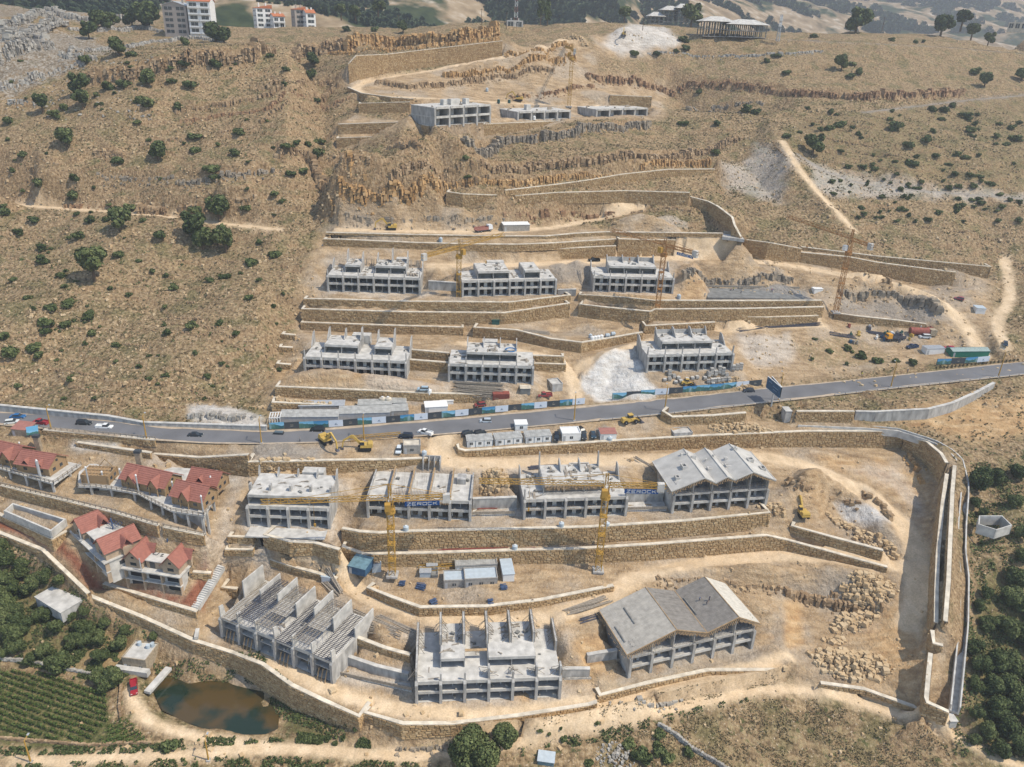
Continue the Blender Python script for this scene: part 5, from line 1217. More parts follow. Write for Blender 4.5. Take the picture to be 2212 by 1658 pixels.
M['rock_dark'] = stone_mat('rock_dark', [(.12,.07,.045),(.22,.13,.075),(.34,.22,.13),(.42,.30,.18)])
M['rock_grey'] = stone_mat('rock_grey', [(.13,.115,.10),(.21,.185,.15),(.30,.25,.19),(.36,.29,.20)])
for a in LEDGES: ledge(*a, seed=len(a[0]))
# low ruined terrace walls across the dry slopes: short broken rows of stones
r = random.Random(21)
Q = []
def okhill(x, y):
    return not (650 < x < 1600 and 180 < y < 560)
rows = [(590,720,690,745),(560,700,640,715),(600,735,680,760),(460,560,540,566),(130,700,230,712),(330,715,430,728),(20,735,90,744),(100,790,200,812),(380,800,470,830),(500,820,560,850),(560,690,610,702),(0,720,40,735),(240,740,330,748),(340,640,420,655),(80,655,140,670),(560,480,640,520),(200,520,300,545),(20,560,110,580),(430,850,520,872),(150,840,280,852),(300,870,400,880),
 (1790,300,1880,318),(1850,330,1960,345),(1900,480,2010,492),(2050,500,2180,510),(1750,440,1850,470),(1660,300,1700,340),(1980,300,2060,330),(1850,250,1930,262)]
for x0, y0, x1, y1 in rows:
    for p in gline('%f,%f %f,%f' % (x0*.62 if x1 < 700 and x0 > 480 else x0, y0, x1*.8 if x1 < 700 and x0 > 480 else x1, y1), .7):
        if r.random() < .75: e = r.uniform(.35, 1.); Q.append((p.x, p.y+r.uniform(-.4,.4), gz(p.x, p.y)-.15, e, e*.8, e*.8, r.uniform(0, 3)))
o = tag(blocks('field_stones', Q, M['rock'], None), kind='stuff')
# stones strewn over the slopes
Q = []; Qk = []
for _ in range(15000):
    x = r.uniform(-40, 2250); y = r.uniform(70, 900) if r.random() < .93 else r.uniform(900, 1640)
    if y < 900 and 640+40*(y > 500) < x < 1600 and y > 500: continue
    if y < 520 and 720 < x < 1560 and r.random() < .45: continue
    if 880 < y < 965 and r.random() < 1: continue
    p = G(x, y); v = .5+fbm(np.array([p.x/14.]), np.array([p.y/10.]), 3, 8)[0]*1.6
    if r.random() > max(.1, v)*1.1: continue
    e = min(2.2, .25+abs(r.gauss(0, .45))); (Qk if (x < 330 and y < 260) else Q).append((p.x, p.y, p.z-.12*e, e, e*r.uniform(.6, 1.), e*r.uniform(.4, .8), r.uniform(0, 3)))
tag(blocks('loose_stones', Q, M['boulder']), kind='stuff'); tag(blocks('loose_stones', Qk, M['karst']), kind='stuff')
# piles of quarried boulders
def pile(x, y, rx, ry, h, n, label, e=(.5, 1.2), m='boulder', rot=0.):
    c = G(x, y); Q = []; rr = random.Random(int(x+y)); ca, sa = math.cos(rot), math.sin(rot)
    for _ in range(n):
        a = rr.uniform(0, 6.283); t = rr.random()**.6; u, v = rx*t*math.cos(a), ry*t*math.sin(a); px, py = u*ca-v*sa, u*sa+v*ca
        s = e[0]*.7+(e[1]*1.35-e[0]*.7)*rr.random()**2.2; zt = h*(1-t)*rr.uniform(.5, 1); g = gz(c.x+px, c.y+py)
        Q.append((px, py, g-c.z+zt-.3*s, s*rr.uniform(.8,1.3), s, s*rr.uniform(.6, .9), rr.uniform(0, 3)))
        if zt > .8: Q.append((px, py, g-c.z+zt*.5-.3*s, s, s, s*.9, rr.uniform(0, 3)))
    rt = empty('boulder_pile', c, label, 'pile of boulders', 'boulder piles'); o = blocks('boulders', Q, M[m], rt); o['kind'] = 'stuff'
pile(606,1032,6,3,2.6,130,'tan boulder heap behind the leftmost central shell, next to its stair block')
pile(668,1030,4.5,2.5,2.,70,'small tan boulder heap right of the stair block of the leftmost central shell')
pile(1072,1036,5,4,2.8,150,'rounded heap of tan boulders between the two crane shells')
pile(1600,928,11,2.6,1.6,220,'long row of tan boulders behind the very long wall, above the hall', (.4,1.))
pile(1668,1100,5,2,1.6,90,'tan boulders at the right front corner of the three gabled hall', (.4,.9))
pile(1865,1165,13,2.4,1.6,170,'line of broken boulders along the edge of the white rock pit', (.4,1.2), rot=-.75)
pile(1880,1275,8,4.5,2.6,200,'upper grey tan boulder heap beside the wide dirt bend')
pile(1845,1345,8,4,2.2,190,'boulder heap spilling into the excavated hollow at lower right', rot=.4)
pile(1835,1435,11,4.6,2.4,280,'large boulder heap just above the lowest dirt track at the right', rot=-.2)
pile(1800,1385,3,1.6,.9,40,'few boulders standing apart in the muddy hollow')
pile(1590,828,6,2,1.2,70,'stones at the left end of the low wall by the road, near the billboard', (.3,.8))
pile(670,872,20,1.3,1.2,200,'strip of rubble at the foot of the wall behind the long sheds', (.3,.8))
pile(1235,62+23,10,3,2.6,90,'boulders beside the topmost track where it meets the plateau', (.6,1.4))
pile(1330,1640,5,4,.7,160,'scatter of white rubble among bushes at the bottom edge', (.2,.6), 'karst')
pile(725,1210,2.2,1.2,.8,30,'small stones by the ladder under the wavy wall', (.3,.6))
pile(1560,1370,3,1.5,.5,30,'stones beside the right end of the two gabled hall', (.3,.7))
# ---------------------------------------------------------------- vegetation
def leafmat(name, lo, mid, hi):
    m = bpy.data.materials.new(name); m.use_nodes = True; nt = m.node_tree; b = nt.nodes['Principled BSDF']; b.inputs['Roughness'].default_value = .75; b.inputs['Specular IOR Level'].default_value = .2
    r = nt.nodes.new('ShaderNodeValToRGB'); e = r.color_ramp.elements; e[0].position = .15; e[1].position = .85; x = e.new(.5)
    for q, c in zip(sorted(e, key=lambda k: k.position), (lo, mid, hi)): q.color = (*c, 1)
    g = nt.nodes.new('ShaderNodeNewGeometry'); oi = nt.nodes.new('ShaderNodeObjectInfo')
    a = nt.nodes.new('ShaderNodeMath'); a.operation = 'MULTIPLY_ADD'; a.inputs[1].default_value = .6
    c = nt.nodes.new('ShaderNodeMath'); c.operation = 'MULTIPLY'; c.inputs[1].default_value = .4
    nt.links.new(oi.outputs['Random'], c.inputs[0]); nt.links.new(g.outputs['Random Per Island'], a.inputs[0]); nt.links.new(c.outputs[0], a.inputs[2]); nt.links.new(a.outputs[0], r.inputs[0]); nt.links.new(r.outputs[0], b.inputs['Base Color'])
    return m
M['leaf'] = leafmat('foliage', (.035,.052,.018), (.075,.10,.034), (.15,.17,.065))
M['leaf_dry'] = leafmat('dry_foliage', (.11,.09,.045), (.18,.145,.075), (.26,.21,.12))
M['leaf_far'] = leafmat('far_foliage', (.03,.048,.024), (.055,.08,.036), (.09,.115,.055))
M['bark'] = mat('bark', (.12,.085,.055), .9, .25, 2)
def crown_mesh(name, n, seed, sx=1., sz=1., leaf=.13, lobes=7, m=None, hollow=.55):
    """unit crown (radius 1, height 2*sz from z=0) made of many leaf clumps gathered in lobes"""
    rr = np.random.RandomState(seed); C0 = []
    for k in range(lobes):
        a = rr.uniform(0, 6.283); q = rr.uniform(.2, .62); C0.append((q*math.cos(a), q*math.sin(a), sz*(.45+rr.uniform(0, 1.05)), rr.uniform(.34, .55)))
    C0.append((0, 0, sz*.9, .6)); C0 = np.array(C0)
    k = rr.randint(0, len(C0), n); d = rr.normal(size=(n, 3)); d /= np.linalg.norm(d, axis=1)[:, None]
    rad = C0[k, 3]*(hollow+(1-hollow)*rr.rand(n)**.5)
    c = C0[k, :3]+d*rad[:, None]*np.array([sx, sx, sz*.95]); c[:, 2] = np.maximum(c[:, 2], .04)
    nrm = d+rr.normal(size=(n, 3))*.55; nrm /= np.linalg.norm(nrm, axis=1)[:, None]
    u = np.cross(nrm, rr.normal(size=(n, 3))); u /= np.linalg.norm(u, axis=1)[:, None]; v = np.cross(nrm, u)
    s = leaf*rr.uniform(.6, 1.5, (n, 1)); 
    V = np.stack([c-u*s-v*s*.6, c+u*s-v*s*.5, c+u*s*.5+v*s, c-u*s*.7+v*s*.8], 1).reshape(-1, 3)
    F_ = np.arange(n*4).reshape(-1, 4); me = mesh_np(name, V, F_, m or M['leaf'], False, 4); return me
SHRUB = [crown_mesh('shrub', 620, k, 1., .62+.1*(k % 3), .13, 7) for k in range(6)]
SHRUBD = [crown_mesh('shrub', 260, 40+k, 1., .6, .16, 5, M['leaf_dry']) for k in range(2)]
TREE = [crown_mesh('crown', 1500, 10+k, 1., .85+.12*(k % 3), .105, 9) for k in range(5)]
SLIM = [crown_mesh('crown', 500, 30+k, .9, 2.2, .16, 8) for k in range(2)]
TRUNK = []
for k in range(3):
    mb = MB(); rr = random.Random(k); mb.cyl(0, 0, -.6, 1., .12, .07, 7)
    for j in range(6):
        a = j*1.05+rr.uniform(-.3,.3); mb.bar((0, 0, .5+.08*j), (.5*math.cos(a), .5*math.sin(a), 1.+.1*j), .06, n=5)
    mb_ = mb.build('trunk', M['bark']); TRUNK.append(mb_.data); bpy.data.objects.remove(mb_)
def tree(x, y, rpx, label, group=None, slim=False, rmin=None, lift=.55, big=None):
    """tree or shrub whose crown centre is seen at x, y with radius rpx picture points"""
    g = G(x, y+rpx*.75); d = (g-CAM).length; R = rpx*d/F/math.cos(.05); rr = random.Random(int(x*7+y*3))
    if slim:
        o = empty('tree', g, label, 'tree', group); c = link('crown', SLIM[rr.randrange(2)], o, (0, 0, R*.3)); c.scale = (R*.6, R*.6, R*.8)
        t = link('trunk', TRUNK[0], o); t.scale = (R*.8, R*.8, R); return o
    if R > 4.2 or big:
        o = empty('tree', g, label, 'tree', group, rr.uniform(0, 6.28)); c = link('crown', big or TREE[rr.randrange(5)], o, (0, 0, R*lift*.6)); c.scale = (R*1.02, R*1.02, R*.98)
        t = link('trunk', TRUNK[rr.randrange(3)], o); t.scale = (R, R, R*.95); return o
    o = link('shrub', (SHRUB if rr.random() < .9 else SHRUBD)[rr.randrange(6) if False else rr.randrange(2)] if False else SHRUB[rr.randrange(6)], None, g-Vector((0, 0, .15*R))); o.rotation_euler.z = rr.uniform(0, 6.28); o.scale = (R*rr.uniform(.85,1.35), R*rr.uniform(.85,1.2), R*rr.uniform(.7,1.05))
    return tag(o, label, 'shrub', group)
SZ = lambda q: 'tiny' if q < 10 else 'small' if q < 13 else 'rounded' if q < 17 else 'large'
LEFT = '8,450,14 73,471,12 197,472,11 170,509,11 91,533,11 90,562,13 260,481,24 345,502,13 255,545,13 133,590,11 543,561,14 452,601,11 376,618,10 111,656,16 144,652,14 190,679,12 100,690,16 142,697,12 98,710,12 414,701,13 363,713,12 198,715,10 474,695,9 10,723,14 23,751,20 75,746,15 85,765,12 252,741,10 538,641,10 486,594,11 160,422,13 281,445,13 422,448,16 530,443,14 510,715,9 448,811,9 358,808,8 193,75,14 257,108,18 283,113,12 185,124,14 399,90,11 396,131,13 463,136,13 175,193,18 180,224,17 93,232,16 139,227,12 319,175,17 371,170,11 412,175,15 232,185,13 268,178,12 304,211,13 324,219,15 386,229,11 144,304,18 342,332,20 422,288,14 422,319,12 515,281,13 510,327,13 255,342,13 458,355,17 466,376,13 85,394,13 160,384,11 51,330,11 18,257,11 118,247,11 298,260,9 678,134,15 673,160,13 619,147,9 583,116,9 614,180,9 683,214,9 616,309,13 641,306,10 665,309,10 689,301,12 686,324,15 629,371,10 655,368,11 40,500,9 310,470,10 595,415,10 560,520,9 610,430,9 30,600,8 300,560,7 330,585,7 60,640,8 240,620,7 420,760,8 300,790,7 480,780,8 150,820,8 40,830,8 560,600,8 590,660,7 230,470,9'
for i, t in enumerate(LEFT.split()):
    x, y, q = map(float, t.split(',')); tree(x, y, q, '%s shrub on the %s part of the dry left slope, %s' % (SZ(q), ('topmost','upper','middle','lower','lowest')[min(4, int((y-40)/155))], ('at the picture edge','well left','left of centre','towards the site','close to the site')[min(4, int(x/140))]), 'shrubs on the left slope')
tree(425,499,26,'left one of two big touching shrubs in the middle of the left slope'); tree(440,522,24,'big bushy shrub in the middle of the left slope, below its taller neighbour'); tree(489,527,25,'big round shrub standing just right of the double clump on the left slope')
tree(205,584,33,'broad round green bush alone on the lower left slope'); tree(595,540,17,'lone round bush on the left slope next to the end of the two long walls'); tree(474,455,26,'large green bush at the right end of a rock ledge on the left slope')
RIGHT = '1475,82,12 1481,100,10 1370,111,11 1419,113,8 1612,232,13 1632,239,13 1475,263,9 1550,265,9 1545,322,13 1511,196,8 1460,108,7 1758,75,9 1926,85,6 1977,89,7 1995,88,5 1675,116,10 1655,129,9 1699,152,10 1812,126,10 1817,144,14 1838,134,9 1838,160,9 1853,154,9 2105,154,10 2126,178,13 2206,167,12 1933,273,13 1699,288,9 1961,309,11 2002,299,11 1969,350,11 2095,278,10 2085,250,10 2185,273,10 2193,296,10 2064,373,9 2095,373,10 1889,360,9 1832,358,8 2085,335,10 1812,265,12 1791,273,10 2015,234,10 2038,234,9 1008,340,8 1010,378,8 871,62,12 810,62,9 748,62,9'
for i, t in enumerate(RIGHT.split()):
    x, y, q = map(float, t.split(',')); tree(x, y, q, '%s dark shrub on the %s right slope, %s' % (SZ(q), ('crest of the','upper','middle','lower')[min(3, int(y/110))], ('above the site','right of the topmost row','near the pale marl','at mid right','near the right edge')[max(0, min(4, int((x-1000)/250)))]), 'shrubs on the right slope')
tree(1755,322,19,'dark round bush beside the pale marl patch at the top of the right slope')
r = random.Random(99)
for k in range(105):
    x, y = (r.uniform(1800, 2205), r.uniform(385, 480)) if k < 55 else (r.uniform(1720, 2205), r.uniform(225, 400))
    tree(x, y, r.uniform(4, 8), 'low green scrub bush scattered on the slope between the two gravel tracks', 'scrub between the gravel tracks')
for k in range(85):
    x, y = r.uniform(0, 640), r.uniform(130, 860)
    tree(x, y, r.uniform(3.5, 7), 'very small low bush dotted over the dry left slope', 'tiny bushes on the left slope')
for x, y, q, l in ((221,49,19,'grey green tree on the left skyline in front of pale rocks'),(242,52,16,'small tree just right of the grey green skyline tree'),(286,46,16,'tree between the pale rocks and the tall trees left of the apartment block'),(319,40,27,'dark tall tree immediately left of the apartment block'),(466,74,22,'dark tree right below the apartment block'),(484,79,17,'small dark tree at lower right of the apartment block'),(1493,39,20,'rounded tree left of the big flat roofed frame on the plateau'),(1349,33,14,'pointed dark tree left of the roofed ruins on the plateau'),(1848,54,22,'tall dark tree standing at the plateau road on the right'),(2031,64,20,'tree leaning beside the plateau road near the right edge'),(2098,72,13,'thin pale tree beyond the plateau road at right'),(2134,88,10,'small thin tree beside the plateau road near the right edge'),(2077,46,15,'dark tree behind the stone walls at the far right of the plateau'),
 (737,26,13,'left dark tree behind the white villas'),(768,28,13,'second dark tree right of the white villas'),(817,15,15,'dark tree on the pale rocky slope beyond the plateau')): tree(x, y, q, l, lift=.15)
for x, y, l in ((1167,41,'left one of two slim poplars on the plateau'),(1182,44,'right one of two slim poplars on the plateau')): tree(x, y, 16, l, None, True)
THICK = '2110,1040,28 2150,1032,20 2195,1020,20 2105,1085,13 2190,1085,17 2120,1108,11 2200,1150,18 2192,1250,24 2182,1290,24 2130,1280,15 2112,1310,15 2130,1350,19 2170,1350,25 2200,1370,24 2100,1400,18 2110,1432,22 2150,1430,26 2190,1440,26 2180,1482,26 2140,1480,22 2108,1480,16 2200,1520,27 2150,1530,26 2106,1540,15 2180,1572,26 2130,1580,20 2202,1610,24 2100,1598,13 2160,1620,20 2200,1300,26 2204,1200,18 2235,1400,26 2235,1480,26 2235,1560,26 2235,1330,24'
BIGT = [crown_mesh('crown', 5200, 60+k, 1., .9, .062, 12) for k in range(3)]
for i, t in enumerate(THICK.split()):
    x, y, q = map(float, t.split(',')); tree(x, y, q*.9, '%s green tree in the %s of the thicket right of the drainage channel' % ('big' if q > 23 else 'middling' if q > 17 else 'small', ('upper end','upper part','middle','lower part','lower end')[max(0, min(4, int((y-1030)/120)))]), 'trees of the right thicket', big=BIGT[i % 3], lift=.1)
ORCH = '85,1329,18 108,1326,17 121,1352,19 178,1352,19 196,1360,18 160,1386,20 183,1383,19 216,1378,19 219,1414,19 95,1406,19 134,1432,27 64,1427,15 10,1411,13 31,1375,23 51,1358,21 36,1398,19 15,1308,23 15,1334,21 41,1319,18 39,1341,19 21,1360,19 15,1283,18 31,1270,18 77,1257,18 98,1249,18 64,1272,16 15,1247,21 51,1239,19 247,1463,25 230,1476,22 211,1463,19 154,1332,13 129,1252,16 20,1210,23 50,1222,17 257,1391,20 232,1345,14 270,1362,13 185,1320,12 332,1377,11 5,1180,16'
for i, t in enumerate(ORCH.split()):
    x, y, q = map(float, t.split(',')); tree(x, y, q*.88, '%s leafy tree of the lower left orchard, %s' % ('big' if q > 20 else 'middling' if q > 16 else 'small', 'by the boundary wall' if y < 1300 else 'left of the concrete store' if x < 80 else 'between store and vegetable field' if x < 175 else 'near the pond house'), 'orchard trees', big=BIGT[i % 3], lift=.1)
tree(1030,1625,56,'large green tree crown at the bottom edge of the picture', big=crown_mesh('crown', 16000, 77, 1., .8, .036, 14)); tree(1093,1596,30,'smaller tree crown rising right beside the large bottom tree', big=crown_mesh('crown', 8000, 78, 1., 1.1, .05, 10)); 
for x, y, q, l in ((368,1602,18,'round bush by the junction of the pond track'),(1359,1597,15,'grey green bush left of the bottom thicket'),(1424,1612,16,'round bush in the bottom thicket beside the field wall'),(1387,1620,22,'largest bush of the bottom thicket left of the field wall'),(1444,1634,14,'bush touching the field wall at the bottom edge'),(1485,1622,12,'small bush on the right side of the field wall'),(1424,1579,12,'topmost small bush near the upper end of the field wall'),(1272,1643,11,'small bush at the bottom edge left of the white rubble')): tree(x, y, q, l)
for k in range(30):
    x, y = r.choice(((r.uniform(1700,1900), r.uniform(730,790)), (r.uniform(2080,2200), r.uniform(1000,1230)), (r.uniform(630,780), r.uniform(1540,1600)), (r.uniform(1150,1330), r.uniform(1560,1600))))
    tree(x, y, r.uniform(4, 8), 'small green weed bush on disturbed ground at the edge of the site', 'weed bushes at the site edges')
for x, y, q in ((1935,775,9),(1860,765,12),(1895,775,11),(1970,780,10),(1830,750,9)): tree(x, y, q, 'leafy shrub on the verge above the main road, left of the green cabin', 'verge shrubs by the green cabin')
# vegetable rows at lower left
V = []; rr = np.random.RandomState(5); n = 0
fld = gpoly('0,1450 60,1452 160,1470 232,1500 232,1560 190,1606 60,1598 -30,1585 -30,1450'); fld2 = gpoly('240,1562 270,1555 310,1590 328,1608 215,1610')
def crop(fp, ang, sp, name, label):
    global V
    Q = []; ca, sa = math.cos(ang), math.sin(ang); c = fp.mean(0); R_ = 60
    for i in range(-40, 41):
        u = np.arange(-R_, R_, .42); w = i*sp+fbm(u/5, np.full(len(u), i*.3), 2, 3)*.5
        x = c[0]+u*ca-w*sa; y = c[1]+u*sa+w*ca; k = inside(fp, x, y) & (rr.rand(len(u)) < .93)
        Q += list(zip(x[k], y[k]))
    q = np.array(Q); z = np.array([gz(a, b) for a, b in q]); n = len(q); P4 = []
    for j in range(9):
        cc = np.stack([q[:,0]+rr.uniform(-.32,.32,n), q[:,1]+rr.uniform(-.32,.32,n), z+rr.uniform(.1,1.25,n)], 1); u = rr.normal(size=(n,3)); u /= np.linalg.norm(u, axis=1)[:,None]; v = np.cross(u, rr.normal(size=(n,3))); v /= np.linalg.norm(v, axis=1)[:,None]
        s = rr.uniform(.12,.28,(n,1)); P4.append(np.stack([cc-u*s, cc-v*s, cc+u*s, cc+v*s], 1))
    V_ = np.concatenate(P4).reshape(-1,3); o = link(name, mesh_np(name, V_, np.arange(len(V_)).reshape(-1,4), M['crop'], False, 4)); tag(o, label, 'crop', kind='stuff')
M['crop'] = leafmat('crop_leaves', (.035,.06,.012), (.065,.10,.022), (.11,.15,.04))
crop(fld, -.28, 1.55, 'crop_rows', 'rows of staked green vegetables in the lower left field'); crop(fld2, .6, 1.3, 'crop_rows', 'smaller plot of green vegetable rows right of the main field')
# tufts of weeds and dry grass on the verges
def tufts(name, polys, n, m, s0=.12, s1=.3, hmax=.5):
    P4 = []
    for pl in polys:
        fp = gpoly(pl); lo, hi = fp.min(0), fp.max(0); x = rr.uniform(lo[0], hi[0], n); y = rr.uniform(lo[1], hi[1], n); k = inside(fp, x, y) & (fbm(x/3, y/3, 3, 7) > -.04)
        x, y = x[k], y[k]; z = np.array([gz(a, b) for a, b in zip(x, y)]); q = len(x)
        cc = np.stack([x, y, z+rr.uniform(.02, hmax, q)], 1); u = rr.normal(size=(q,3)); u /= np.linalg.norm(u, axis=1)[:,None]; v = np.cross(u, rr.normal(size=(q,3))); v /= np.linalg.norm(v, axis=1)[:,None]; s = rr.uniform(s0, s1, (q,1))
        P4.append(np.stack([cc-u*s, cc-v*s, cc+u*s, cc+v*s], 1))
    V_ = np.concatenate(P4).reshape(-1,3); tag(link(name, mesh_np(name, V_, np.arange(len(V_)).reshape(-1,4), m, False, 4)), kind='stuff')
tufts('weeds', ['-20,1440 100,1395 300,1400 330,1440 240,1480 0,1420', '-20,1160 100,1210 190,1300 330,1370 300,1400 -20,1400', '330,1430 560,1410 640,1520 780,1590 700,1590 600,1550 560,1440 340,1470', '0,1614 330,1608 560,1590 620,1602 300,1628 0,1634', '0,1654 560,1634 900,1650 940,1690 0,1690', '640,1585 860,1608 860,1622 640,1606', '1120,1618 1330,1572 1500,1530 1640,1502 1640,1512 1500,1545 1330,1600 1130,1640'], 16000, M['leaf'], .12, .35, .6)
tufts('weeds', ['2095,1000 2215,990 2215,1250 2095,1240', '2090,1240 2215,1250 2215,1640 2060,1640'], 12000, M['leaf'], .14, .38, .8)
tufts('dry_grass', ['1330,1600 1500,1545 1650,1512 1760,1512 1900,1555 2050,1612 2100,1660 1330,1670', '620,1560 900,1625 1120,1600 1300,1550 1690,1475 1690,1462 1300,1520 1110,1580 900,1605 700,1590'], 16000, M['leaf_dry'], .10, .26, .3)
# dry tussocks and thistles over the wild slopes
for nm, m_, N_, s0, s1 in (('dry_scrub', M['leaf_dry'], 42000, .14, .42), ('green_scrub', M['leaf'], 15000, .14, .38)):
    x = rr.uniform(-230, 300, N_); y = rr.uniform(215, 500, N_); k = fbm(x/9, y/6, 3, 9 if m_ is M['leaf'] else 19) > (.07 if m_ is M['leaf'] else -.02); x, y = x[k], y[k]
    sx = X; sitek = np.array([0.]*len(x)); P4 = []
    for j, (a, b) in enumerate(zip(x, y)):
        h = GT.ray_cast(Vector((a, b, 500)), Vector((0, 0, -1)))
        if h[0] is None: continue
        f = TF[h[2]][0]
        if Mk['site'][f] > .3 or Mk['track'][f] > .3 or Mk['white'][f] > .5 or Mk['dark'][f] > .3 or (sd_[f] < 2): continue
        P4.append((a, b, h[0].z))
    c0 = np.array(P4); n = len(c0); Q4 = []
    for j in range(3):
        cc = c0+np.stack([rr.uniform(-.35,.35,n), rr.uniform(-.35,.35,n), rr.uniform(.05,.45,n)], 1); u = rr.normal(size=(n,3)); u /= np.linalg.norm(u, axis=1)[:,None]; v = np.cross(u, rr.normal(size=(n,3))); v /= np.linalg.norm(v, axis=1)[:,None]; s_ = rr.uniform(s0, s1, (n,1)); Q4.append(np.stack([cc-u*s_, cc-v*s_, cc+u*s_, cc+v*s_], 1))
    V_ = np.concatenate(Q4).reshape(-1,3); tag(link(nm, mesh_np(nm, V_, np.arange(len(V_)).reshape(-1,4), m_, False, 4)), kind='stuff')
# pond
pz = -.55
pp = '332,1496 345,1468 370,1452 420,1440 470,1440 520,1452 560,1480 590,1512 604,1545 600,1575 575,1586 520,1588 450,1578 400,1560 350,1535'
W_ = [P(*map(float, t.split(',')), pz) for t in pp.split()]
mw = bpy.data.materials.new('pond_water'); mw.use_nodes = True; nt = mw.node_tree; b = nt.nodes['Principled BSDF']; b.inputs['Roughness'].default_value = .08; b.inputs['Specular IOR Level'].default_value = .5
n1 = nt.nodes.new('ShaderNodeTexNoise'); n1.inputs['Scale'].default_value = .11; n1.inputs['Detail'].default_value = 4; g = nt.nodes.new('ShaderNodeNewGeometry'); nt.links.new(g.outputs['Position'], n1.inputs['Vector'])
rp = nt.nodes.new('ShaderNodeValToRGB'); e = rp.color_ramp.elements; e[0].position = .42; e[0].color = (.012,.026,.016,1); e[1].position = .56; e[1].color = (.075,.05,.018,1); nt.links.new(n1.outputs['Fac'], rp.inputs[0]); nt.links.new(rp.outputs[0], b.inputs['Base Color'])
tag(link('pond_water', mesh_from('pond_water', [tuple(p) for p in W_], [tuple(range(len(W_)))[::-1]], mw)), kind='structure')
# ---------------------------------------------------------------- distant hills
nx, ny = 170, 120
gx = np.linspace(-2600, 3600, nx); gyy = 735+np.linspace(0, 1, ny)**1.7*4600
XX, YY = np.meshgrid(gx, gyy)
D0 = np.interp(XX, [-600, -150, 100, 500, 1500], [720, 760, 950, 1500, 1900])
rise = np.clip(YY-D0, 0, None)
ZZ = 146-np.clip((YY-735)/150, 0, 1)*30*np.clip((D0-740)/200, 0, 1)+rise*.24+fbm(XX/420, YY/420, 5, 3)*150*np.clip(rise/300, 0, 1)+fbm(XX/70, YY/70, 4, 6)*22*np.clip((YY-735)/100, 0, 1)
Vf = np.stack([XX.ravel(), YY.ravel(), ZZ.ravel()], 1); idx = np.arange(nx*ny).reshape(ny, nx)
Ff = np.stack([idx[:-1,:-1].ravel(), idx[:-1,1:].ravel(), idx[1:,1:].ravel(), idx[1:,:-1].ravel()], 1)
mf = bpy.data.materials.new('hill_ground'); mf.use_nodes = True; nt = mf.node_tree; b = nt.nodes['Principled BSDF']; b.inputs['Roughness'].default_value = 1; b.inputs['Specular IOR Level'].default_value = 0
geo = nt.nodes.new('ShaderNodeNewGeometry'); pos = geo.outputs['Position']
fine = noise(.012, 6, 1); c1 = ramp(noise(.05, 5, 2), [(.3,(.19,.14,.085)),(.55,(.33,.25,.16)),(.7,(.48,.42,.34))])
c2 = ramp(noise(.09, 4, 3), [(.3,(.022,.036,.018)),(.7,(.06,.075,.035))])
cc = mixc(thr(fine, .49, .56), c1, c2); nt.links.new(cc, b.inputs['Base Color'])
tag(link('distant_hills', mesh_np('distant_hills', Vf, Ff, mf, True, 4)), kind='structure')
HT = BVHTree.FromPolygons([tuple(v) for v in Vf], [tuple(int(i) for i in f) for f in Ff])
Q = []; r = random.Random(4)
T0 = [crown_mesh('t', 46, 80+k, 1., .9, .36, 5, M['leaf_far']) for k in range(1)]
tv = np.array([v.co[:] for v in T0[0].vertices]).reshape(-1, 3)
VV = []
for _ in range(9000):
    x = r.uniform(-60, 2272); y = r.uniform(-40, 72) ; h = HT.ray_cast(CAM, ray(x, y).normalized())
    if not h[0]: continue
    p = h[0]
    if p.y > 2600 or fbm(np.array([p.x/110.]), np.array([p.y/110.]), 4, 14)[0] < (-.02 if x < 1000 else .0): continue
    R = r.uniform(2., 5.5)*(1+(p.y-700)/1500); VV.append(tv*np.array([R, R, R*r.uniform(.7,1.2)])+np.array(p[:])-np.array([0,0,.4*R]))
VV = np.concatenate(VV); tag(link('distant_woods', mesh_np('distant_woods', VV, np.arange(len(VV)).reshape(-1,4), M['leaf_far'], False, 4)), kind='stuff')
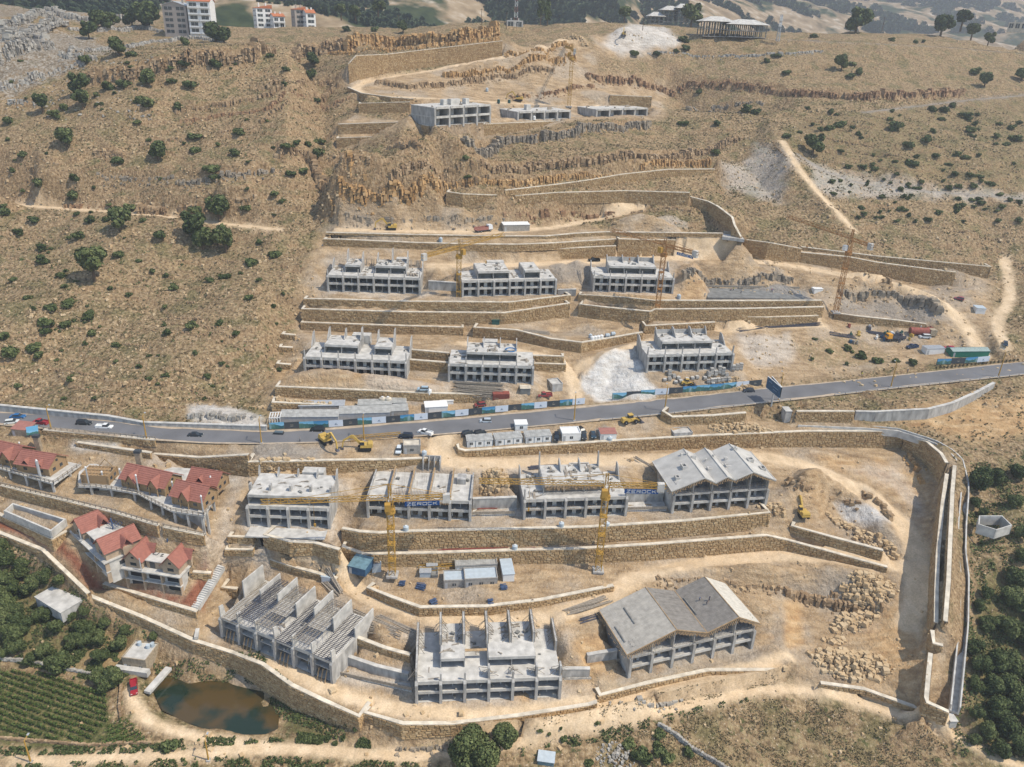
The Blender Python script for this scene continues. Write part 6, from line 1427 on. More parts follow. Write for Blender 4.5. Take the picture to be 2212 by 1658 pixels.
# ---------------------------------------------------------------- small builders
random.seed(11)
def frame(x0, y0, x1, y1, z=None):
    """base line seen from x0,y0 to x1,y1 -> origin, length, turn"""
    a = G(x0, y0) if z is None else P(x0, y0, z); b = P(x1, y1, a.z); d = b-a; return a, d.length, math.atan2(d.y, d.x)
def flat_mat(name, c, rough=.6, metal=0.): 
    if name not in M: M[name] = mat(name, c, rough, .06, 1., metal=metal)
    return M[name]
def hut(x0, y0, x1, y1, dep, h, label, wall='white', roof='metal', kind='flat', wins=3, name='site_cabin', cat='cabin', group=None, z=None, door=True, over=.15, rise=.8, rx=0.):
    a, L, an = frame(x0, y0, x1, y1, z); o = empty(name, a-Vector((0, 0, .15)), label, cat, group, an)
    wm, rm = M[wall], M[roof]
    MB().box(0, L, 0, dep, 0, h).build('wall', wm, o)
    if kind == 'flat': MB().box(-over, L+over, -over, dep+over, h+.002, h+.14).build('roof', rm, o)
    elif kind == 'parapet':
        MB().box(0, L, 0, dep, h+.002, h+.1).build('roof', rm, o); mb = MB()
        for q in ((-.05, L+.05, -.05, .18), (-.05, L+.05, dep-.18, dep+.05), (-.05, .18, .18, dep-.18), (L-.18, L+.05, .18, dep-.18)): mb.box(*q, h+.003, h+.45)
        mb.build('parapet', wm, o)
    elif kind == 'shed': MB().quadbox([(-over,-over,h), (L+over,-over,h), (L+over,dep+over,h+.01+rise), (-over,dep+over,h+.01+rise), (-over,-over,h+.1), (L+over,-over,h+.1), (L+over,dep+over,h+.11+rise), (-over,dep+over,h+.11+rise)]).build('roof', rm, o)
    else:
        MB().prism([(-over, h), (dep/2, h+rise), (dep+over, h), (dep+over, h+.12), (dep/2, h+rise+.12), (-over, h+.12)], -over, L+over, 0).build('roof', rm, o)
        MB().prism([(0, h), (dep/2, h+rise-.03), (dep, h)], .01, L-.01, 0).build('gable_wall', wm, o)
    if roof in ('metal', 'oldmetal', 'greenroof') and L > 3:      # sheet ribs
        mb = MB(); n = int(L/.7)
        for k in range(n):
            x = (k+.5)*L/n; 
            if kind == 'gable': mb.bar((x, 0, h+.14), (x, dep/2, h+rise+.14), .07); mb.bar((x, dep/2, h+rise+.14), (x, dep, h+.14), .07)
            elif kind == 'shed': mb.bar((x, 0, h+.13), (x, dep, h+.13+rise), .07)
            else: mb.bar((x, 0, h+.17), (x, dep, h+.17), .06)
        q = mb.build('roof_ribs', rm, o); q['kind'] = 'stuff'
    for k in range(wins):
        x = L*(k+.5)/wins; w = MB().box(x-.5, x+.5, -.06, .02, 1.0, 1.9).build('window', M['glass'], o)
        MB().box(x-.58, x+.58, -.045, .0, .92, .99).box(x-.03, x+.03, -.09, -.06, 1.0, 1.9).build('frame', M['white'], w)
    if door and L > 4: MB().box(L*.02+.2, L*.02+1., -.05, .02, .05, 2.05).build('door', M['metal'], o)
    return o
M['oldmetal'] = mat('weathered_sheet', (.37,.37,.35), .7, .25, .7)
M['redroof'] = mat('faded_red_roof', (.33,.15,.12), .7, .12, 1)
M['greenpaint'] = mat('green_paint', (.02,.16,.11), .5, .15, 1); M['greenroof'] = mat('greygreen_roof', (.28,.35,.33), .6, .12, 1)
M['teal'] = mat('teal_sheet', (.13,.22,.26), .5, .3, .8); M['blockwork'] = mat('blockwork', (.33,.31,.28), .9, .25, 1.2); M['rust'] = mat('rusty_steel', (.26,.08,.06), .7, .3, 1.2)
M['stonehut'] = mat('stone_hut', (.34,.28,.20), .9, .3, 1.5); M['paleblue'] = mat('pale_blue', (.42,.48,.52), .6, .1, 1)
M['darkgreen'] = mat('dark_green_paint', (.03,.09,.08), .6, .2, 1); M['navy'] = mat('navy_sheet', (.04,.10,.18), .6, .3, 1)
for x0, y0, x1, y1, l in ((1008.8,967.4,1064.2,964.5,'leftmost of the three long white prefab cabins on the wall terrace'),(1070,963.9,1127.9,959.2,'middle one of the three long white prefab cabins on the wall terrace'),(1135.3,958.6,1190.7,955,'rightmost of the three long white prefab cabins, beside a dark car')):
    o = hut(x0, y0, x1, y1, 3.6, 2.5, l, 'white', 'oldmetal', 'shed', 3, group='long white prefab cabins', rise=.35)
    L = frame(x0, y0, x1, y1)[1]
    for k in range(4): MB().box(L*k/3-.06, L*k/3+.06, -.08, -.001, .05, 2.5).build('frame_post', M['navy'], o)
    for k in range(3): MB().box(L*(k+.5)/3-.9, L*(k+.5)/3-.05, -.03, -.002, .4, .62).build('blue_marking', M['paleblue'], o)
hut(1113,932,1139,931.3,3.4,2.5,'small white cabin with a tank on its roof, beside the main road edge','white','white','flat',1)
hut(1213.9,954.1,1254,952.6,4.6,2.7,'white cabin with rows of little roof domes between two parked dark cars','white','white','parapet',1)
hut(1296.5,951.8,1330.8,951.3,3.6,2.5,'white cabin with a faded red roof behind the very long wall','white','redroof','shed',0,rise=.3)
hut(1454.8,950.6,1494.7,948,4,2.2,'low grey hut with a stepped concrete roof on the wall terrace','concrete','concrete_pale','parapet',0, name='stone_hut')
hut(871.4,981.4,908.7,980.2,4,2.8,'unfinished block hut with a white parapet beside a parked white car','blockwork','coping','parapet',1, name='block_hut')
hut(983.5,1240,1073.8,1235,6,2.6,'long grey site shed with a white roof edge, the rear one of the pair','blockwork','oldmetal','parapet',2, name='site_shed', cat='shed')
hut(958.6,1272.7,1003.6,1271,4.6,2.7,'front left site shed of rough black and white blockwork','blockwork','paleblue','parapet',1, name='site_shed', cat='shed')
hut(1003.9,1271,1074.5,1267.5,5.2,2.9,'front site shed with a pale blue white roof and three small holes','blockwork','paleblue','parapet',3, name='site_shed', cat='shed')
hut(1086.6,1257,1110.8,1255.4,7,2.6,'narrow pale roofed shed at the right end of the site sheds','white','paleblue','flat',0, name='site_shed', cat='shed')
hut(906.7,1248.5,930.2,1248.5,2.6,1.9,'grey metal box standing in front of another left of the site sheds','paleblue','metal','flat',0, name='metal_box', cat='box'); hut(922,1234,944.8,1233,2.6,1.9,'grey metal box behind its twin left of the site sheds','paleblue','metal','flat',0, name='metal_box', cat='box'); hut(932,1249.5,946,1249,3.4,.8,'low open skip beside the grey metal boxes','concrete_dark','concrete_dark','parapet',0, name='skip', cat='skip')
hut(752.8,1237,789,1246,5,2.5,'blue roofed workshop hut left of the left crane foot','navy','teal','shed',0,name='workshop_hut',cat='hut',rise=.5)
hut(804,1239,824,1237,3,2.8,'pale storage rack box next to the blue roofed workshop hut','paleblue','oldwood','parapet',0,name='storage_box',cat='box')
hut(695,1260.5,718.7,1264,2.6,2.5,'small white portable hut near the back of the scaffolded shell','white','paleblue','flat',0,name='portable_hut',cat='hut')
for a in ((605,915,731,914,4.6,2.4,'long low shed with a mottled flat roof nearest the left hoarding end','metal','oldmetal'),(732.4,909,843,905.8,5,2.6,'long grey roofed shed behind the middle of the left hoarding','metal','oldmetal'),(843.5,903,882.5,900.4,4.6,2.5,'short pale roofed shed at the right end of the long sheds','blockwork','oldmetal'),
 (646,891,744,889.6,3.6,2.4,'rear left long shed against the low stone wall','blockwork','metal'),(773.6,888.5,845.7,887,3.6,2.4,'rear middle long shed against the low stone wall','blockwork','oldmetal'),(847,884,877.8,883,3.4,2.4,'rear short shed at the right of the back row','blockwork','oldmetal'),(919,892.7,967,890,4,2.2,'shed roofed with white sheets right of the long sheds','white','white'),(951,875,979.5,874,2.6,1.6,'small low white roofed store behind the white sheeted shed','white','white')):
    hut(*a, 'shed', 0, name='site_shed', cat='shed', group='sheds behind the hoarding', rise=.3)
a, L, an = frame(583, 918, 606, 917); o = empty('white_framework', a, 'bare white framework at the left end of the long sheds', 'frame', None, an); mb = MB()
for k in range(5): mb.bar((k*L/4, 0, 0), (k*L/4, 0, 2.4), .2).bar((k*L/4, 4, 0), (k*L/4, 4, 2.4), .2).bar((k*L/4, 0, 2.4), (k*L/4, 4, 2.4), .2)
mb.bar((0, 0, 2.4), (L, 0, 2.4), .2).bar((0, 4, 2.4), (L, 4, 2.4), .2).build('frame', M['white'], o)
def container(x0, y0, x1, y1, dep, h, label, m):
    a, L, an = frame(x0, y0, x1, y1); o = empty('shipping_container', a, label, 'container', None, an); MB().box(0, L, 0, dep, 0, h).build('body', m, o); mb = MB()
    for k in range(int(L/.3)): mb.box(k*.3+.05, k*.3+.18, -.06, -.001, .15, h-.12)
    q = mb.build('corrugation', m, o); q['kind'] = 'stuff'; return o
container(1064.5,866,1100.5,865.6,2.6,2.5,'rusty red container heaped with rubbish behind the hoarding',M['rust'])
hut(1019.4,869.5,1038.2,869.5,2.4,2.2,'white box cabin beside the rusty red container','white','white','flat',0,name='box_cabin'); hut(996,871,1011,870.5,2.6,2,'dark blue stall with a pale awning left of the white box cabin','navy','white','shed',0,name='stall',cat='stall')
hut(1123.9,853,1145.5,853,3.6,2.4,'small flat roofed hut with a dark front below the blue hose shell','concrete_dark','coping','flat',0,name='garage_hut',cat='hut'); hut(1192,847,1215,844.4,5,2.6,'small concrete hut with rubble round it left of the white heap','concrete','concrete_pale','parapet',0,name='concrete_hut',cat='hut')
hut(2055.2,772,2135,771,4.2,2.5,'long green cabin with a grey roof beside the right end of the main road','greenpaint','greenroof','gable',0,name='green_cabin'); hut(1999.8,767,2038.5,766,3.4,2.7,'white cabin between the verge shrubs and the green cabin','white','metal','flat',0); hut(2107,678,2127,679.5,4,2.6,'pale blue white container hut beside the right boundary wall','white','paleblue','flat',0); hut(1757.9,636,1775.9,635.6,2.6,2.4,'small white hut at the right end of the dark foundation slab','white','white','flat',0)
hut(1088,501,1144,500,5,3,'open sided shed with a pale flat roof on the excavated terrace','blockwork','white','shed',0,name='open_shed',cat='shed',rise=.2)
hut(1024,705,1050,705,2.4,2.2,'hut sized green generator box on the terrace right of the middle crane','darkgreen','darkgreen','flat',0,name='generator',cat='generator') if False else hut(1063,702,1079,702,2.4,1.9,'dark green generator on the terrace right of the middle crane','darkgreen','darkgreen','flat',0,name='generator',cat='generator',door=False)
hut(1161,1652,1196,1657,3,1.4,'turquoise skip at the bottom edge right of the big tree','teal','paleblue','flat',0,name='skip',cat='skip',door=False)
# house by the pond and store in the orchard
o = hut(268,1446,319,1453,6.5,3.9,'small stone and concrete house above the pond with blue tanks on its roof','stonehut','concrete_pale','parapet',2,name='pond_house',cat='house',z=1.4)
for x, y in ((2.,5.2),(4.8,4.6),(5.6,5.4)): 
    t = MB().cyl(x, y, 3.95, 5.1, .55).build('water_tank', M['paleblue'], o)
MB().box(-1.8, 7.6, -1.6, -.02, 0, 1.6).build('porch', M['concrete_pale'], o)
hut(81,1310,136.4,1345,7.6,3.4,'long flat roofed concrete store among the orchard trees','concrete','concrete_pale','flat',0,name='orchard_store',cat='building',z=G(138,1343).z+1.6,door=False)
# ---------------------------------------------------------------- hoarding along the road
def print_mat(name, seed, light):
    m = bpy.data.materials.new(name); m.use_nodes = True; global nt
    nt = m.node_tree; b = nt.nodes['Principled BSDF']; b.inputs['Roughness'].default_value = .4
    tc = nt.nodes.new('ShaderNodeTexCoord'); sp = nt.nodes.new('ShaderNodeSeparateXYZ'); nt.links.new(tc.outputs['Object'], sp.inputs[0])
    n = nt.nodes.new('ShaderNodeTexNoise'); n.inputs['Scale'].default_value = .55; mp = nt.nodes.new('ShaderNodeMapping'); mp.inputs['Location'].default_value = (seed*5.1, 0, 0); mp.inputs['Scale'].default_value = (1, 1, .3); nt.links.new(tc.outputs['Object'], mp.inputs[0]); nt.links.new(mp.outputs[0], n.inputs['Vector'])
    h = math_('SUBTRACT', math_('MULTIPLY_ADD', n.outputs['Fac'], 2.6), sp.outputs['Z']) if False else math_('SUBTRACT', math_('ADD', math_('MULTIPLY', n.outputs['Fac'], 2.6), .05+.2*light), sp.outputs['Z'])
    skyc = ramp(math_('MULTIPLY', sp.outputs['Z'], .42), [(.3,(.32,.58,.75) if light else (.16,.42,.62)),(.95,(.03,.20,.42) if not light else (.13,.38,.58))])
    land = ramp(n.outputs['Fac'], [(.35,(.02,.09,.12)),(.55,(.06,.16,.13)),(.7,(.22,.36,.40))])
    nt.links.new(mixc(thr(h, -.05, .1), skyc, land), b.inputs['Base Color']); return m
PR = [print_mat('printed_view', k, k % 2) for k in range(4)]
M['panelwhite'] = mat('panel_white', (.58,.64,.72), .4, .03, 1); M['panelblack'] = mat('panel_charcoal', (.055,.065,.075), .4, .1, 1)
EMB = {}
def panel(root, x0, x1, h, kind, k, z0=.35):
    me = 'banner_panel'; m = PR[k % 4] if kind == 'B' else M['panelwhite'] if kind == 'W' else M['panelblack']
    p = MB().box(0, x1-x0-.06, -.05, 0, 0, h).build(me, m, root); p.location = (x0, 0, z0)
    w = x1-x0
    if kind == 'W':      # little dark tree and boat emblem with a line under it
        MB().prism([(w*.5-.42, h*.34), (w*.5+.5, h*.34), (w*.5+.12, h*.40), (w*.5+.06, h*.66), (w*.5-.06, h*.42), (w*.5-.2, h*.5)], -.07, -.051, 1).build('emblem', M['navy'], p)
        MB().box(w*.5-.6, w*.5+.6, -.065, -.051, h*.25, h*.28).build('emblem_line', M['navy'], p)
    elif kind == 'K':
        mb = MB(); mb.bar((w*.5-.5, -.06, h*.52), (w*.5, -.06, h*.68), .07, .02).bar((w*.5, -.06, h*.68), (w*.5+.5, -.06, h*.52), .07, .02); mb.box(w*.5-.45, w*.5+.45, -.065, -.052, h*.36, h*.40); mb.build('emblem', M['coping'], p)
def hoarding(seq, pts_, label, h=2.3):
    L = [G(x, y) for x, y in pts_]; n = len(seq); Q = resample(L, n+1); o = empty('site_hoarding', Q[0], label, 'hoarding')
    for k, s in enumerate(seq):
        a, b = Q[k]-Q[0], Q[k+1]-Q[0]; d = b-a; an = math.atan2(d.y, d.x); e = empty('x', (0, 0, 0)); w = math.hypot(d.x, d.y)
        before = set(o.children); panel(o, 0, w, h, s, k+len(seq))
        p = [c for c in o.children if c not in before][0]; bpy.data.objects.remove(e)
        p.location = (a.x, a.y, max(a.z, b.z)+.35 if abs(a.z-b.z) < 3 else a.z); p.rotation_euler.z = an
        MB().bar((a.x, a.y+.1, a.z-.6), (a.x, a.y+.1, p.location.z+h), .12).build('post', M['steel'], o)
hoarding('BKBBWKBWKBWKBWKBWKBWKBW', [(582.6,930),(640,928),(730,924),(792,918.5),(850,914.5),(969,903.5),(1087,891.5),(1263,874.6)], 'long row of printed hoarding panels left of the gap with the white heap')
hoarding('BKBWKBBBBWK', [(1321.8,866),(1440,854),(1530,846),(1644,834.7)], 'row of printed hoarding panels in front of the block pallets')
hoarding('BKBW', [(2021.7,791),(2080,787),(2135,783.5)], 'short row of four printed panels in front of the green cabin')
# billboard on a pole
a = G(1666,876); o = empty('billboard', a, 'double sided dark blue billboard on a steel pole beside the main road', 'billboard')
c = Vector((0, 0, 7.)); u = (P(1685.5,851,a.z+8)-P(1660.7,827.2,a.z+8)); u.z = 0; u = u.normalized()*4.6
MB().bar((0, 0, -.5), (0, 0, 6.2), .6, n=8).build('pole', M['metal'], o)
n_ = Vector((u.y, -u.x, 0)).normalized()
for s in (-1, 1):
    q = [c-u+n_*(.7*s)+Vector((0,0,z)) for z in (-2,2)]; w_ = [c+u+n_*(.12*s)+Vector((0,0,z)) for z in (-2,2)]
    MB().quadbox([q[0], w_[0], w_[0]+n_*.15*s, q[0]+n_*.15*s, q[1], w_[1], w_[1]+n_*.15*s, q[1]+n_*.15*s]).build('advert_face', M['navy'] if s > 0 else M['panelblack'], o)
    MB().bar(q[1]+Vector((0,0,.1)), w_[1]+Vector((0,0,.1)), .22).bar(q[0]-Vector((0,0,.1)), w_[0]-Vector((0,0,.1)), .22).build('frame', M['white'], o)
    mb = MB()
    for f0, f1, zz in ((.15,.4,1.),(.5,.85,.4),(.55,.8,-.6)): 
        p0 = q[0].lerp(w_[0], f0); p1 = q[0].lerp(w_[0], f1); k = n_*(.17*s); mb.bar(p0+k+Vector((0,0,2+zz)), p1+k+Vector((0,0,2+zz)), .3, .03)
    mb.build('printed_mark', M['paleblue'], o)
# ---------------------------------------------------------------- tower cranes
M['crane_rust'] = mat('crane_orange', (.34,.17,.06), .6, .15, 2)
def height_for(B, ty):
    lo, hi = 0., 80.
    for _ in range(30):
        m_ = (lo+hi)/2
        if proj(B+Vector((0,0,m_)))[1] > ty: lo = m_
        else: hi = m_
    return lo
def lattice(mb, a, b, w, step, th=.09, tri=False):
    th *= .9
    a = Vector(a); b = Vector(b); d = (b-a); L = d.length; d.normalize(); u = d.cross(Vector((0,0,1))); u = Vector((1,0,0)) if u.length < .05 else u.normalized(); v = u.cross(d).normalized()
    cs = [(-.5,-.5),(.5,-.5),(.5,.5),(-.5,.5)] if not tri else [(-.5,0),(.5,0),(0,1.)]
    n = max(1, int(L/step)); k = len(cs)
    C = [u*(c[0]*w)+v*(c[1]*w) for c in cs]
    for c in C: mb.bar(a+c, b+c, th*1.6)
    for i in range(n):
        p = a+d*(L*i/n); q = a+d*(L*(i+1)/n)
        for j in range(k):
            c0, c1 = C[j], C[(j+1) % k]; mb.bar(p+(c0 if i % 2 else c1), q+(c1 if i % 2 else c0), th); mb.bar(p+c0, p+c1, th*.8)
    return mb
FONT = {'Z': [(0,1,1,1),(1,1,0,0),(0,0,1,0)], 'E': [(0,0,0,1),(0,1,1,1),(0,.5,.8,.5),(0,0,1,0)], 'R': [(0,0,0,1),(0,1,1,1),(1,1,1,.5),(1,.5,0,.5),(.4,.5,1,0)], 'O': [(0,0,0,1),(0,1,1,1),(1,1,1,0),(1,0,0,0)], 'C': [(0,0,0,1),(0,1,1,1),(0,0,1,0)], 'K': [(0,0,0,1),(0,.45,1,1),(.35,.6,1,0)]}
def sign(parent, c, d, L=9.5, H=1.5):
    """blue name board with white letters, centre c, along d"""
    d = Vector(d); d.z = 0; d.normalize()
    if d.x < 0: d = -d
    n = Vector((d.y, -d.x, 0)); q = [c-d*(L/2)-Vector((0,0,H/2)), c+d*(L/2)-Vector((0,0,H/2))]
    b = MB().quadbox([q[0], q[1], q[1]-n*.12, q[0]-n*.12, *[p+Vector((0,0,H)) for p in (q[0], q[1], q[1]-n*.12, q[0]-n*.12)]]).build('sign_board', M['signblue'], parent)
    mb = MB(); s = 'ZEROCK'; cw = L/(len(s)+.6); hh = H*.56
    for i, ch in enumerate(s):
        o_ = q[0]+d*(cw*(i+.35)+.1)+Vector((0,0,H*.22))+n*.03
        for x0, y0, x1, y1 in FONT[ch]: mb.bar(o_+d*(x0*cw*.72)+Vector((0,0,y0*hh)), o_+d*(x1*cw*.72)+Vector((0,0,y1*hh)), .17, .17)
    mb.build('lettering', M['white'], b)
M['signblue'] = mat('sign_blue', (.015,.09,.30), .5, .05, 1)
def crane(bx, by, ring, top, jib, cjib, label, m='yellow', w=1.7, signat=None, z=None, jz=None, hook=.6, cabw='yellow', slen=9.5, step=1.9):
    B = G(bx, by) if z is None else P(bx, by, z); hr = height_for(B, ring); ht = height_for(B, top); hj = hr+3.6 if jz is None else height_for(B, jz)
    o = empty('tower_crane', B, label, 'tower crane'); mm = M[m]
    MB().box(-1.6, 1.6, -1.6, 1.6, -.3, .35).build('foundation', M['concrete'], o)
    lattice(MB(), (0,0,.3), (0,0,hr-.4), w, step, .11).build('mast', mm, o, fix=False)
    MB().cyl(0, 0, hr-.5, hr+.5, w*.85, n=14).box(-w*.7, w*.7, -w*.7, w*.7, hr+.5, hr+1.).build('slewing_ring', mm, o)
    for k in range(1, 4): MB().box(-w*.62, w*.62, -w*.62, w*.62, hr*k/4-.12, hr*k/4+.12).build('mast_collar', mm, o)
    J = P(*jib, B.z+hj)-B; K = P(*cjib, B.z+hj)-B; ax = Vector((J.x, J.y, 0)).normalized()
    K = -ax*Vector((K.x, K.y, 0)).length; K.z = hj; J = ax*Vector((J.x, J.y, 0)).length; J.z = hj; C0 = Vector((0,0,hj))
    lattice(MB(), (0,0,hr+1.), (0,0,hj), w*.9, 1.6, .12).build('turntable_tower', mm, o, fix=False)
    lattice(MB(), (0,0,hj), (0,0,ht), .7, 1.6, .11).build('tower_head', mm, o, fix=False)
    lattice(MB(), C0+ax*.8, J, 1.25, 1.7, .10, True).build('jib', mm, o, fix=False)
    lattice(MB(), C0-ax*.8, K, 1.1, 1.8, .12).build('counter_jib', mm, o, fix=False)
    T = Vector((0,0,ht)); mb = MB()
    for f in (.35, .72): mb.bar(T, C0.lerp(J, f)+Vector((0,0,1.2)), .1)
    mb.bar(T, C0.lerp(K, .92)+Vector((0,0,.8)), .1); mb.build('tie_bars', mm, o)
    side = Vector((ax.y, -ax.x, 0)); side = side if side.y < 0 else -side
    cb = MB(); c = Vector((0,0,hr+1.2))+side*1.6+ax*.6; cb.rbox(c.x, c.y, c.z, 1.6, 1.5, 2.1, math.atan2(ax.y, ax.x)).build('cab', M[cabw], o)
    cw = K+ax*1.4; MB().rbox(cw.x, cw.y, hj-1.7, 2., 1.3, 2.6, math.atan2(ax.y, ax.x)).build('counterweight', M['concrete_pale'], o)
    H = C0.lerp(J, hook); MB().bar(H, H-Vector((0,0,hj*.28)), .06).box(H.x-.25, H.x+.25, H.y-.25, H.y+.25, H.z-hj*.28-.9, H.z-hj*.28).build('hook_block', mm, o)
    if signat is not None: sign(o, C0.lerp(K, signat)-Vector((0,0,1.9)), K-C0, slen, slen*.155)
    return o
crane(848,1242,1104,1046,(563,1088),(974,1066),'yellow tower crane with a blue name board, left of the two in the foreground',signat=.52,z=16.8,jz=1078)
crane(1292,1232,1074,1024,(1034,1042),(1438,1050),'yellow tower crane with a blue name board, right of the two in the foreground',signat=.60,z=16.6,jz=1048)
crane(990.6,701,556,517,(1088,509),(922,558),'yellow tower crane standing in front of the dirt road between two upper shells',z=51.4,jz=534,w=1.6)
crane(1416.7,695,552,516,(1320,500),(1524,541),'dark yellow tower crane in front of the right upper shell, small blue board beside it',signat=.62,z=55.4,jz=530,m='crane_rust',w=1.6,slen=7.5)
crane(1804.7,675,548,496,(1700,470),(1907,528),'orange tower crane with a white cab at the edge of the grey pit',z=56,jz=517,m='crane_rust',w=1.6,cabw='white')
crane(1228.3,230,128,97,(1120,70),(1285,111),'slim yellow tower crane behind the middle of the topmost row',signat=.66,z=1436,jz=108,w=1.7,slen=8.) if False else None
_g = G(1229,231); crane(1229,231,128,97,(1150,80),(1284,111),'slim yellow tower crane behind the middle of the topmost row',signat=.66,z=_g.z,jz=108,w=1.7,slen=7.)
# lattice sections lying on the ground
for x0, y0, x1, y1, l in ((757,952,866,943,'yellow crane mast section lying beside the main road'),(905,1232,985,1228,'yellow crane section leaning along the wall behind the site boxes')):
    a, b = G(x0, y0), G(x1, y1); o = empty('crane_section', a, l, 'crane part'); lattice(MB(), (0,0,.7), tuple(b-a+Vector((0,0,.7))), 1.2, 1.7, .1).build('lattice', M['yellow'], o, fix=False)
# ---------------------------------------------------------------- yellow light poles
for x, y, ty, l in ((317,950,899,'yellow pole at the lower road edge beside the chalet yard, second from the left'),(111,929,882,'leftmost yellow pole on the lower edge of the main road'),(565,958,905,'yellow pole just left of the hoarding start, on the lower road edge'),(786.4,952,900,'yellow pole in front of the long sheds'),(1240,909,854,'yellow pole opposite the right end of the left hoarding'),(1435.5,889,835,'yellow pole at the rounded corner of the curved roadside wall'),(1681,866,808,'yellow pole directly behind the billboard'),(1924,837,785,'yellow pole on the lower road edge below the verge shrubs'),(2155.6,816,760,'rightmost yellow pole, where the curved concrete wall meets the road'),(66.4,1647,1601,'yellow pole on the lowest track at the bottom left corner'),(450.5,1643,1599,'yellow pole on the lowest track below the pond')):
    B = G(x, y); h = height_for(B, ty); o = empty('light_pole', B, l, 'light pole', 'yellow light poles'); MB().cyl(0,0,-.3,h,.24,.13,8).build('pole', M['yellow'], o); MB().bar((0,0,h-.1),(0,1.5,h+.25),.12).build('arm', M['yellow'], o); MB().box(-.2,.2,1.3,2.,h+.15,h+.33).build('lamp_head', M['metal'], o); MB().box(-.45,.45,-.45,.45,-.3,.3).build('footing', M['concrete'], o)
# ---------------------------------------------------------------- vehicles
def carpaint(c): k = 'paint_%d_%d_%d' % tuple(int(v*100) for v in c); return flat_mat(k, c, .3)
M['lamp'] = mat('lamp_glass', (.6,.6,.55), .2, .05, 1)
def wheels(o, xs, w, r=.33, d=.24):
    for x in xs:
        for s in (-1, 1):
            mb = MB(); n = 10; k = len(mb.v)
            for t in (s*(w/2-d), s*(w/2+.02)):
                for i in range(n): mb.v.append((x+r*math.cos(6.2832*i/n), t, r+r*math.sin(6.2832*i/n)))
            for i in range(n): mb.f.append((i, (i+1)%n, n+(i+1)%n, n+i))
            mb.f += [tuple(range(n)), tuple(range(2*n-1, n-1, -1))]; wh = mb.build('wheel', M['rubber'], o)
            MB().rbox(x, s*(w/2+.03), r-.14, .28, .02, .28, 0).build('rim', M['metal'], wh)
def taper(x0, x1, w0, z0, X0, X1, w1, z1): return [(x0,-w0,z0),(x1,-w0,z0),(x1,w0,z0),(x0,w0,z0),(X0,-w1,z1),(X1,-w1,z1),(X1,w1,z1),(X0,w1,z1)]
def car(x, y, toward, color, label, kind='hatch', group=None, s=1.):
    """toward: a picture point the car's nose points to"""
    g = G(x, y+4); t = P(toward[0], toward[1], g.z); an = math.atan2(t.y-g.y, t.x-g.x)
    o = empty('parked_car' if group != 'cars on the main road' else 'car', g, label, 'pickup' if kind == 'pickup' else 'car', group, an); o.scale = (s, s, s); m = carpaint(color); w = .88
    L = {'hatch': 2.05, 'sedan': 2.3, 'suv': 2.35, 'pickup': 2.6}[kind]; hb = {'hatch': .82, 'sedan': .8, 'suv': .98, 'pickup': .95}[kind]; ht = {'hatch': 1.45, 'sedan': 1.4, 'suv': 1.78, 'pickup': 1.72}[kind]
    mb = MB(); mb.quadbox(taper(-L, L, w, .28, -L+.05, L-.05, w, hb-.22)); mb.quadbox(taper(-L+.05, L-.05, w-.001, hb-.22, -L+.15, L-.25, w-.06, hb)); mb.build('body', m, o)
    if kind == 'pickup': c0, c1, C0, C1 = -.3, 1.45, -.15, 1.0
    elif kind == 'sedan': c0, c1, C0, C1 = -1.65, 1.2, -1.0, .45
    elif kind == 'suv': c0, c1, C0, C1 = -2.15, 1.35, -1.95, .75
    else: c0, c1, C0, C1 = -1.95, 1.15, -1.6, .5
    MB().quadbox(taper(c0, c1, w-.08, hb+.001, C0, C1, w-.2, ht-.06)).build('windows', M['glass'], o)
    MB().quadbox(taper(C0-.03, C1+.03, w-.18, ht-.059, C0+.05, C1-.05, w-.26, ht)).build('roof', m, o)
    if kind == 'pickup':
        mb = MB(); mb.box(-L+.1, -.4, -w+.02, -w+.12, hb+.001, hb+.35).box(-L+.1, -.4, w-.12, w-.02, hb+.001, hb+.35).box(-L+.1, -L+.2, -w+.12, w-.12, hb+.001, hb+.35); mb.build('load_bed', m, o)
    for sy in (-1, 1):
        MB().box(L-.06, L+.015, sy*.62-.18, sy*.62+.18, hb-.34, hb-.2).build('headlight', M['lamp'], o); MB().box(-L-.015, -L+.05, sy*.68-.12, sy*.68+.12, hb-.34, hb-.16).build('tail_light', M['redroof'], o)
    wheels(o, (-L*.62, L*.62), w*2, .33 if kind != 'suv' else .38); return o
RD = 'cars on the main road'
car(39,899,(90,903),(.02,.12,.30),'bright blue car driving at the far left end of the main road','sedan',RD)
car(182,914,(230,920),(.02,.025,.03),'black car driving ahead of the white pickup on the main road','suv',RD)
car(226,922,(280,928),(.72,.72,.70),'white pickup driving behind the black car on the left road','pickup',RD)
car(422,939,(500,944),(.02,.03,.04),'dark saloon alone on the road right of the white pickup','sedan',RD)
car(599,939,(500,939),(.10,.13,.15),'grey blue off-road car on the road below the first hoarding panels','suv',RD)
car(686,928,(600,931),(.015,.018,.02),'black car near the upper road edge beside the blue hoarding panels','suv',RD)
car(1049,908.5,(1000,912),(.42,.47,.52),'silver estate car on the road left of the cabins','hatch',RD)
car(1617,843,(1560,848),(.02,.03,.05),'black hatchback on the road left of the billboard','hatch',RD)
car(877,942,(840,944),(.02,.03,.05),'dark blue off-road car parked behind the block hut','suv'); car(919,934,(880,928),(.7,.7,.68),'white pickup with a canopy parked at the junction','pickup'); car(862,971,(858,990),(.62,.68,.72),'white car parked against the left side of the block hut','hatch')
car(1011,935,(1060,930),(.02,.03,.04),'left one of two dark cars behind the first prefab cabin','hatch'); car(1037,934,(1080,931),(.02,.025,.03),'right one of two dark cars behind the first prefab cabin','hatch')
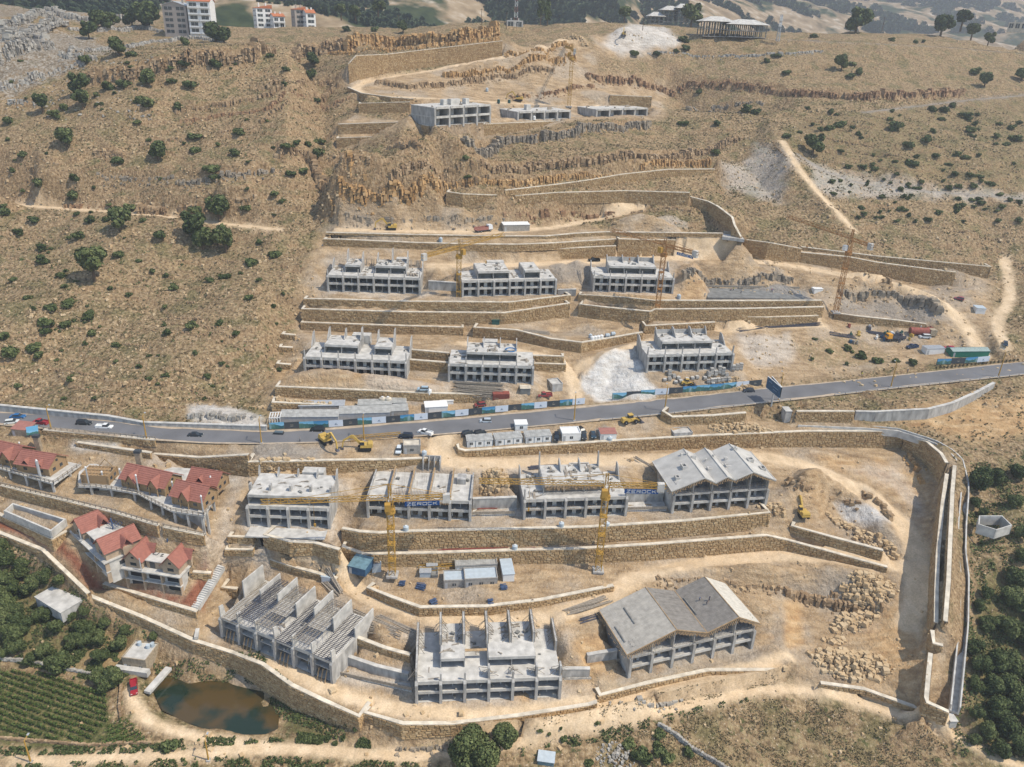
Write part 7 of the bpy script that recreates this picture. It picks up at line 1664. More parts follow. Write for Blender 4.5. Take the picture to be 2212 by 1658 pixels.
car(1202,944,(1203,965),(.015,.02,.03),'black car between the third prefab cabin and the domed cabin','suv'); car(1261,941,(1264,962),(.04,.045,.05),'dark off-road car right against the domed cabin','suv'); car(1281,938,(1285,958),(.03,.06,.09),'dark blue car left of the red roofed cabin','sedan'); car(1256,929,(1262,938),(.02,.02,.02),'small black car half hidden behind the domed cabin','hatch')
car(914,839.5,(890,843),(.35,.45,.52),'silver blue hatchback parked below the first two shells of the middle row','hatch'); car(1037,873.5,(1000,882),(.24,.05,.05),'dark red hatchback parked behind the hoarding','hatch'); car(1177,853,(1140,858),(.28,.06,.06),'red pickup parked left of the white heap','pickup'); car(1283,561,(1250,565),(.01,.012,.012),'black pickup on the dirt road behind the right upper shell','pickup')
car(2071,644,(2050,644),(.28,.05,.08),'dark red car parked on the grey gravel heap at the right bend','hatch'); car(1997,727,(1970,730),(.55,.58,.6),'silver off-road car in the right storage yard','suv'); car(2171,742,(2174,760),(.02,.04,.07),'dark blue car on the narrow track at the far right','hatch'); car(1970,748,(1930,756),(.03,.05,.10),'dark blue pickup beside the orange lorry','pickup'); car(2050,751,(2030,752),(.35,.02,.06),'crimson car between the white cabin and the green cabin','hatch'); car(290,1484,(291,1510),(.30,.02,.03),'dark red pickup on the pond track next to the pond house','pickup'); car(26,911,(60,911),(.6,.62,.6),'white car parked on the verge at the far left','hatch'); car(89,912,(50,911),(.30,.03,.04),'dark red pickup parked by the flower bed at the far left','pickup')
def truck(x, y, toward, cabc, bedm, label):
    g = G(x, y+4); t = P(toward[0], toward[1], g.z); o = empty('lorry', g, label, 'lorry', None, math.atan2(t.y-g.y, t.x-g.x))
    MB().box(-4, 4, -1.1, 1.1, .7, 1.).build('chassis', M['steel'], o); MB().quadbox(taper(2.1,4.1,1.2,1.,2.1,3.9,1.15,2.9)).build('cab', carpaint(cabc), o); MB().box(4.02,4.06,-1,1,1.9,2.6).build('windscreen', M['glass'], o)
    MB().box(-4,1.9,-1.25,1.25,1.01,1.2).box(-4,1.9,-1.25,-1.15,1.2,2.2).box(-4,1.9,1.15,1.25,1.2,2.2).box(1.8,1.9,-1.15,1.15,1.2,2.3).build('load_bed', bedm, o); wheels(o, (-3,-1.7,2.9), 2.4, .5, .3); return o
truck(1044,497,(1080,497),(.7,.72,.74),M['redroof'],'white cabbed tipper lorry with a red bed on the excavated terrace'); truck(1933,731,(1890,736),(.70,.33,.04),M['steel'],'orange cabbed lorry loaded with steel bars in the right yard')
def excavator(x, y, toward, label, reach=1., s=1., low=False):
    g = G(x, y+3); t = P(toward[0], toward[1], g.z); o = empty('excavator', g, label, 'excavator', None, math.atan2(t.y-g.y, t.x-g.x)); o.scale = (s,)*3; ym = M['yellow2']
    for sy in (-1, 1): MB().prism([(-2.1,.25),(-1.8,0),(1.8,0),(2.1,.25),(2.1,.7),(1.8,.95),(-1.8,.95),(-2.1,.7)], sy*1.15-.3, sy*1.15+.3, 1).build('track', M['rubber'], o)
    MB().box(-.9,.9,-.86,.86,.4,1.1).build('undercarriage', M['steel'], o)
    MB().quadbox(taper(-2.5,1.3,1.3,1.11,-2.4,1.2,1.25,2.0)).quadbox(taper(-2.5,-1.,1.25,2.001,-2.3,-1.1,1.15,2.5)).build('upper_body', ym, o)
    c = MB().quadbox(taper(0,1.5,.5,2.01,.05,1.2,.45,3.1)); c.v = [(a, b+.75, z) for a, b, z in c.v]; c.build('cab', M['glass'], o); MB().box(0.,1.25,.28,1.22,3.11,3.2).build('cab_roof', ym, o)
    e1 = Vector((3.6*reach,0,5.0 if not low else 4.)); e2 = Vector((6.4*reach,0,3.3)); e3 = Vector((6.9*reach,0,.6))
    MB().bar((1.1,-.2,1.8), e1, .5, .7).bar(e1, e2, .42, .55).build('boom', ym, o); MB().bar(e2, e3, .35, .42).build('arm', ym, o); MB().quadbox([(e3.x-.5,-.5,0),(e3.x+.6,-.5,.1),(e3.x+.6,.5,.1),(e3.x-.5,.5,0),(e3.x-.4,-.5,.9),(e3.x+.2,-.5,.9),(e3.x+.2,.5,.9),(e3.x-.4,.5,.9)]).build('bucket', M['steel'], o); MB().bar((1.,0,1.6), Vector((1.1,-.2,1.8)).lerp(e1,.6), .16).build('cylinder', M['metal'], o); return o
excavator(704,954,(742,985),'yellow excavator on the grey heap, the left one of the facing pair'); excavator(788,968,(752,972),'yellow excavator with a dark cab, the right one of the facing pair'); excavator(845,494,(820,497),'yellow excavator at the left of the excavated terrace'); excavator(1733,1112,(1704,1075),'yellow excavator working in the white rock pit'); excavator(1120,216,(1100,218),'yellow excavator behind the topmost row'); excavator(1347,76,(1325,82),'yellow excavator on the grey spoil heap of the plateau')
def loader(x, y, toward, label, s=1.):
    g = G(x, y+3); t = P(toward[0], toward[1], g.z); o = empty('wheel_loader', g, label, 'wheel loader', None, math.atan2(t.y-g.y, t.x-g.x)); o.scale = (s,)*3; ym = M['yellow2']
    MB().quadbox(taper(-3.2,-.3,1.,.8,-3.,-.4,.9,2.1)).box(-.2,2.,-.6,.6,.8,1.5).build('body', ym, o); MB().box(-.9,.6,-.75,.75,2.11,3.2).build('cab', M['glass'], o); MB().box(-1.,.7,-.85,.85,3.21,3.35).build('cab_roof', ym, o)
    MB().bar((1.5,-.6,1.5),(3.6,-.6,.8),.25).bar((1.5,.6,1.5),(3.6,.6,.8),.25).build('lift_arm', ym, o); MB().prism([(3.4,.1),(4.6,.1),(4.7,.3),(3.7,.5),(3.5,1.4),(3.3,1.4)], -1.4, 1.4, 1).build('bucket', M['steel'], o); wheels(o, (-2.,1.7), 2.4, .75, .5)
loader(1361,911,(1395,910),'yellow wheel loader parked on the terrace below the main road'); loader(1484,829,(1510,832),'small yellow wheel loader behind the hoarding, among block pallets',.7)
# ---------------------------------------------------------------- water tanks, pallets, stocks
def tank(x, y, label, r=.62, h=1.5, m='paleblue', lying=False, group='plastic water tanks'):
    g = G(x, y+2); o = empty('water_tank', g, label, 'water tank', group); q = MB().cyl(0,0,0,h*.86,r,n=16).cyl(0,0,h*.861,h,r*.95,r*.45,n=16).build('barrel', M[m], o); MB().cyl(0,0,h+.001,h+.15,r*.32,n=10).build('lid', M['white'], o)
    for k in (1, 2, 3): MB().cyl(0,0,h*.2*k,h*.2*k+.05,r*1.03,n=16).build('hoop', M[m], o)
    if lying: o.rotation_euler = (0, math.pi/2, .3); o.location.z += r
    return o
for i, (x, y) in enumerate(((1279,734.9),(1285.5,734),(1292,733),(1299,731.6))): tank(x, y-1, ('first','second','third','fourth')[i]+' upright tank from the left in the tank row above the blunt cornered wall', .75, 1.7, 'white')
tank(1308,727,'lying pale blue tank in the middle of the tank row',.75,1.7,'paleblue',True); tank(1320,723.5,'lying pale blue tank at the right end of the tank row',.75,1.7,'paleblue',True); tank(1275,728.5,'tank behind the first one of the tank row',.7,1.6)
for x, y, l in ((1466,644,'tank on the grey slab right of the right upper shell'),(877,1146,'tank standing alone in front of the shell under the left crane'),(1212.4,1138,'tank at the wall edge in front of the right crane shell'),(1310.7,1138,'tank at the wall edge right beside the crane mast'),(1112,1187,'tank on the narrow terrace between the two long walls'),(1317,953,'tank in front of the red roofed cabin'),(916.5,983.5,'tank right of the block hut'),(927.5,850,'tank behind the parked silver blue hatchback'),(952,521,'blue white tank above the two long walls'),(77,1027,'white tank on the left chalet deck'),(1052,196,'pale tank on the hairpin terrace at the top'),(1077,221,'left dark tank behind the topmost left frame'),(1099.7,221.6,'right dark tank behind the topmost left frame'),(1153.7,257.5,'pale tank in front of the middle topmost frame')): tank(x, y, l, .8, 1.9, 'darkgreen' if 'dark tank' in l else 'white' if x % 2 > 1 else 'paleblue', group=None)
tank(827,872,'left one of two tan tanks behind the long sheds',1.2,2.8,'coping'); tank(838.5,872,'right one of two tan tanks behind the long sheds',1.2,2.8,'coping')
def pallet(x, y, h, label): 
    g = G(x, y); o = empty('block_pallet', g-Vector((0,0,.1)), label, 'pallet', 'block pallets', random.uniform(-.2,.2)+.15); MB().box(-.6,.6,-.6,.6,0,.18).build('pallet_base', M['wood'], o)
    k = 0; z = .19
    while z < h: MB().box(-.62+.03*(k%2),.6,-.62,.6-.03*(k%2),z,min(h,z+.52)-.03).build('block_layer', M['concrete_pale'] if k%2 else M['blockwork'], o); z += .52; k += 1
FP = '890,1000,1.4 890,930,2.4 955,965,1.6 1025,985,1.2 1155,1005,1.2 1060,1035,1.2 985,1045,1. 1235,990,1.2 1305,975,1.2 1420,985,1.2 1475,1045,1.6 1530,1040,1.8 1575,1035,1.8 1625,1030,1.8 1680,1020,1.7 1730,1015,1.7 1780,1010,1.6 1480,950,2.4 1520,925,3 1580,930,2.2 1640,900,3 1695,920,3 1745,945,1.6 1850,850,2.2 1905,850,2.6 1960,845,2.8 1545,1070,1. 820,1010,1.'
for t in FP.split():
    x, y, h = map(float, t.split(',')); pallet((x/4.364+2100)/1.5936, (y/4.364+1080)/1.5936, h, 'pallet of grey concrete blocks in the yard between the podium shell and the hoarding')
def bundle(x0, y0, x1, y1, n, m, label, w=.12, spread=1.2, name='steel_bars', cat='bars', h=.3, seed=0):
    a, b = G(x0, y0), G(x1, y1); o = empty(name, a, label, cat); mb = MB(); r = random.Random(int(x0)+seed); d = b-a; nn = Vector((-d.y, d.x, 0)).normalized()
    for k in range(n):
        s = r.uniform(-.5,.5)*spread; f0, f1 = r.uniform(0,.15), r.uniform(.8,1.); p = d*f0+nn*(s+r.uniform(-.2,.2)); q = d*f1+nn*(s+r.uniform(-.3,.3)); z = r.uniform(.05,h)
        pz_ = gz(a.x+p.x, a.y+p.y)-a.z; qz_ = gz(a.x+q.x, a.y+q.y)-a.z; mb.bar((p.x,p.y,pz_+z),(q.x,q.y,qz_+z+.05),w*r.uniform(.7,1.3))
    s_ = mb.build('bars' if cat == 'bars' else 'boards', M[m], o); s_['kind'] = 'stuff'
bundle(1650,708,1775,700,30,'steel','dark steel bars stacked below the pale topped wall',.1,1.6); bundle(1590,716,1650,708,16,'steel','second stack of dark steel bars left of the longer one',.1,1.4); bundle(1790,722,1850,730,22,'steel','steel bars lying at the left of the right storage yard',.1,1.6); bundle(1870,716,1920,722,14,'steel','steel tubes near the lorry in the right yard',.14,1.4)
bundle(1218,1322,1320,1292,26,'oldwood','long boards stacked beside the lower dirt track',.2,3.2,'board_stack','timber'); bundle(1250,1345,1310,1330,12,'steel','tubes beside the left eave of the two gabled hall',.15,1.6); bundle(700,1245,735,1290,34,'oldwood','upright looking pile of long poles behind the scaffolded shell',.18,3,'pole_stack','timber',.9); bundle(740,1330,870,1375,30,'oldwood','scattered planks along the track right of the scaffolded shell',.16,3.4,'plank_pile','timber'); bundle(680,1320,760,1330,22,'wood','planks lying behind the rear corner of the scaffolded shell',.2,3,'plank_pile','timber'); bundle(810,1330,900,1375,12,'oldwood','long planks beside the curved low wall',.2,2.,'plank_pile','timber')
bundle(1120,1190,1160,1184,8,'rust','rusty rods on the narrow terrace',.1,.8); bundle(940,1190,1100,1186,8,'rust','long rusty rods on the narrow terrace under the central row',.12,1.); bundle(1030,1098,1075,1096,18,'rust','rusty bars on the concrete pad between two central shells',.1,1.6); bundle(1140,1012,1205,1008,22,'steel','bundle of steel sheets behind the crane shell',.25,1.6); bundle(1400,712,1520,708,3,'oldwood','few boards on the small terrace',.2,1,'board_stack','timber')
bundle(1360,990,1410,1030,20,'oldwood','boards scattered left of the three gabled hall',.15,5,'plank_pile','timber'); bundle(1130,716,1190,722,20,'oldwood','scrap timber on the yard with the white tanks',.14,4,'plank_pile','timber'); bundle(975,838,1090,846,60,'oldwood','tangle of scrap timber in front of the blue hose shell',.14,5,'plank_pile','timber',.8)
for x0, y0, x1, y1, l in ((862,1262,876,1264,'dark tube bundle left of the other near the site boxes'),(898,1268,920,1272,'dark tube bundle on the earth in front of the site boxes'),(1080,1272,1096,1270,'bundle of bluish tubes right of the front site shed'),(928,1306,944,1300,'blue tube bundle standing at the curved low wall'),(1053,1303,1066,1302,'small blue tube bundle near the right end of the site yard')): bundle(x0, y0, x1, y1, 26, 'bluesteel', l, .16, 1.6, h=.9)
# cable drum like tank lying in the right yard
a = G(1964,722); b = G(2003,726); d = b-a; o = empty('steel_cylinder', a, 'large rusty red steel cylinder lying in the right yard', 'cylinder'); MB().bar((0,0,1.5), (d.x,d.y,1.5), 3., n=16).build('shell', M['rust'], o); MB().box(d.x+.4,d.x+3,d.y-1.4,d.y+1.4,0,2.6).build('housing', M['stonehut'], o)
r = random.Random(77); CL_ = [M['rust'], M['steel'], M['yellow2'], M['white'], M['darkgreen'], M['oldwood'], M['navy']]
for k in range(26): 
    x, y = r.uniform(1820, 2010), r.uniform(708, 745); g = G(x, y); o = MB().rbox(0,0,0,r.uniform(.6,2.6),r.uniform(.5,1.2),r.uniform(.4,1.3),0).rbox(.2,.1,.3,r.uniform(.3,1.),r.uniform(.3,1.),r.uniform(.6,1.5),.7).build('scrap_part', CL_[k % 7]); o.location = g; o.rotation_euler.z = r.uniform(0,3); tag(o, 'piece of machine scrap lying about in the crowded right storage yard', 'scrap', 'scrap in the right yard')
# ---------------------------------------------------------------- channel, basins, culvert, foundations
def trough(pl, w, h, th, label, name='drainage_channel', cat='channel', raise_=0.):
    L = [P(*map(float, t.split(','))) for t in pl.split()]; o = empty(name, L[0], label, cat); Q = [(p.x-L[0].x, p.y-L[0].y, p.z-L[0].z) for p in resample(L, 60)]
    def sw(o0, o1, z0, z1, nm, m):
        A, Bq = offset(Q, o0), offset(Q, o1); V = []; F_ = []
        for i, q in enumerate(Q): V += [(A[i][0],A[i][1],q[2]+z0),(Bq[i][0],Bq[i][1],q[2]+z0),(Bq[i][0],Bq[i][1],q[2]+z1),(A[i][0],A[i][1],q[2]+z1)]
        for i in range(len(Q)-1):
            for j in range(4): F_.append((4*i+j,4*i+(j+1)%4,4*i+4+(j+1)%4,4*i+4+j))
        F_ += [(3,2,1,0),tuple(4*len(Q)-4+j for j in range(4))]; me = mesh_from(nm, V, F_, m); b = bmesh.new(); b.from_mesh(me); bmesh.ops.recalc_face_normals(b, faces=b.faces); b.to_mesh(me); b.free(); link(nm, me, o)
    sw(-w/2, -w/2+th, -h, .25, 'side_wall', M['concrete_pale']); sw(w/2-th, w/2, -h, .25, 'side_wall', M['concrete_pale']); sw(-w/2+th, w/2-th, -h, -h+.55, 'channel_floor', M['concrete'])
trough('1722,917,39.4 1866,923,39.4 1938,929,39.3 2018,954,39.2 2050,972,38.6 2072,992,37.8 2084,1040,35.4 2084,1072,34.2 2079,1130,31.2 2077,1188,28.4 2084,1245,25.4 2082,1347,19.8 2073,1440,14.6 2064,1527,10', 2.4, 2.2, .35, 'long pale concrete drainage channel curving down the right edge of the site')
hut(2049,1572,2064,1572,2.4,2.2,'concrete outlet box at the foot of the drainage channel','concrete_pale','concrete_pale','flat',0,name='outlet_box',cat='concrete box',door=False)
hut(1693,914,1706,914,3.4,4.6,'tall plain concrete shaft below the billboard','concrete','concrete_pale','flat',0,name='concrete_shaft',cat='concrete box',door=False)
def basin(pl, z, h, th, label):
    L = [P(*map(float, t.split(',')), z) for t in pl.split()]; o = empty('concrete_basin', L[0], label, 'basin'); n = len(L)
    for i in range(n):
        a, b = L[i]-L[0], L[(i+1)%n]-L[0]; d = (b-a).normalized(); nn = Vector((-d.y,d.x,0))*th/2; e = d*th/2
        MB().quadbox([*(Vector((p.x,p.y,-1.)) for p in (a-nn+e,b-nn-e,b+nn-e,a+nn+e)), *(Vector((p.x,p.y,h)) for p in (a-nn+e,b-nn-e,b+nn-e,a+nn+e))]).build('basin_wall', M['concrete_pale'], o)
    for p in L: MB().box(p.x-L[0].x-th/2-.02,p.x-L[0].x+th/2+.02,p.y-L[0].y-th/2-.02,p.y-L[0].y+th/2+.02,-1,h+.02).build('corner_post', M['concrete_pale'], o)
basin('2110,1146 2148,1158 2180,1148 2160,1128 2112,1128', 31, 2.2, .3, 'open five sided concrete basin among bushes right of the channel')
basin('13,1112 112,1155 142,1131 30,1097', 26.8, 1.4, .5, 'long empty concrete basin on the terrace below the chalet lane')
def padbox(pl, z, h, label, m='concrete_dark', name='foundation_slab'):
    L = [P(*map(float, t.split(',')), z) for t in pl.split()]; c = L[0]; o = empty(name, c, label, 'foundation'); MB().prism([(p.x-c.x,p.y-c.y) for p in L], -.8, h, 2).build('slab', M[m], o)
    mb = MB(); r = random.Random(3)
    for k in range(24): t = k/23; p = (L[3]-c).lerp(L[2]-c, t); mb.bar((p.x,p.y,0),(p.x,p.y,1.6),.08); q = (L[0]-c).lerp(L[1]-c, t); mb.bar((q.x,q.y,h),(q.x+r.uniform(-.2,.2),q.y,h+r.uniform(.3,.9)),.07)
    mb.bar((L[3]-c)+Vector((0,0,1.2)),(L[2]-c)+Vector((0,0,1.2)),.35,.9); s_ = mb.build('formwork', M['oldwood'], o); s_['kind'] = 'stuff'
padbox('1528,645 1738,648 1726,628 1524,624', 61.2, .35, 'dark newly laid foundation slab with workers right of the upper row')
padbox('750,1438 885,1475 890,1496 718,1458', 7.3, .25, 'pale concrete yard slab between the scaffolded shell and the lowest shell', 'concrete_pale')
padbox('1022,1101 1117,1098 1112,1114 1020,1116', 27.6, .12, 'pale concrete slab between the two crane shells', 'concrete_pale'); padbox('1355,1086 1434,1084 1440,1104 1352,1106', 27.6, .12, 'pale concrete slab left of the three gabled hall', 'concrete_pale'); padbox('1218,1468 1278,1466 1340,1434 1275,1434', 7.4, .1, 'pale concrete slab left of the two gabled hall', 'concrete_pale')
padbox('1560,514 1608,520 1600,512 1562,507', 79, .5, 'concrete slab bridging the gap beside the tall wall with the blue board', 'concrete_pale')
# ---------------------------------------------------------------- chalets on the left
M['tile'] = mat('red_roof_tiles', (.30,.125,.095), .75, .14, 1.2); M['log'] = mat('honey_timber_wall', (.33,.22,.12), .8, .18, 1.5, streak=6); M['logpale'] = mat('pale_chalet_wall', (.40,.31,.22), .85, .15, 1.2)
def roof_slope(o, a, b, c, d, rows=8, name='roof_slope'):
    """tiled plane a-b at the eave, d-c at the ridge, built of overlapping courses"""
    a, b, c, d = map(Vector, (a, b, c, d)); n = (b-a).cross(d-a).normalized(); n = n if n.z > 0 else -n
    MB().quadbox([a, b, c, d, a+n*.1, b+n*.1, c+n*.1, d+n*.1]).build(name, M['tile'], o)
    mb = MB()
    for k in range(rows):
        f0, f1 = k/rows, (k+1)/rows-.003; p, q, s, t = a.lerp(d, f0), b.lerp(c, f0), b.lerp(c, f1), a.lerp(d, f1)
        mb.quadbox([p+n*.101, q+n*.101, s+n*.101, t+n*.101, p+n*.2, q+n*.2, s+n*.115, t+n*.115])
    s_ = mb.build('tile_courses', M['tile'], o); s_['kind'] = 'stuff'
def chalet(x0, y0, x1, y1, z, dep, h, rise, label, dormers=(), gables=(), wm='log', group='red roofed chalets', raft=False, wins=2):
    a, L, an = frame(x0, y0, x1, y1, z); o = empty('chalet', a, label, 'chalet', group, an); ov = .6; w = M[wm]
    MB().box(0, L, 0, dep, 0, h).build('wall', w, o)
    for i in range(wins):
        x = L*(i+.5)/wins; f = MB().box(x-.6, x+.6, -.05, .02, 1., 2.).build('window', M['glass'], o); MB().box(x-.7, x+.7, -.07, -.001, .88, .99).box(x-.7, x+.7, -.07, -.001, 2.01, 2.12).build('frame', M['wood'], f)
    for y in (dep*.28, dep*.68): f = MB().box(L-.02, L+.05, y-.55, y+.55, 1., 2.).build('window', M['glass'], o); MB().box(L, L+.07, y-.65, y+.65, .88, .99).build('frame', M['wood'], f)
    MB().box(L-.02, L+.05, dep*.5-.4, dep*.5+.4, h+.5, h+1.2).build('gable_window', M['glass'], o)
    for x in (.0, L): 
        for y in (0., dep): MB().box(x-.17, x+.17, y-.17, y+.17, 0, h+.02).build('corner_post', M['wood'], o)
    if raft:
        mb = MB()
        for k in range(9): x = L*k/8; mb.bar((x, 0, h+.1), (x, dep, h+.1), .16, .22)
        for k in range(3): mb.bar((0, dep*(k+.5)/3, h+.3), (L, dep*(k+.5)/3, h+.3), .16, .2)
        mb.bar((L*.35, dep-.3, h), (L*.62, dep-.3, h+2.6), .2).bar((L*.88, dep-.3, h), (L*.62, dep-.3, h+2.6), .2); mb.build('rafters', M['wood'], o)
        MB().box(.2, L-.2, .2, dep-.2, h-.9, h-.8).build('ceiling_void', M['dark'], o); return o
    roof_slope(o, (-ov, -ov, h-.15), (L+ov, -ov, h-.15), (L+ov, dep/2, h+rise), (-ov, dep/2, h+rise)); roof_slope(o, (L+ov, dep+ov, h-.15), (-ov, dep+ov, h-.15), (-ov, dep/2, h+rise), (L+ov, dep/2, h+rise))
    MB().prism([(0, h), (dep, h), (dep/2, h+rise-.1)], .02, L-.02, 0).build('gable_wall', w, o)
    MB().bar((-ov, dep/2, h+rise+.18), (L+ov, dep/2, h+rise+.18), .3, .14).build('ridge_cap', M['tile'], o)
    for gx, gw, proj_, gh in list(dormers)+list(gables):
        big = (gx, gw, proj_, gh) in gables; x = L*gx; zt = h+gh; yb = dep/2*(gh-.05)/rise+.2 if gh < rise else dep/2
        y0_ = -proj_; zb = h-.2 if big else h+rise*(-proj_+0)/(dep/2)
        zb = h-.25 if big else h+.25
        roof_slope(o, (x-gw, y0_-.3, zb), (x-gw, yb, zb), (x, yb, zt), (x, y0_-.3, zt), 5); roof_slope(o, (x+gw, yb, zb), (x+gw, y0_-.3, zb), (x, y0_-.3, zt), (x, yb, zt), 5)
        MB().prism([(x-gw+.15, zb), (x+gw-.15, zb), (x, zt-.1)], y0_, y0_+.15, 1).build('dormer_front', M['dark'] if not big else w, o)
        if big:
            for q in (-gw+.3, gw-.3): MB().box(x+q-.13, x+q+.13, y0_, y0_+.26, 0, h-.2).build('porch_post', M['wood'], o)
    return o
Z1 = 34.8
def deck(pl, z, label, th=.45, cols=()):
    L = [P(*map(float, t.split(',')), z) for t in pl.split()]; c = L[0]; o = empty('chalet_deck', c, label, 'terrace deck'); MB().prism([(p.x-c.x, p.y-c.y) for p in L], -th, 0, 2).build('deck_slab', M['concrete_pale'], o)
    return o, L
def posts_under(o, c, pts_, z):
    for x, y in pts_:
        p = P(x, y, z); g = gz(p.x, p.y); MB().box(p.x-c.x-.3, p.x-c.x+.3, p.y-c.y-.3, p.y-c.y+.3, min(-1, g-z)-.5, -.46).build('column', M['concrete'], o)
def railing(pl, z, label, cl=True, h=1.):
    L = [P(*map(float, t.split(',')), z) if cl else P(*map(float, t.split(','))) for t in pl.split()]
    n = max(2, int(sum((b-a).length for a, b in zip(L, L[1:]))/1.6)); Q = resample(L, n); c = Q[0]; o = empty('timber_railing', c, label, 'railing', 'timber railings')
    for a, b in zip(Q, Q[1:]):
        a, b = a-c, b-c; MB().bar(a+Vector((0,0,h)), b+Vector((0,0,h)), .14).bar(a+Vector((0,0,h*.55)), b+Vector((0,0,h*.55)), .1).build('rail', M['oldwood'], o)
    for a in Q: a = a-c; MB().bar(a-Vector((0,0,.1)), a+Vector((0,0,h+.15)), .16).build('post', M['oldwood'], o)
o, L = deck('-60,1000 0,1012 60,1030 116,1046 176,1004 120,992 40,985 -60,975', Z1, 'concrete terrace deck under the two leftmost chalets'); posts_under(o, L[0], ((20,1016),(55,1027),(85,1036),(113,1043),(150,1020)), Z1)
MB().quadbox([*(P(x, y, Z1-6)-L[0] for x, y in ((-50,1002),(112,1040),(112,1030),(-50,994))), *(P(x, y, Z1-.5)-L[0] for x, y in ((-50,992),(100,1024),(100,1014),(-50,984)))]).build('undercroft_wall', M['concrete'], o)
o, L = deck('168,1051 208,1052 246,1058 298,1067 331,1085 369,1104 385,1107 441,1115 490,1032 470,1016 342,1008 203,996 170,1020', Z1, 'long curved concrete terrace deck carrying the middle chalets'); posts_under(o, L[0], ((196,1050),(240,1055),(290,1064),(325,1080),(350,1093),(376,1103),(405,1108),(436,1112),(445,1100),(460,1078)), Z1)
mb = MB(); Qd = [P(x, y, Z1)-L[0] for x, y in ((180,1040),(250,1046),(310,1056),(345,1072),(385,1092),(432,1100),(452,1070),(480,1030))]
for a, b in zip(Qd, Qd[1:]):
    d = (b-a).normalized(); nn = Vector((-d.y, d.x, 0))*.3; mb.quadbox([*(Vector((p.x, p.y, -7)) for p in (a-nn, b-nn, b+nn, a+nn)), *(Vector((p.x, p.y, -.46)) for p in (a-nn, b-nn, b+nn, a+nn))])
mb.build('undercroft_wall', M['concrete'], o)
for i in range(9):
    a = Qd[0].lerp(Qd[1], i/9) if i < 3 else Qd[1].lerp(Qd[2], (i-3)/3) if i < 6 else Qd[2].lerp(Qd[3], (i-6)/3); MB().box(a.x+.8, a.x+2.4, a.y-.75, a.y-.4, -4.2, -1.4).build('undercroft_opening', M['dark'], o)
chalet(-30,996,34,1010.5,Z1,7,2.9,2.6,'leftmost chalet, cut by the left edge of the picture',(),((.78,1.9,.8,2.4),)); chalet(40,1019,109,1030,Z1,7,2.9,2.7,'second chalet from the left with two small dormers',((.3,1.,.1,1.6),(.72,1.,.1,1.6))); chalet(178.6,1046,237,1048,Z1,5.5,3,2,'unfinished timber chalet with bare rafters',raft=True,wins=0)
chalet(265.6,1051,358,1072.7,Z1,7,2.9,2.8,'long chalet with two big porch gables in the middle of the deck',(),((.27,1.7,1.,2.3),(.78,1.7,1.,2.3)),wins=4); chalet(374.3,1089,439.6,1104,Z1,6.5,3,3.,'chalet at the front right corner of the curved deck',(),((.45,1.6,.9,2.6),)); chalet(410,1058,470,1068,Z1,6,3,2.7,'chalet behind the front right chalet, with one small dormer',((.42,1.,.1,1.7),))
for x, y, l in ((88,984,'stone chimney stack behind the second chalet from the left'),(305,1018,'stone chimney stack behind the long chalet with two porch gables')):
    g = P(x, y, Z1); o = empty('chimney_stack', g, l, 'chimney'); MB().box(-.8,.8,-.6,.6,-.5,6.4).build('shaft', M['stonehut'], o); MB().box(-.95,.95,-.75,.75,6.41,7.2).build('cap', M['panelblack'], o)
for i, (x, y, h) in enumerate(((47.6,982,4),(88,1034,6),(193,1049,6),(225,1046,4),(263,1040,4),(300,1064,5.6),(375.7,1068,4),(458.6,1060,4.5),(439.6,1110,5.6),(176,1168,4))):
    g = P(x, y, Z1 if i < 9 else 19.4); o = empty('flue_pipe', g, 'grey pipe with a bright round cap rising beside a chalet on the decks', 'flue pipe', 'flue pipes by the chalets'); MB().cyl(0,0,-.2,h,.22 if i != 1 else .4,n=8).build('pipe', M['metal'], o); MB().cyl(0,0,h+.001,h+.4,.3,.18,n=8).build('cap', M['white'], o)
railing('-40,1002 0,1012 60,1030 116,1046', Z1, 'railing along the front of the leftmost deck'); railing('116,1046 176,1004', Z1, 'railing along the right side of the leftmost deck'); railing('170,1051 208,1052 246,1058 298,1067 331,1085 369,1104 385,1107 441,1115', Z1, 'railing along the curved front of the long deck'); railing('441,1115 490,1032', Z1, 'railing along the right side of the long deck')
def wtop(key, label):
    L = WD[key][0]; Q = resample([Vector((l[0], l[1], l[3]+.2)) for l in L], max(3, int(sum(math.hypot(b[0]-a[0], b[1]-a[1]) for a, b in zip(L, L[1:]))/1.8))); Q = [q+Vector((0,.3,0)) for q in Q]; c = Q[0]; o = empty('timber_railing', c, label, 'railing', 'timber railings')
    for a, b in zip(Q, Q[1:]): MB().bar(a-c+Vector((0,0,.9)), b-c+Vector((0,0,.9)), .14).bar(a-c+Vector((0,0,.5)), b-c+Vector((0,0,.5)), .1).build('rail', M['oldwood'], o)
    for a in Q: MB().bar(a-c-Vector((0,0,.1)), a-c+Vector((0,0,1.05)), .16).build('post', M['oldwood'], o)
wtop('roadterr', 'long railing on top of the stone wall along the chalet lane'); wtop('roadterr2', 'railing on the right part of the chalet lane wall'); wtop('roadleft', 'crash railing along the lower road edge above the chalet yard')
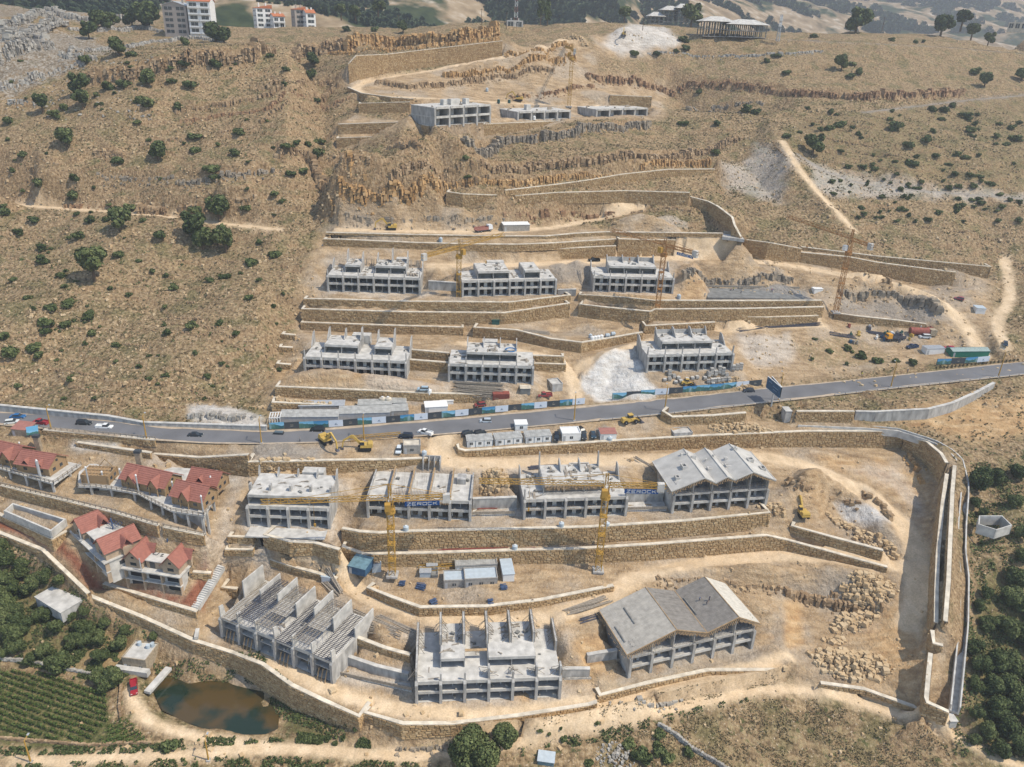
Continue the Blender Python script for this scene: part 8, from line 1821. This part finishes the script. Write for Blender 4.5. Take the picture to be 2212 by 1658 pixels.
def lower_house(x0, y0, x1, y1, z, label, D=11., front=True, sol=True):
    a, L, an = frame(x0, y0, x1, y1, z); o = empty('chalet', a, label, 'chalet', 'big lower chalets', an); C = M['logpale']; H = 6.2; s = L/15.5
    MB().box(0, L, .6, D, -1., H).build('wall', M['concrete_pale'], o); MB().box(-.6, L+.4, -.9, D+.2, H+.001, H+.35).build('deck_slab', M['concrete_pale'], o); MB().box(-.3, L+.2, -.6, .59, H/2-.15, H/2+.15).build('balcony_slab', M['concrete_pale'], o)
    for k in range(4): x = L*k/3; MB().box(x-.25 if k else 0, x+.25 if k < 3 else L, -.5, .59, -.5, H-.01).build('pier', C, o)
    for k in range(3):
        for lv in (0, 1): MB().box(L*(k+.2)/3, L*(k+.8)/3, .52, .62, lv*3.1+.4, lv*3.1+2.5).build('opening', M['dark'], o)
    for y in (3.2, 7.2): MB().box(L-.05, L+.05, y, y+1.4, 3.8, 5.).build('window', M['glass'], o)
    def gab(xa, xb, ya, yb, hw, rise, cross):
        MB().box(xa, xb, ya, yb, H+.36, H+hw).build('upper_wall', C, o); zt = H+hw; xm = (xa+xb)/2; e = .5
        MB().prism([(xa, zt), (xb, zt), (xm, zt+rise-.1)], ya+.02, yb-.02, 1).build('gable_wall', C, o)
        roof_slope(o, (xa-e, yb+e, zt-.3), (xa-e, ya-e, zt-.3), (xm, ya-e, zt+rise), (xm, yb+e, zt+rise)); roof_slope(o, (xb+e, ya-e, zt-.3), (xb+e, yb+e, zt-.3), (xm, yb+e, zt+rise), (xm, ya-e, zt+rise))
        MB().bar((xm, ya-e, zt+rise+.16), (xm, yb+e, zt+rise+.16), .3, .14).build('ridge_cap', M['tile'], o)
        MB().box(xm-.9, xm+.9, ya-.05, ya+.02, H+1.1, H+2.1).build('window', M['glass'], o); MB().box(xm-.4, xm+.4, ya-.05, ya+.019, zt+.4, zt+1.).build('window', M['glass'], o)
        if cross:
            xc = xb if cross > 0 else xa; yc = (ya+yb)/2+.8; w_ = 1.5; xo = xc+cross*1.4
            p = lambda x, y, z_: (x, y, z_)
            roof_slope(o, p(xo, yc-w_, zt-.3), p(xm, yc-w_, zt-.3), p(xm, yc, zt+rise*.75), p(xo, yc, zt+rise*.75), 5); roof_slope(o, p(xm, yc+w_, zt-.3), p(xo, yc+w_, zt-.3), p(xo, yc, zt+rise*.75), p(xm, yc, zt+rise*.75), 5)
            MB().box(min(xc, xo)+.02, max(xc, xo)-.3, yc-w_+.3, yc+w_-.3, H+.36, zt-.2).build('bay_wall', C, o)
    gab(.3, 4.9*s, .2, 9.6, 3., 2.9, 1); gab(L-4.8*s, L-.3, .2, 9.6, 3., 2.9, 1)
    MB().box(5.6*s, L-5.4*s, 1.2, 9, H+.36, H+2.7).build('middle_wall', C, o); MB().box(5.5*s, L-5.3*s, .9, 9.2, H+2.71, H+2.95).build('flat_roof', M['concrete_pale'], o); MB().box(6.6*s, 8.*s, 1.12, 1.2, H+.4, H+2.4).build('door', M['glass'], o)
    mb = MB(); x_, y_, z_ = 5.8*s, 6.6, H+3.6
    for k in range(5): mb.bar((x_+k*1.1, y_, z_), (x_+k*1.1, y_+2.4, z_+.6), .1)
    for k in range(4): mb.bar((x_, y_+.8*k, z_+.2*k), (x_+4.4, y_+.8*k, z_+.2*k), .1)
    mb.bar((x_+3.4, y_, H+2.9), (x_+3.4, y_, H+6.6), .3); mb.build('steel_frame', M['bluesteel'], o)
    if sol: 
        for k in range(4): MB().box(x_+.1+k*1.1, x_+1.+k*1.1, y_+.2, y_+2.2, z_-.1, z_-.02).build('solar_panel', M['glass'], o)
        mb = MB(); zz = H+3.0      # letters laid out in pipe on the flat roof
        for q in (((6.4,5.2),(6.,3.8)),((6.,3.8),(7.2,3.6)),((7.2,3.6),(7.4,4.9)),((8.2,4.2),(8.8,4.3)),((8.8,4.3),(8.4,3.4)),((8.4,3.4),(9.2,3.4))): mb.bar((q[0][0]*s,q[0][1],zz),(q[1][0]*s,q[1][1],zz),.2,.1)
        mb.build('roof_mark', M['panelblack'], o)
    MB().bar((0, -.85, H+1.2), (L*.3, -.85, H+1.2), .06).bar((L*.33, -.85, H+1.2), (L*.66, -.85, H+1.2), .06).build('rail', M['white'], o)
    for x in (4.9*s+.3,): MB().cyl(x, -.6, H+.3, H+4.6, .14).build('flue', M['metal'], o)
    return o
lower_house(277.7,1266,396.3,1285.5,15,'nearer big chalet with four floors and red gables facing the camera'); lower_house(168,1188,239.4,1256,18.6,'farther big chalet turned away to the left, red gables and a blue steel frame',sol=False)
mb = MB(); a = P(180,1280,12.4)
# stair beside the near chalet
A, Bp = P(418,1318,13.6), P(478,1222,19.8); o = empty('outdoor_stair', A, 'long concrete stair climbing between the near chalet and the earth circle', 'stair'); d = Bp-A; n = 22; dd = Vector((d.x, d.y, 0)).normalized(); nn = Vector((-dd.y, dd.x, 0))
for k in range(n):
    p = d*(k/n); q = d*((k+1)/n); MB().quadbox([*(Vector((v.x, v.y, p.z-1.2)) for v in (p-nn*1.1, q-nn*1.1, q+nn*1.1, p+nn*1.1)), *(Vector((v.x, v.y, q.z)) for v in (p-nn*1.1, q-nn*1.1, q+nn*1.1, p+nn*1.1))]).build('step', M['concrete_pale'], o)
# roadside kiosk with signboard
hut(27,942,63,946,4,2.6,'small roadside kiosk with a reddish brown roof at the far left','stonehut','redroof','shed',0,name='kiosk',cat='kiosk',rise=.8)
a = G(72,944); o = empty('advert_board', a, 'tilted colourful advert board beside the roadside kiosk', 'advert board', None, .5); MB().quadbox([(-1.6,-.1,.8),(1.6,-.1,.8),(1.6,0,.8),(-1.6,0,.8),(-1.4,.5,3.4),(1.8,.5,3.4),(1.8,.6,3.4),(-1.4,.6,3.4)]).build('board', PR[1], o); MB().bar((-1,0,-.3),(-1,.1,1),.15).bar((1,0,-.3),(1,.1,1),.15).build('legs', M['steel'], o)
# boundary kerb of concrete stubs round the red terraces, field wall at the bottom
def lowwall(pl, h, w, m, label, name='field_wall', cat='stone wall', step=.8):
    L = gline(pl, step); Q = []; r = random.Random(3); c = L[0]
    for i, p in enumerate(L[:-1]):
        for k in range(2): d = L[i+1]-p; an = math.atan2(d.y, d.x); Q.append((p.x-c.x, p.y-c.y, p.z-c.z+k*h*.5-.15, step*r.uniform(.8,1.3), w*r.uniform(.8,1.2), h*.6*r.uniform(.8,1.2), an+r.uniform(-.15,.15)))
    o = empty(name, c, label, cat); s_ = blocks('stones', Q, m, o); s_['kind'] = 'stuff'; return o
lowwall('1424,1568 1460,1590 1492,1618 1540,1645 1580,1670', 1.1, .8, M['karst'], 'dry stone field wall running down to the bottom edge'); lowwall('0,1596 100,1604 190,1612 260,1608 330,1606', .8, .6, M['rock'], 'low dry stone wall between the vegetable field and the lowest track'); lowwall('240,1455 262,1480 258,1530 262,1560', .9, .6, M['rock'], 'low dry stone wall along the right side of the vegetable field'); lowwall('0,1425 60,1430 130,1445 220,1462', .9, .7, M['karst'], 'old stone wall between the orchard and the vegetable field')
for x0,y0,x1,y1,zz,l in ((432,1335,424,1380,9.6,'pale concrete kerb wall between the bare terrace and the scaffolded shell'),(318,1498,365,1445,1.2,'concrete walkway edge along the left bank of the pond')):
    a, b = P(x0,y0,zz), P(x1,y1,zz); d = (b-a); o = empty('concrete_kerb', a, l, 'kerb'); MB().bar((0,0,.2), d+Vector((0,0,.2)), 1. if x0 > 400 else 1.8, .8).build('kerb', M['concrete_pale'], o)
# ---------------------------------------------------------------- buildings on the plateau
M['apart'] = mat('apartment_render', (.38,.33,.29), .9, .1, .5); M['terracotta'] = mat('terracotta_roof', (.42,.15,.07), .8, .15, 1)
def block(x0, y0, x1, y1, dist, h, dep, floors, m, label, roof='gable', rise=2., rm='terracotta', balc=False, cols=4, name='apartment_building'):
    a = P(x0, y0, 1000+dist); b = P(x1, y1, a.z); d = b-a
    if not (0 < d.length < 90): d = Vector((1, .1, 0))*((x1-x0)*dist/F)
    d.z = 0; L = (x1-x0)*dist/F; an = math.atan2(d.y, d.x); an = max(-.6, min(.6, an)); o = empty(name, a-Vector((0,0,.6)), label, 'building', None, an)
    MB().box(0, L, 0, dep, -2, h).build('wall', M[m], o); fh = h/floors
    for f in range(floors):
        for c in range(cols):
            x = L*(c+.5)/cols; w_ = MB().box(x-L/cols*.32, x+L/cols*.32, -.08, .03, f*fh+.9, f*fh+fh*.82).build('window', M['glass'], o)
            MB().box(x-.06, x+.06, -.12, -.081, f*fh+.9, f*fh+fh*.82).build('frame', M['white'], w_)
            if balc: MB().box(x-L/cols*.45, x+L/cols*.45, -1.3, -.02, f*fh-.1, f*fh+.1).box(x-L/cols*.45, x+L/cols*.45, -1.35, -1.25, f*fh+.101, f*fh+1.).build('balcony', M['white'], o)
        for y in (dep*.3, dep*.7): MB().box(-.06, .02, y-.6, y+.6, f*fh+1, f*fh+2).build('window', M['glass'], o)
    if roof == 'gable':
        MB().prism([(-.5, h), (dep/2, h+rise), (dep+.5, h), (dep+.5, h+.25), (dep/2, h+rise+.25), (-.5, h+.25)], -.4, L+.4, 0).build('roof', M[rm], o); MB().prism([(0, h), (dep/2, h+rise-.02), (dep, h)], .02, L-.02, 0).build('gable_wall', M[m], o)
    elif roof == 'front':
        MB().prism([(-.4, h), (L/2, h+rise), (L+.4, h), (L+.4, h+.25), (L/2, h+rise+.25), (-.4, h+.25)], -.5, dep+.4, 1).build('roof', M[rm], o); MB().prism([(0, h), (L/2, h+rise-.02), (L, h)], .02, dep-.02, 1).build('gable_wall', M[m], o)
    elif roof == 'mono': MB().quadbox([(-.3,-.4,h),(L+.3,-.4,h),(L+.3,dep+.4,h),(-.3,dep+.4,h),(-.3,-.4,h+.2),(L+.3,-.4,h+rise),(L+.3,dep+.4,h+rise),(-.3,dep+.4,h+.2)]).build('roof', M[rm], o)
    for q in (.25, .7): MB().box(L*q, L*q+.9, dep*.4, dep*.4+.9, h, h+rise+1.4).build('chimney', M[m], o)
    return o
block(357,72,409,74,508,17,14,5,'apart','brown grey left wing of the tall apartment block at the top left','front',2.4,'metal',False,2); block(411,71,458,60,506,19,13,5,'white','white balconied right wing of the tall apartment block','gable',3,'terracotta',True,2)
block(556,58,590,58,575,13,8,4,'white','left white villa with a slanting red roof on the plateau','mono',-3 if False else 2.4,'terracotta',False,2,'villa'); block(592,60,617,60,572,8,8,2,'white','lower white part of the villa with a red roof, second from the left','gable',2,'terracotta',True,2,'villa'); block(639,62,662,62,565,13,8,4,'apart','third villa from the left, a narrow tall white grey one','mono',2,'terracotta',False,1,'villa'); block(663,63,684,63,563,11,8,3,'white','rightmost villa with a red roof beside the plateau road','gable',2.4,'terracotta',False,1,'villa')
block(2176,62,2212,62,590,5,8,1,'coping','low pale house at the right edge of the plateau','none',0,'coping',False,3,'low_house')
block(1094,58,1130,60,520,4.6,6,1,'concrete_pale','small red and white striped equipment building below the radio mast','none',0,'coping',False,2,'equipment_building')
def openframe(x0, x1, y, dist, h, dep, floors, cols, label, hip=True, rm='concrete_pale', name='unfinished_pavilion'):
    a = P(x0, y, 1000+dist); L = (x1-x0)*dist/F; o = empty(name, a-Vector((0,0,.8)), label, 'building', None, 0.05)
    for f in range(floors+1): MB().box(-.3 if f else 0, L+.3, -.3, dep+.3, f*h/floors-.35, f*h/floors).build('floor_slab', M['concrete'], o)
    for i in range(cols+1):
        for j in range(3): MB().box(L*i/cols-.3, L*i/cols+.3, dep*j/2-.3, dep*j/2+.3, 0.001, h-.36).build('column', M['concrete_dark'], o)
    if hip:
        v = [(-2,-2,h+.01),(L+2,-2,h+.01),(L+2,dep+2,h+.01),(-2,dep+2,h+.01),(L*.3,dep*.5,h+3.2),(L*.75,dep*.5,h+3.2)]; me = mesh_from('roof', v, [(0,1,5,4),(1,2,5),(2,3,4,5),(3,0,4),(3,2,1,0)], M[rm]); link('roof', me, o)
    return o
openframe(1519,1580,75,520,9,16,2,5,'left part of the wide unfinished pavilion with a pale hipped roof','roofcrete'); openframe(1575,1655,76,515,7.4,18,2,6,'right part of the wide unfinished pavilion with a pale hipped roof')
openframe(1432,1462,44,610,8,10,3,3,'unfinished grey framework house with a small hipped roof on the plateau'); openframe(1463,1484,43,605,9,10,3,1,'narrow pale house frame beside the large plateau tree'); openframe(1404,1432,48,610,5,9,2,3,'lowest of the framework ruins, at their left end')
# radio masts
for x, y, ty, w_, l, mm in ((1114,60,-12,2.6,'red and white radio mast on the plateau behind the topmost cliff','white'),(1680,88,30,1.8,'grey lattice telecom mast beside the plateau road','metal')):
    a = P(x, y, 1000+(522 if x < 1500 else 512)); o = empty('radio_mast', a-Vector((0,0,.5)), l, 'radio mast'); hh = height_for(a, ty)
    n = 6
    for k in range(n): lattice(MB(), (0,0,hh*k/n), (0,0,hh*(k+1)/n), w_*(1-.09*k), 2.2, .16).build('mast_section', M['redroof'] if (k % 2 and mm == 'white') else M[mm], o, fix=False)
    if mm == 'metal':
        for k in range(6): MB().box(-1.1+.7*(k%3), -.7+.7*(k%3), -1.2, -.9, hh*(.55+.22*(k//3)), hh*(.55+.22*(k//3))+2.4).build('antenna', M['white'], o)
for x, y in ((1094,57),(1388//1,60),(862,60),(1040,48),(1905//1,62)): 
    a = G(x, y+6); o = empty('utility_pole', a, 'thin dark utility pole on the plateau skyline', 'utility pole', 'skyline utility poles'); MB().cyl(0,0,-.5,10,.22,.14,6).build('pole', M['bark'], o); MB().box(-1.,1.,-.06,.06,9.2,9.4).build('cross_arm', M['bark'], o)
# ---------------------------------------------------------------- people
def person_mesh(pose):
    J = {'pel': (0,0,.95), 'che': (0,-.02,1.32), 'nec': (0,-.02,1.5), 'hea': (0,-.03,1.68)}
    lean = pose == 'bend'
    if lean: J.update(pel=(0,.15,.9), che=(0,-.18,1.2), nec=(0,-.32,1.3), hea=(0,-.45,1.38))
    st = .22 if pose == 'walk' else .05
    V = [J['pel'], J['che'], J['nec'], J['hea'], (.1,-st*.4,.5), (.12,-st,.06), (.13,-st-.14,.03), (-.1,st*.4,.5), (-.12,st,.06), (-.13,st-.14,.03), (.2,J['che'][1],J['nec'][2]-.07), (.27,J['che'][1]-.05-st*.6,J['nec'][2]-.36), (.27,J['che'][1]-.25,J['nec'][2]-.58), (-.2,J['che'][1],J['nec'][2]-.07), (-.27,J['che'][1]+st*.4,J['nec'][2]-.36), (-.27,J['che'][1]-.15,J['nec'][2]-.58)]
    E_ = [(0,1),(1,2),(2,3),(0,4),(4,5),(5,6),(0,7),(7,8),(8,9),(2,10),(10,11),(11,12),(2,13),(13,14),(14,15)]
    R_ = [.15,.17,.07,.115,.085,.055,.045,.085,.055,.045,.065,.05,.04,.065,.05,.04]
    me = bpy.data.meshes.new('p'); me.from_pydata(V, E_, []); ob = bpy.data.objects.new('p', me); COL.objects.link(ob); md = ob.modifiers.new('s', 'SKIN')
    for i, q in enumerate(me.skin_vertices[0].data): q.radius = (R_[i], R_[i]*.85); q.use_root = (i == 0)
    sb = ob.modifiers.new('b', 'SUBSURF'); sb.levels = 1
    dg = bpy.context.evaluated_depsgraph_get(); r_ = bpy.data.meshes.new_from_object(ob.evaluated_get(dg)); bpy.data.objects.remove(ob)
    r_.materials.clear()
    return r_
PM = {p: person_mesh(p) for p in ('stand', 'walk', 'bend')}
skin = flat_mat('skin', (.32,.20,.14)); trous = flat_mat('trousers', (.04,.05,.08))
def person(loc, pose, top, rz, label):
    me = PM[pose].copy(); me.materials.append(trous); me.materials.append(flat_mat('shirt_%d' % int(sum(top)*100), top)); me.materials.append(skin); me.materials.append(flat_mat('hair', (.02,.015,.01)))
    for f in me.polygons:
        c = f.center; f.material_index = 0 if c.z < .92 and abs(c.x) < .22 else 1 if c.z < (1.5 if pose != 'bend' else 1.3) else 3 if c.z > (1.72 if pose != 'bend' else 1.42) else 2
        if abs(c.x) > .24 and c.z < 1.05: f.material_index = 2
    o = link('person', me, None, loc); o.rotation_euler.z = rz; tag(o, label, 'person')
for x, y, pose, top, rz, l in ((1861,813,'walk',(.6,.6,.05),1.2,'person in a yellow vest walking on the far verge of the main road'),(1960,806,'stand',(.08,.1,.14),0,'person in dark clothes standing at the upper road edge'),(1578,630,'bend',(.4,.06,.03),.6,'worker in a red top bending on the dark foundation slab'),(1584,629,'stand',(.65,.6,.08),2,'worker in a yellow vest on the dark foundation slab'),(1600,636,'walk',(.1,.1,.12),1,'worker in dark clothes on the dark foundation slab'),(1522,642,'stand',(.05,.25,.4),0,'worker in blue at the left end of the dark foundation slab'),(1666,631,'stand',(.45,.08,.03),1,'worker in an orange top at the back of the dark foundation slab'),(1668.5,632,'walk',(.1,.1,.3),2,'worker beside the orange topped one at the back of the slab'),(648,955,'walk',(.3,.3,.3),0,'person in grey near the grey blue car'),(1150,1302,'bend',(.05,.04,.05),0,'worker in dark clothes bending at the right of the site yard')):
    person(G(x, y), pose, top, rz, l)
mr = M_[0]; mw_ = Matrix.Translation(mr.location) @ Matrix.Rotation(mr.rotation_euler.z, 4, 'Z')
for x, y, pose, top, l in ((25.5,9.8,'bend',(.04,.2,.45),'roof worker in a blue shirt on the board roof'),(27.6,8.4,'stand',(.06,.07,.1),'roof worker in dark clothes right of the blue shirted one'),(26.4,7.6,'bend',(.1,.1,.12),'roof worker crouching in front of the other two')):
    person(mw_ @ Vector((x, y, M_[3](x)+.1)), pose, top, .8, l)
# crash barrier and verge plants along the road
r = random.Random(12); A = [p for p in rl]; 
for i0, i1, l in ((46, 62, 'steel crash barrier along the lower road edge left of the curved wall'), (66, 88, 'steel crash barrier along the lower road edge at the right')):
    c = A[i0]; o = empty('crash_barrier', c, l, 'crash barrier'); mb = MB()
    for a, b in zip(A[i0:i1], A[i0+1:i1+1]): mb.bar(a-c+Vector((0,-.7,.65)), b-c+Vector((0,-.7,.65)), .08, .3)
    mb.build('rail', M['metal'], o)
    for a in A[i0:i1+1]: MB().bar(a-c+Vector((0,-.78,-.2)), a-c+Vector((0,-.78,.75)), .12).build('post', M['steel'], o)
for k in range(22):
    x = 2022+k*8.4; g = G(x, 797-(k*8.4)*.098); o = link('verge_plant', SHRUBD[k % 2], None, g); o.scale = (.5,.5,.9); tag(o, 'small brown withered plant on the road edge at far right', 'plant', 'withered plants along the road edge')
HAZE=.00024
# ---------------------------------------------------------------- summer haze
hz_ = MB().box(-2700, 3700, -60, 5600, -9, 1500).build('haze', M['white']); hz_.data.materials.clear(); hm = bpy.data.materials.new('haze'); hm.use_nodes = True; hm.node_tree.nodes.clear()
ou = hm.node_tree.nodes.new('ShaderNodeOutputMaterial'); pv = hm.node_tree.nodes.new('ShaderNodeVolumePrincipled'); pv.inputs['Density'].default_value = HAZE; pv.inputs['Color'].default_value = (.82,.88,.96,1); pv.inputs['Anisotropy'].default_value = .2
hm.node_tree.links.new(pv.outputs[0], ou.inputs['Volume']); hz_.data.materials.append(hm); tag(hz_, kind='stuff')
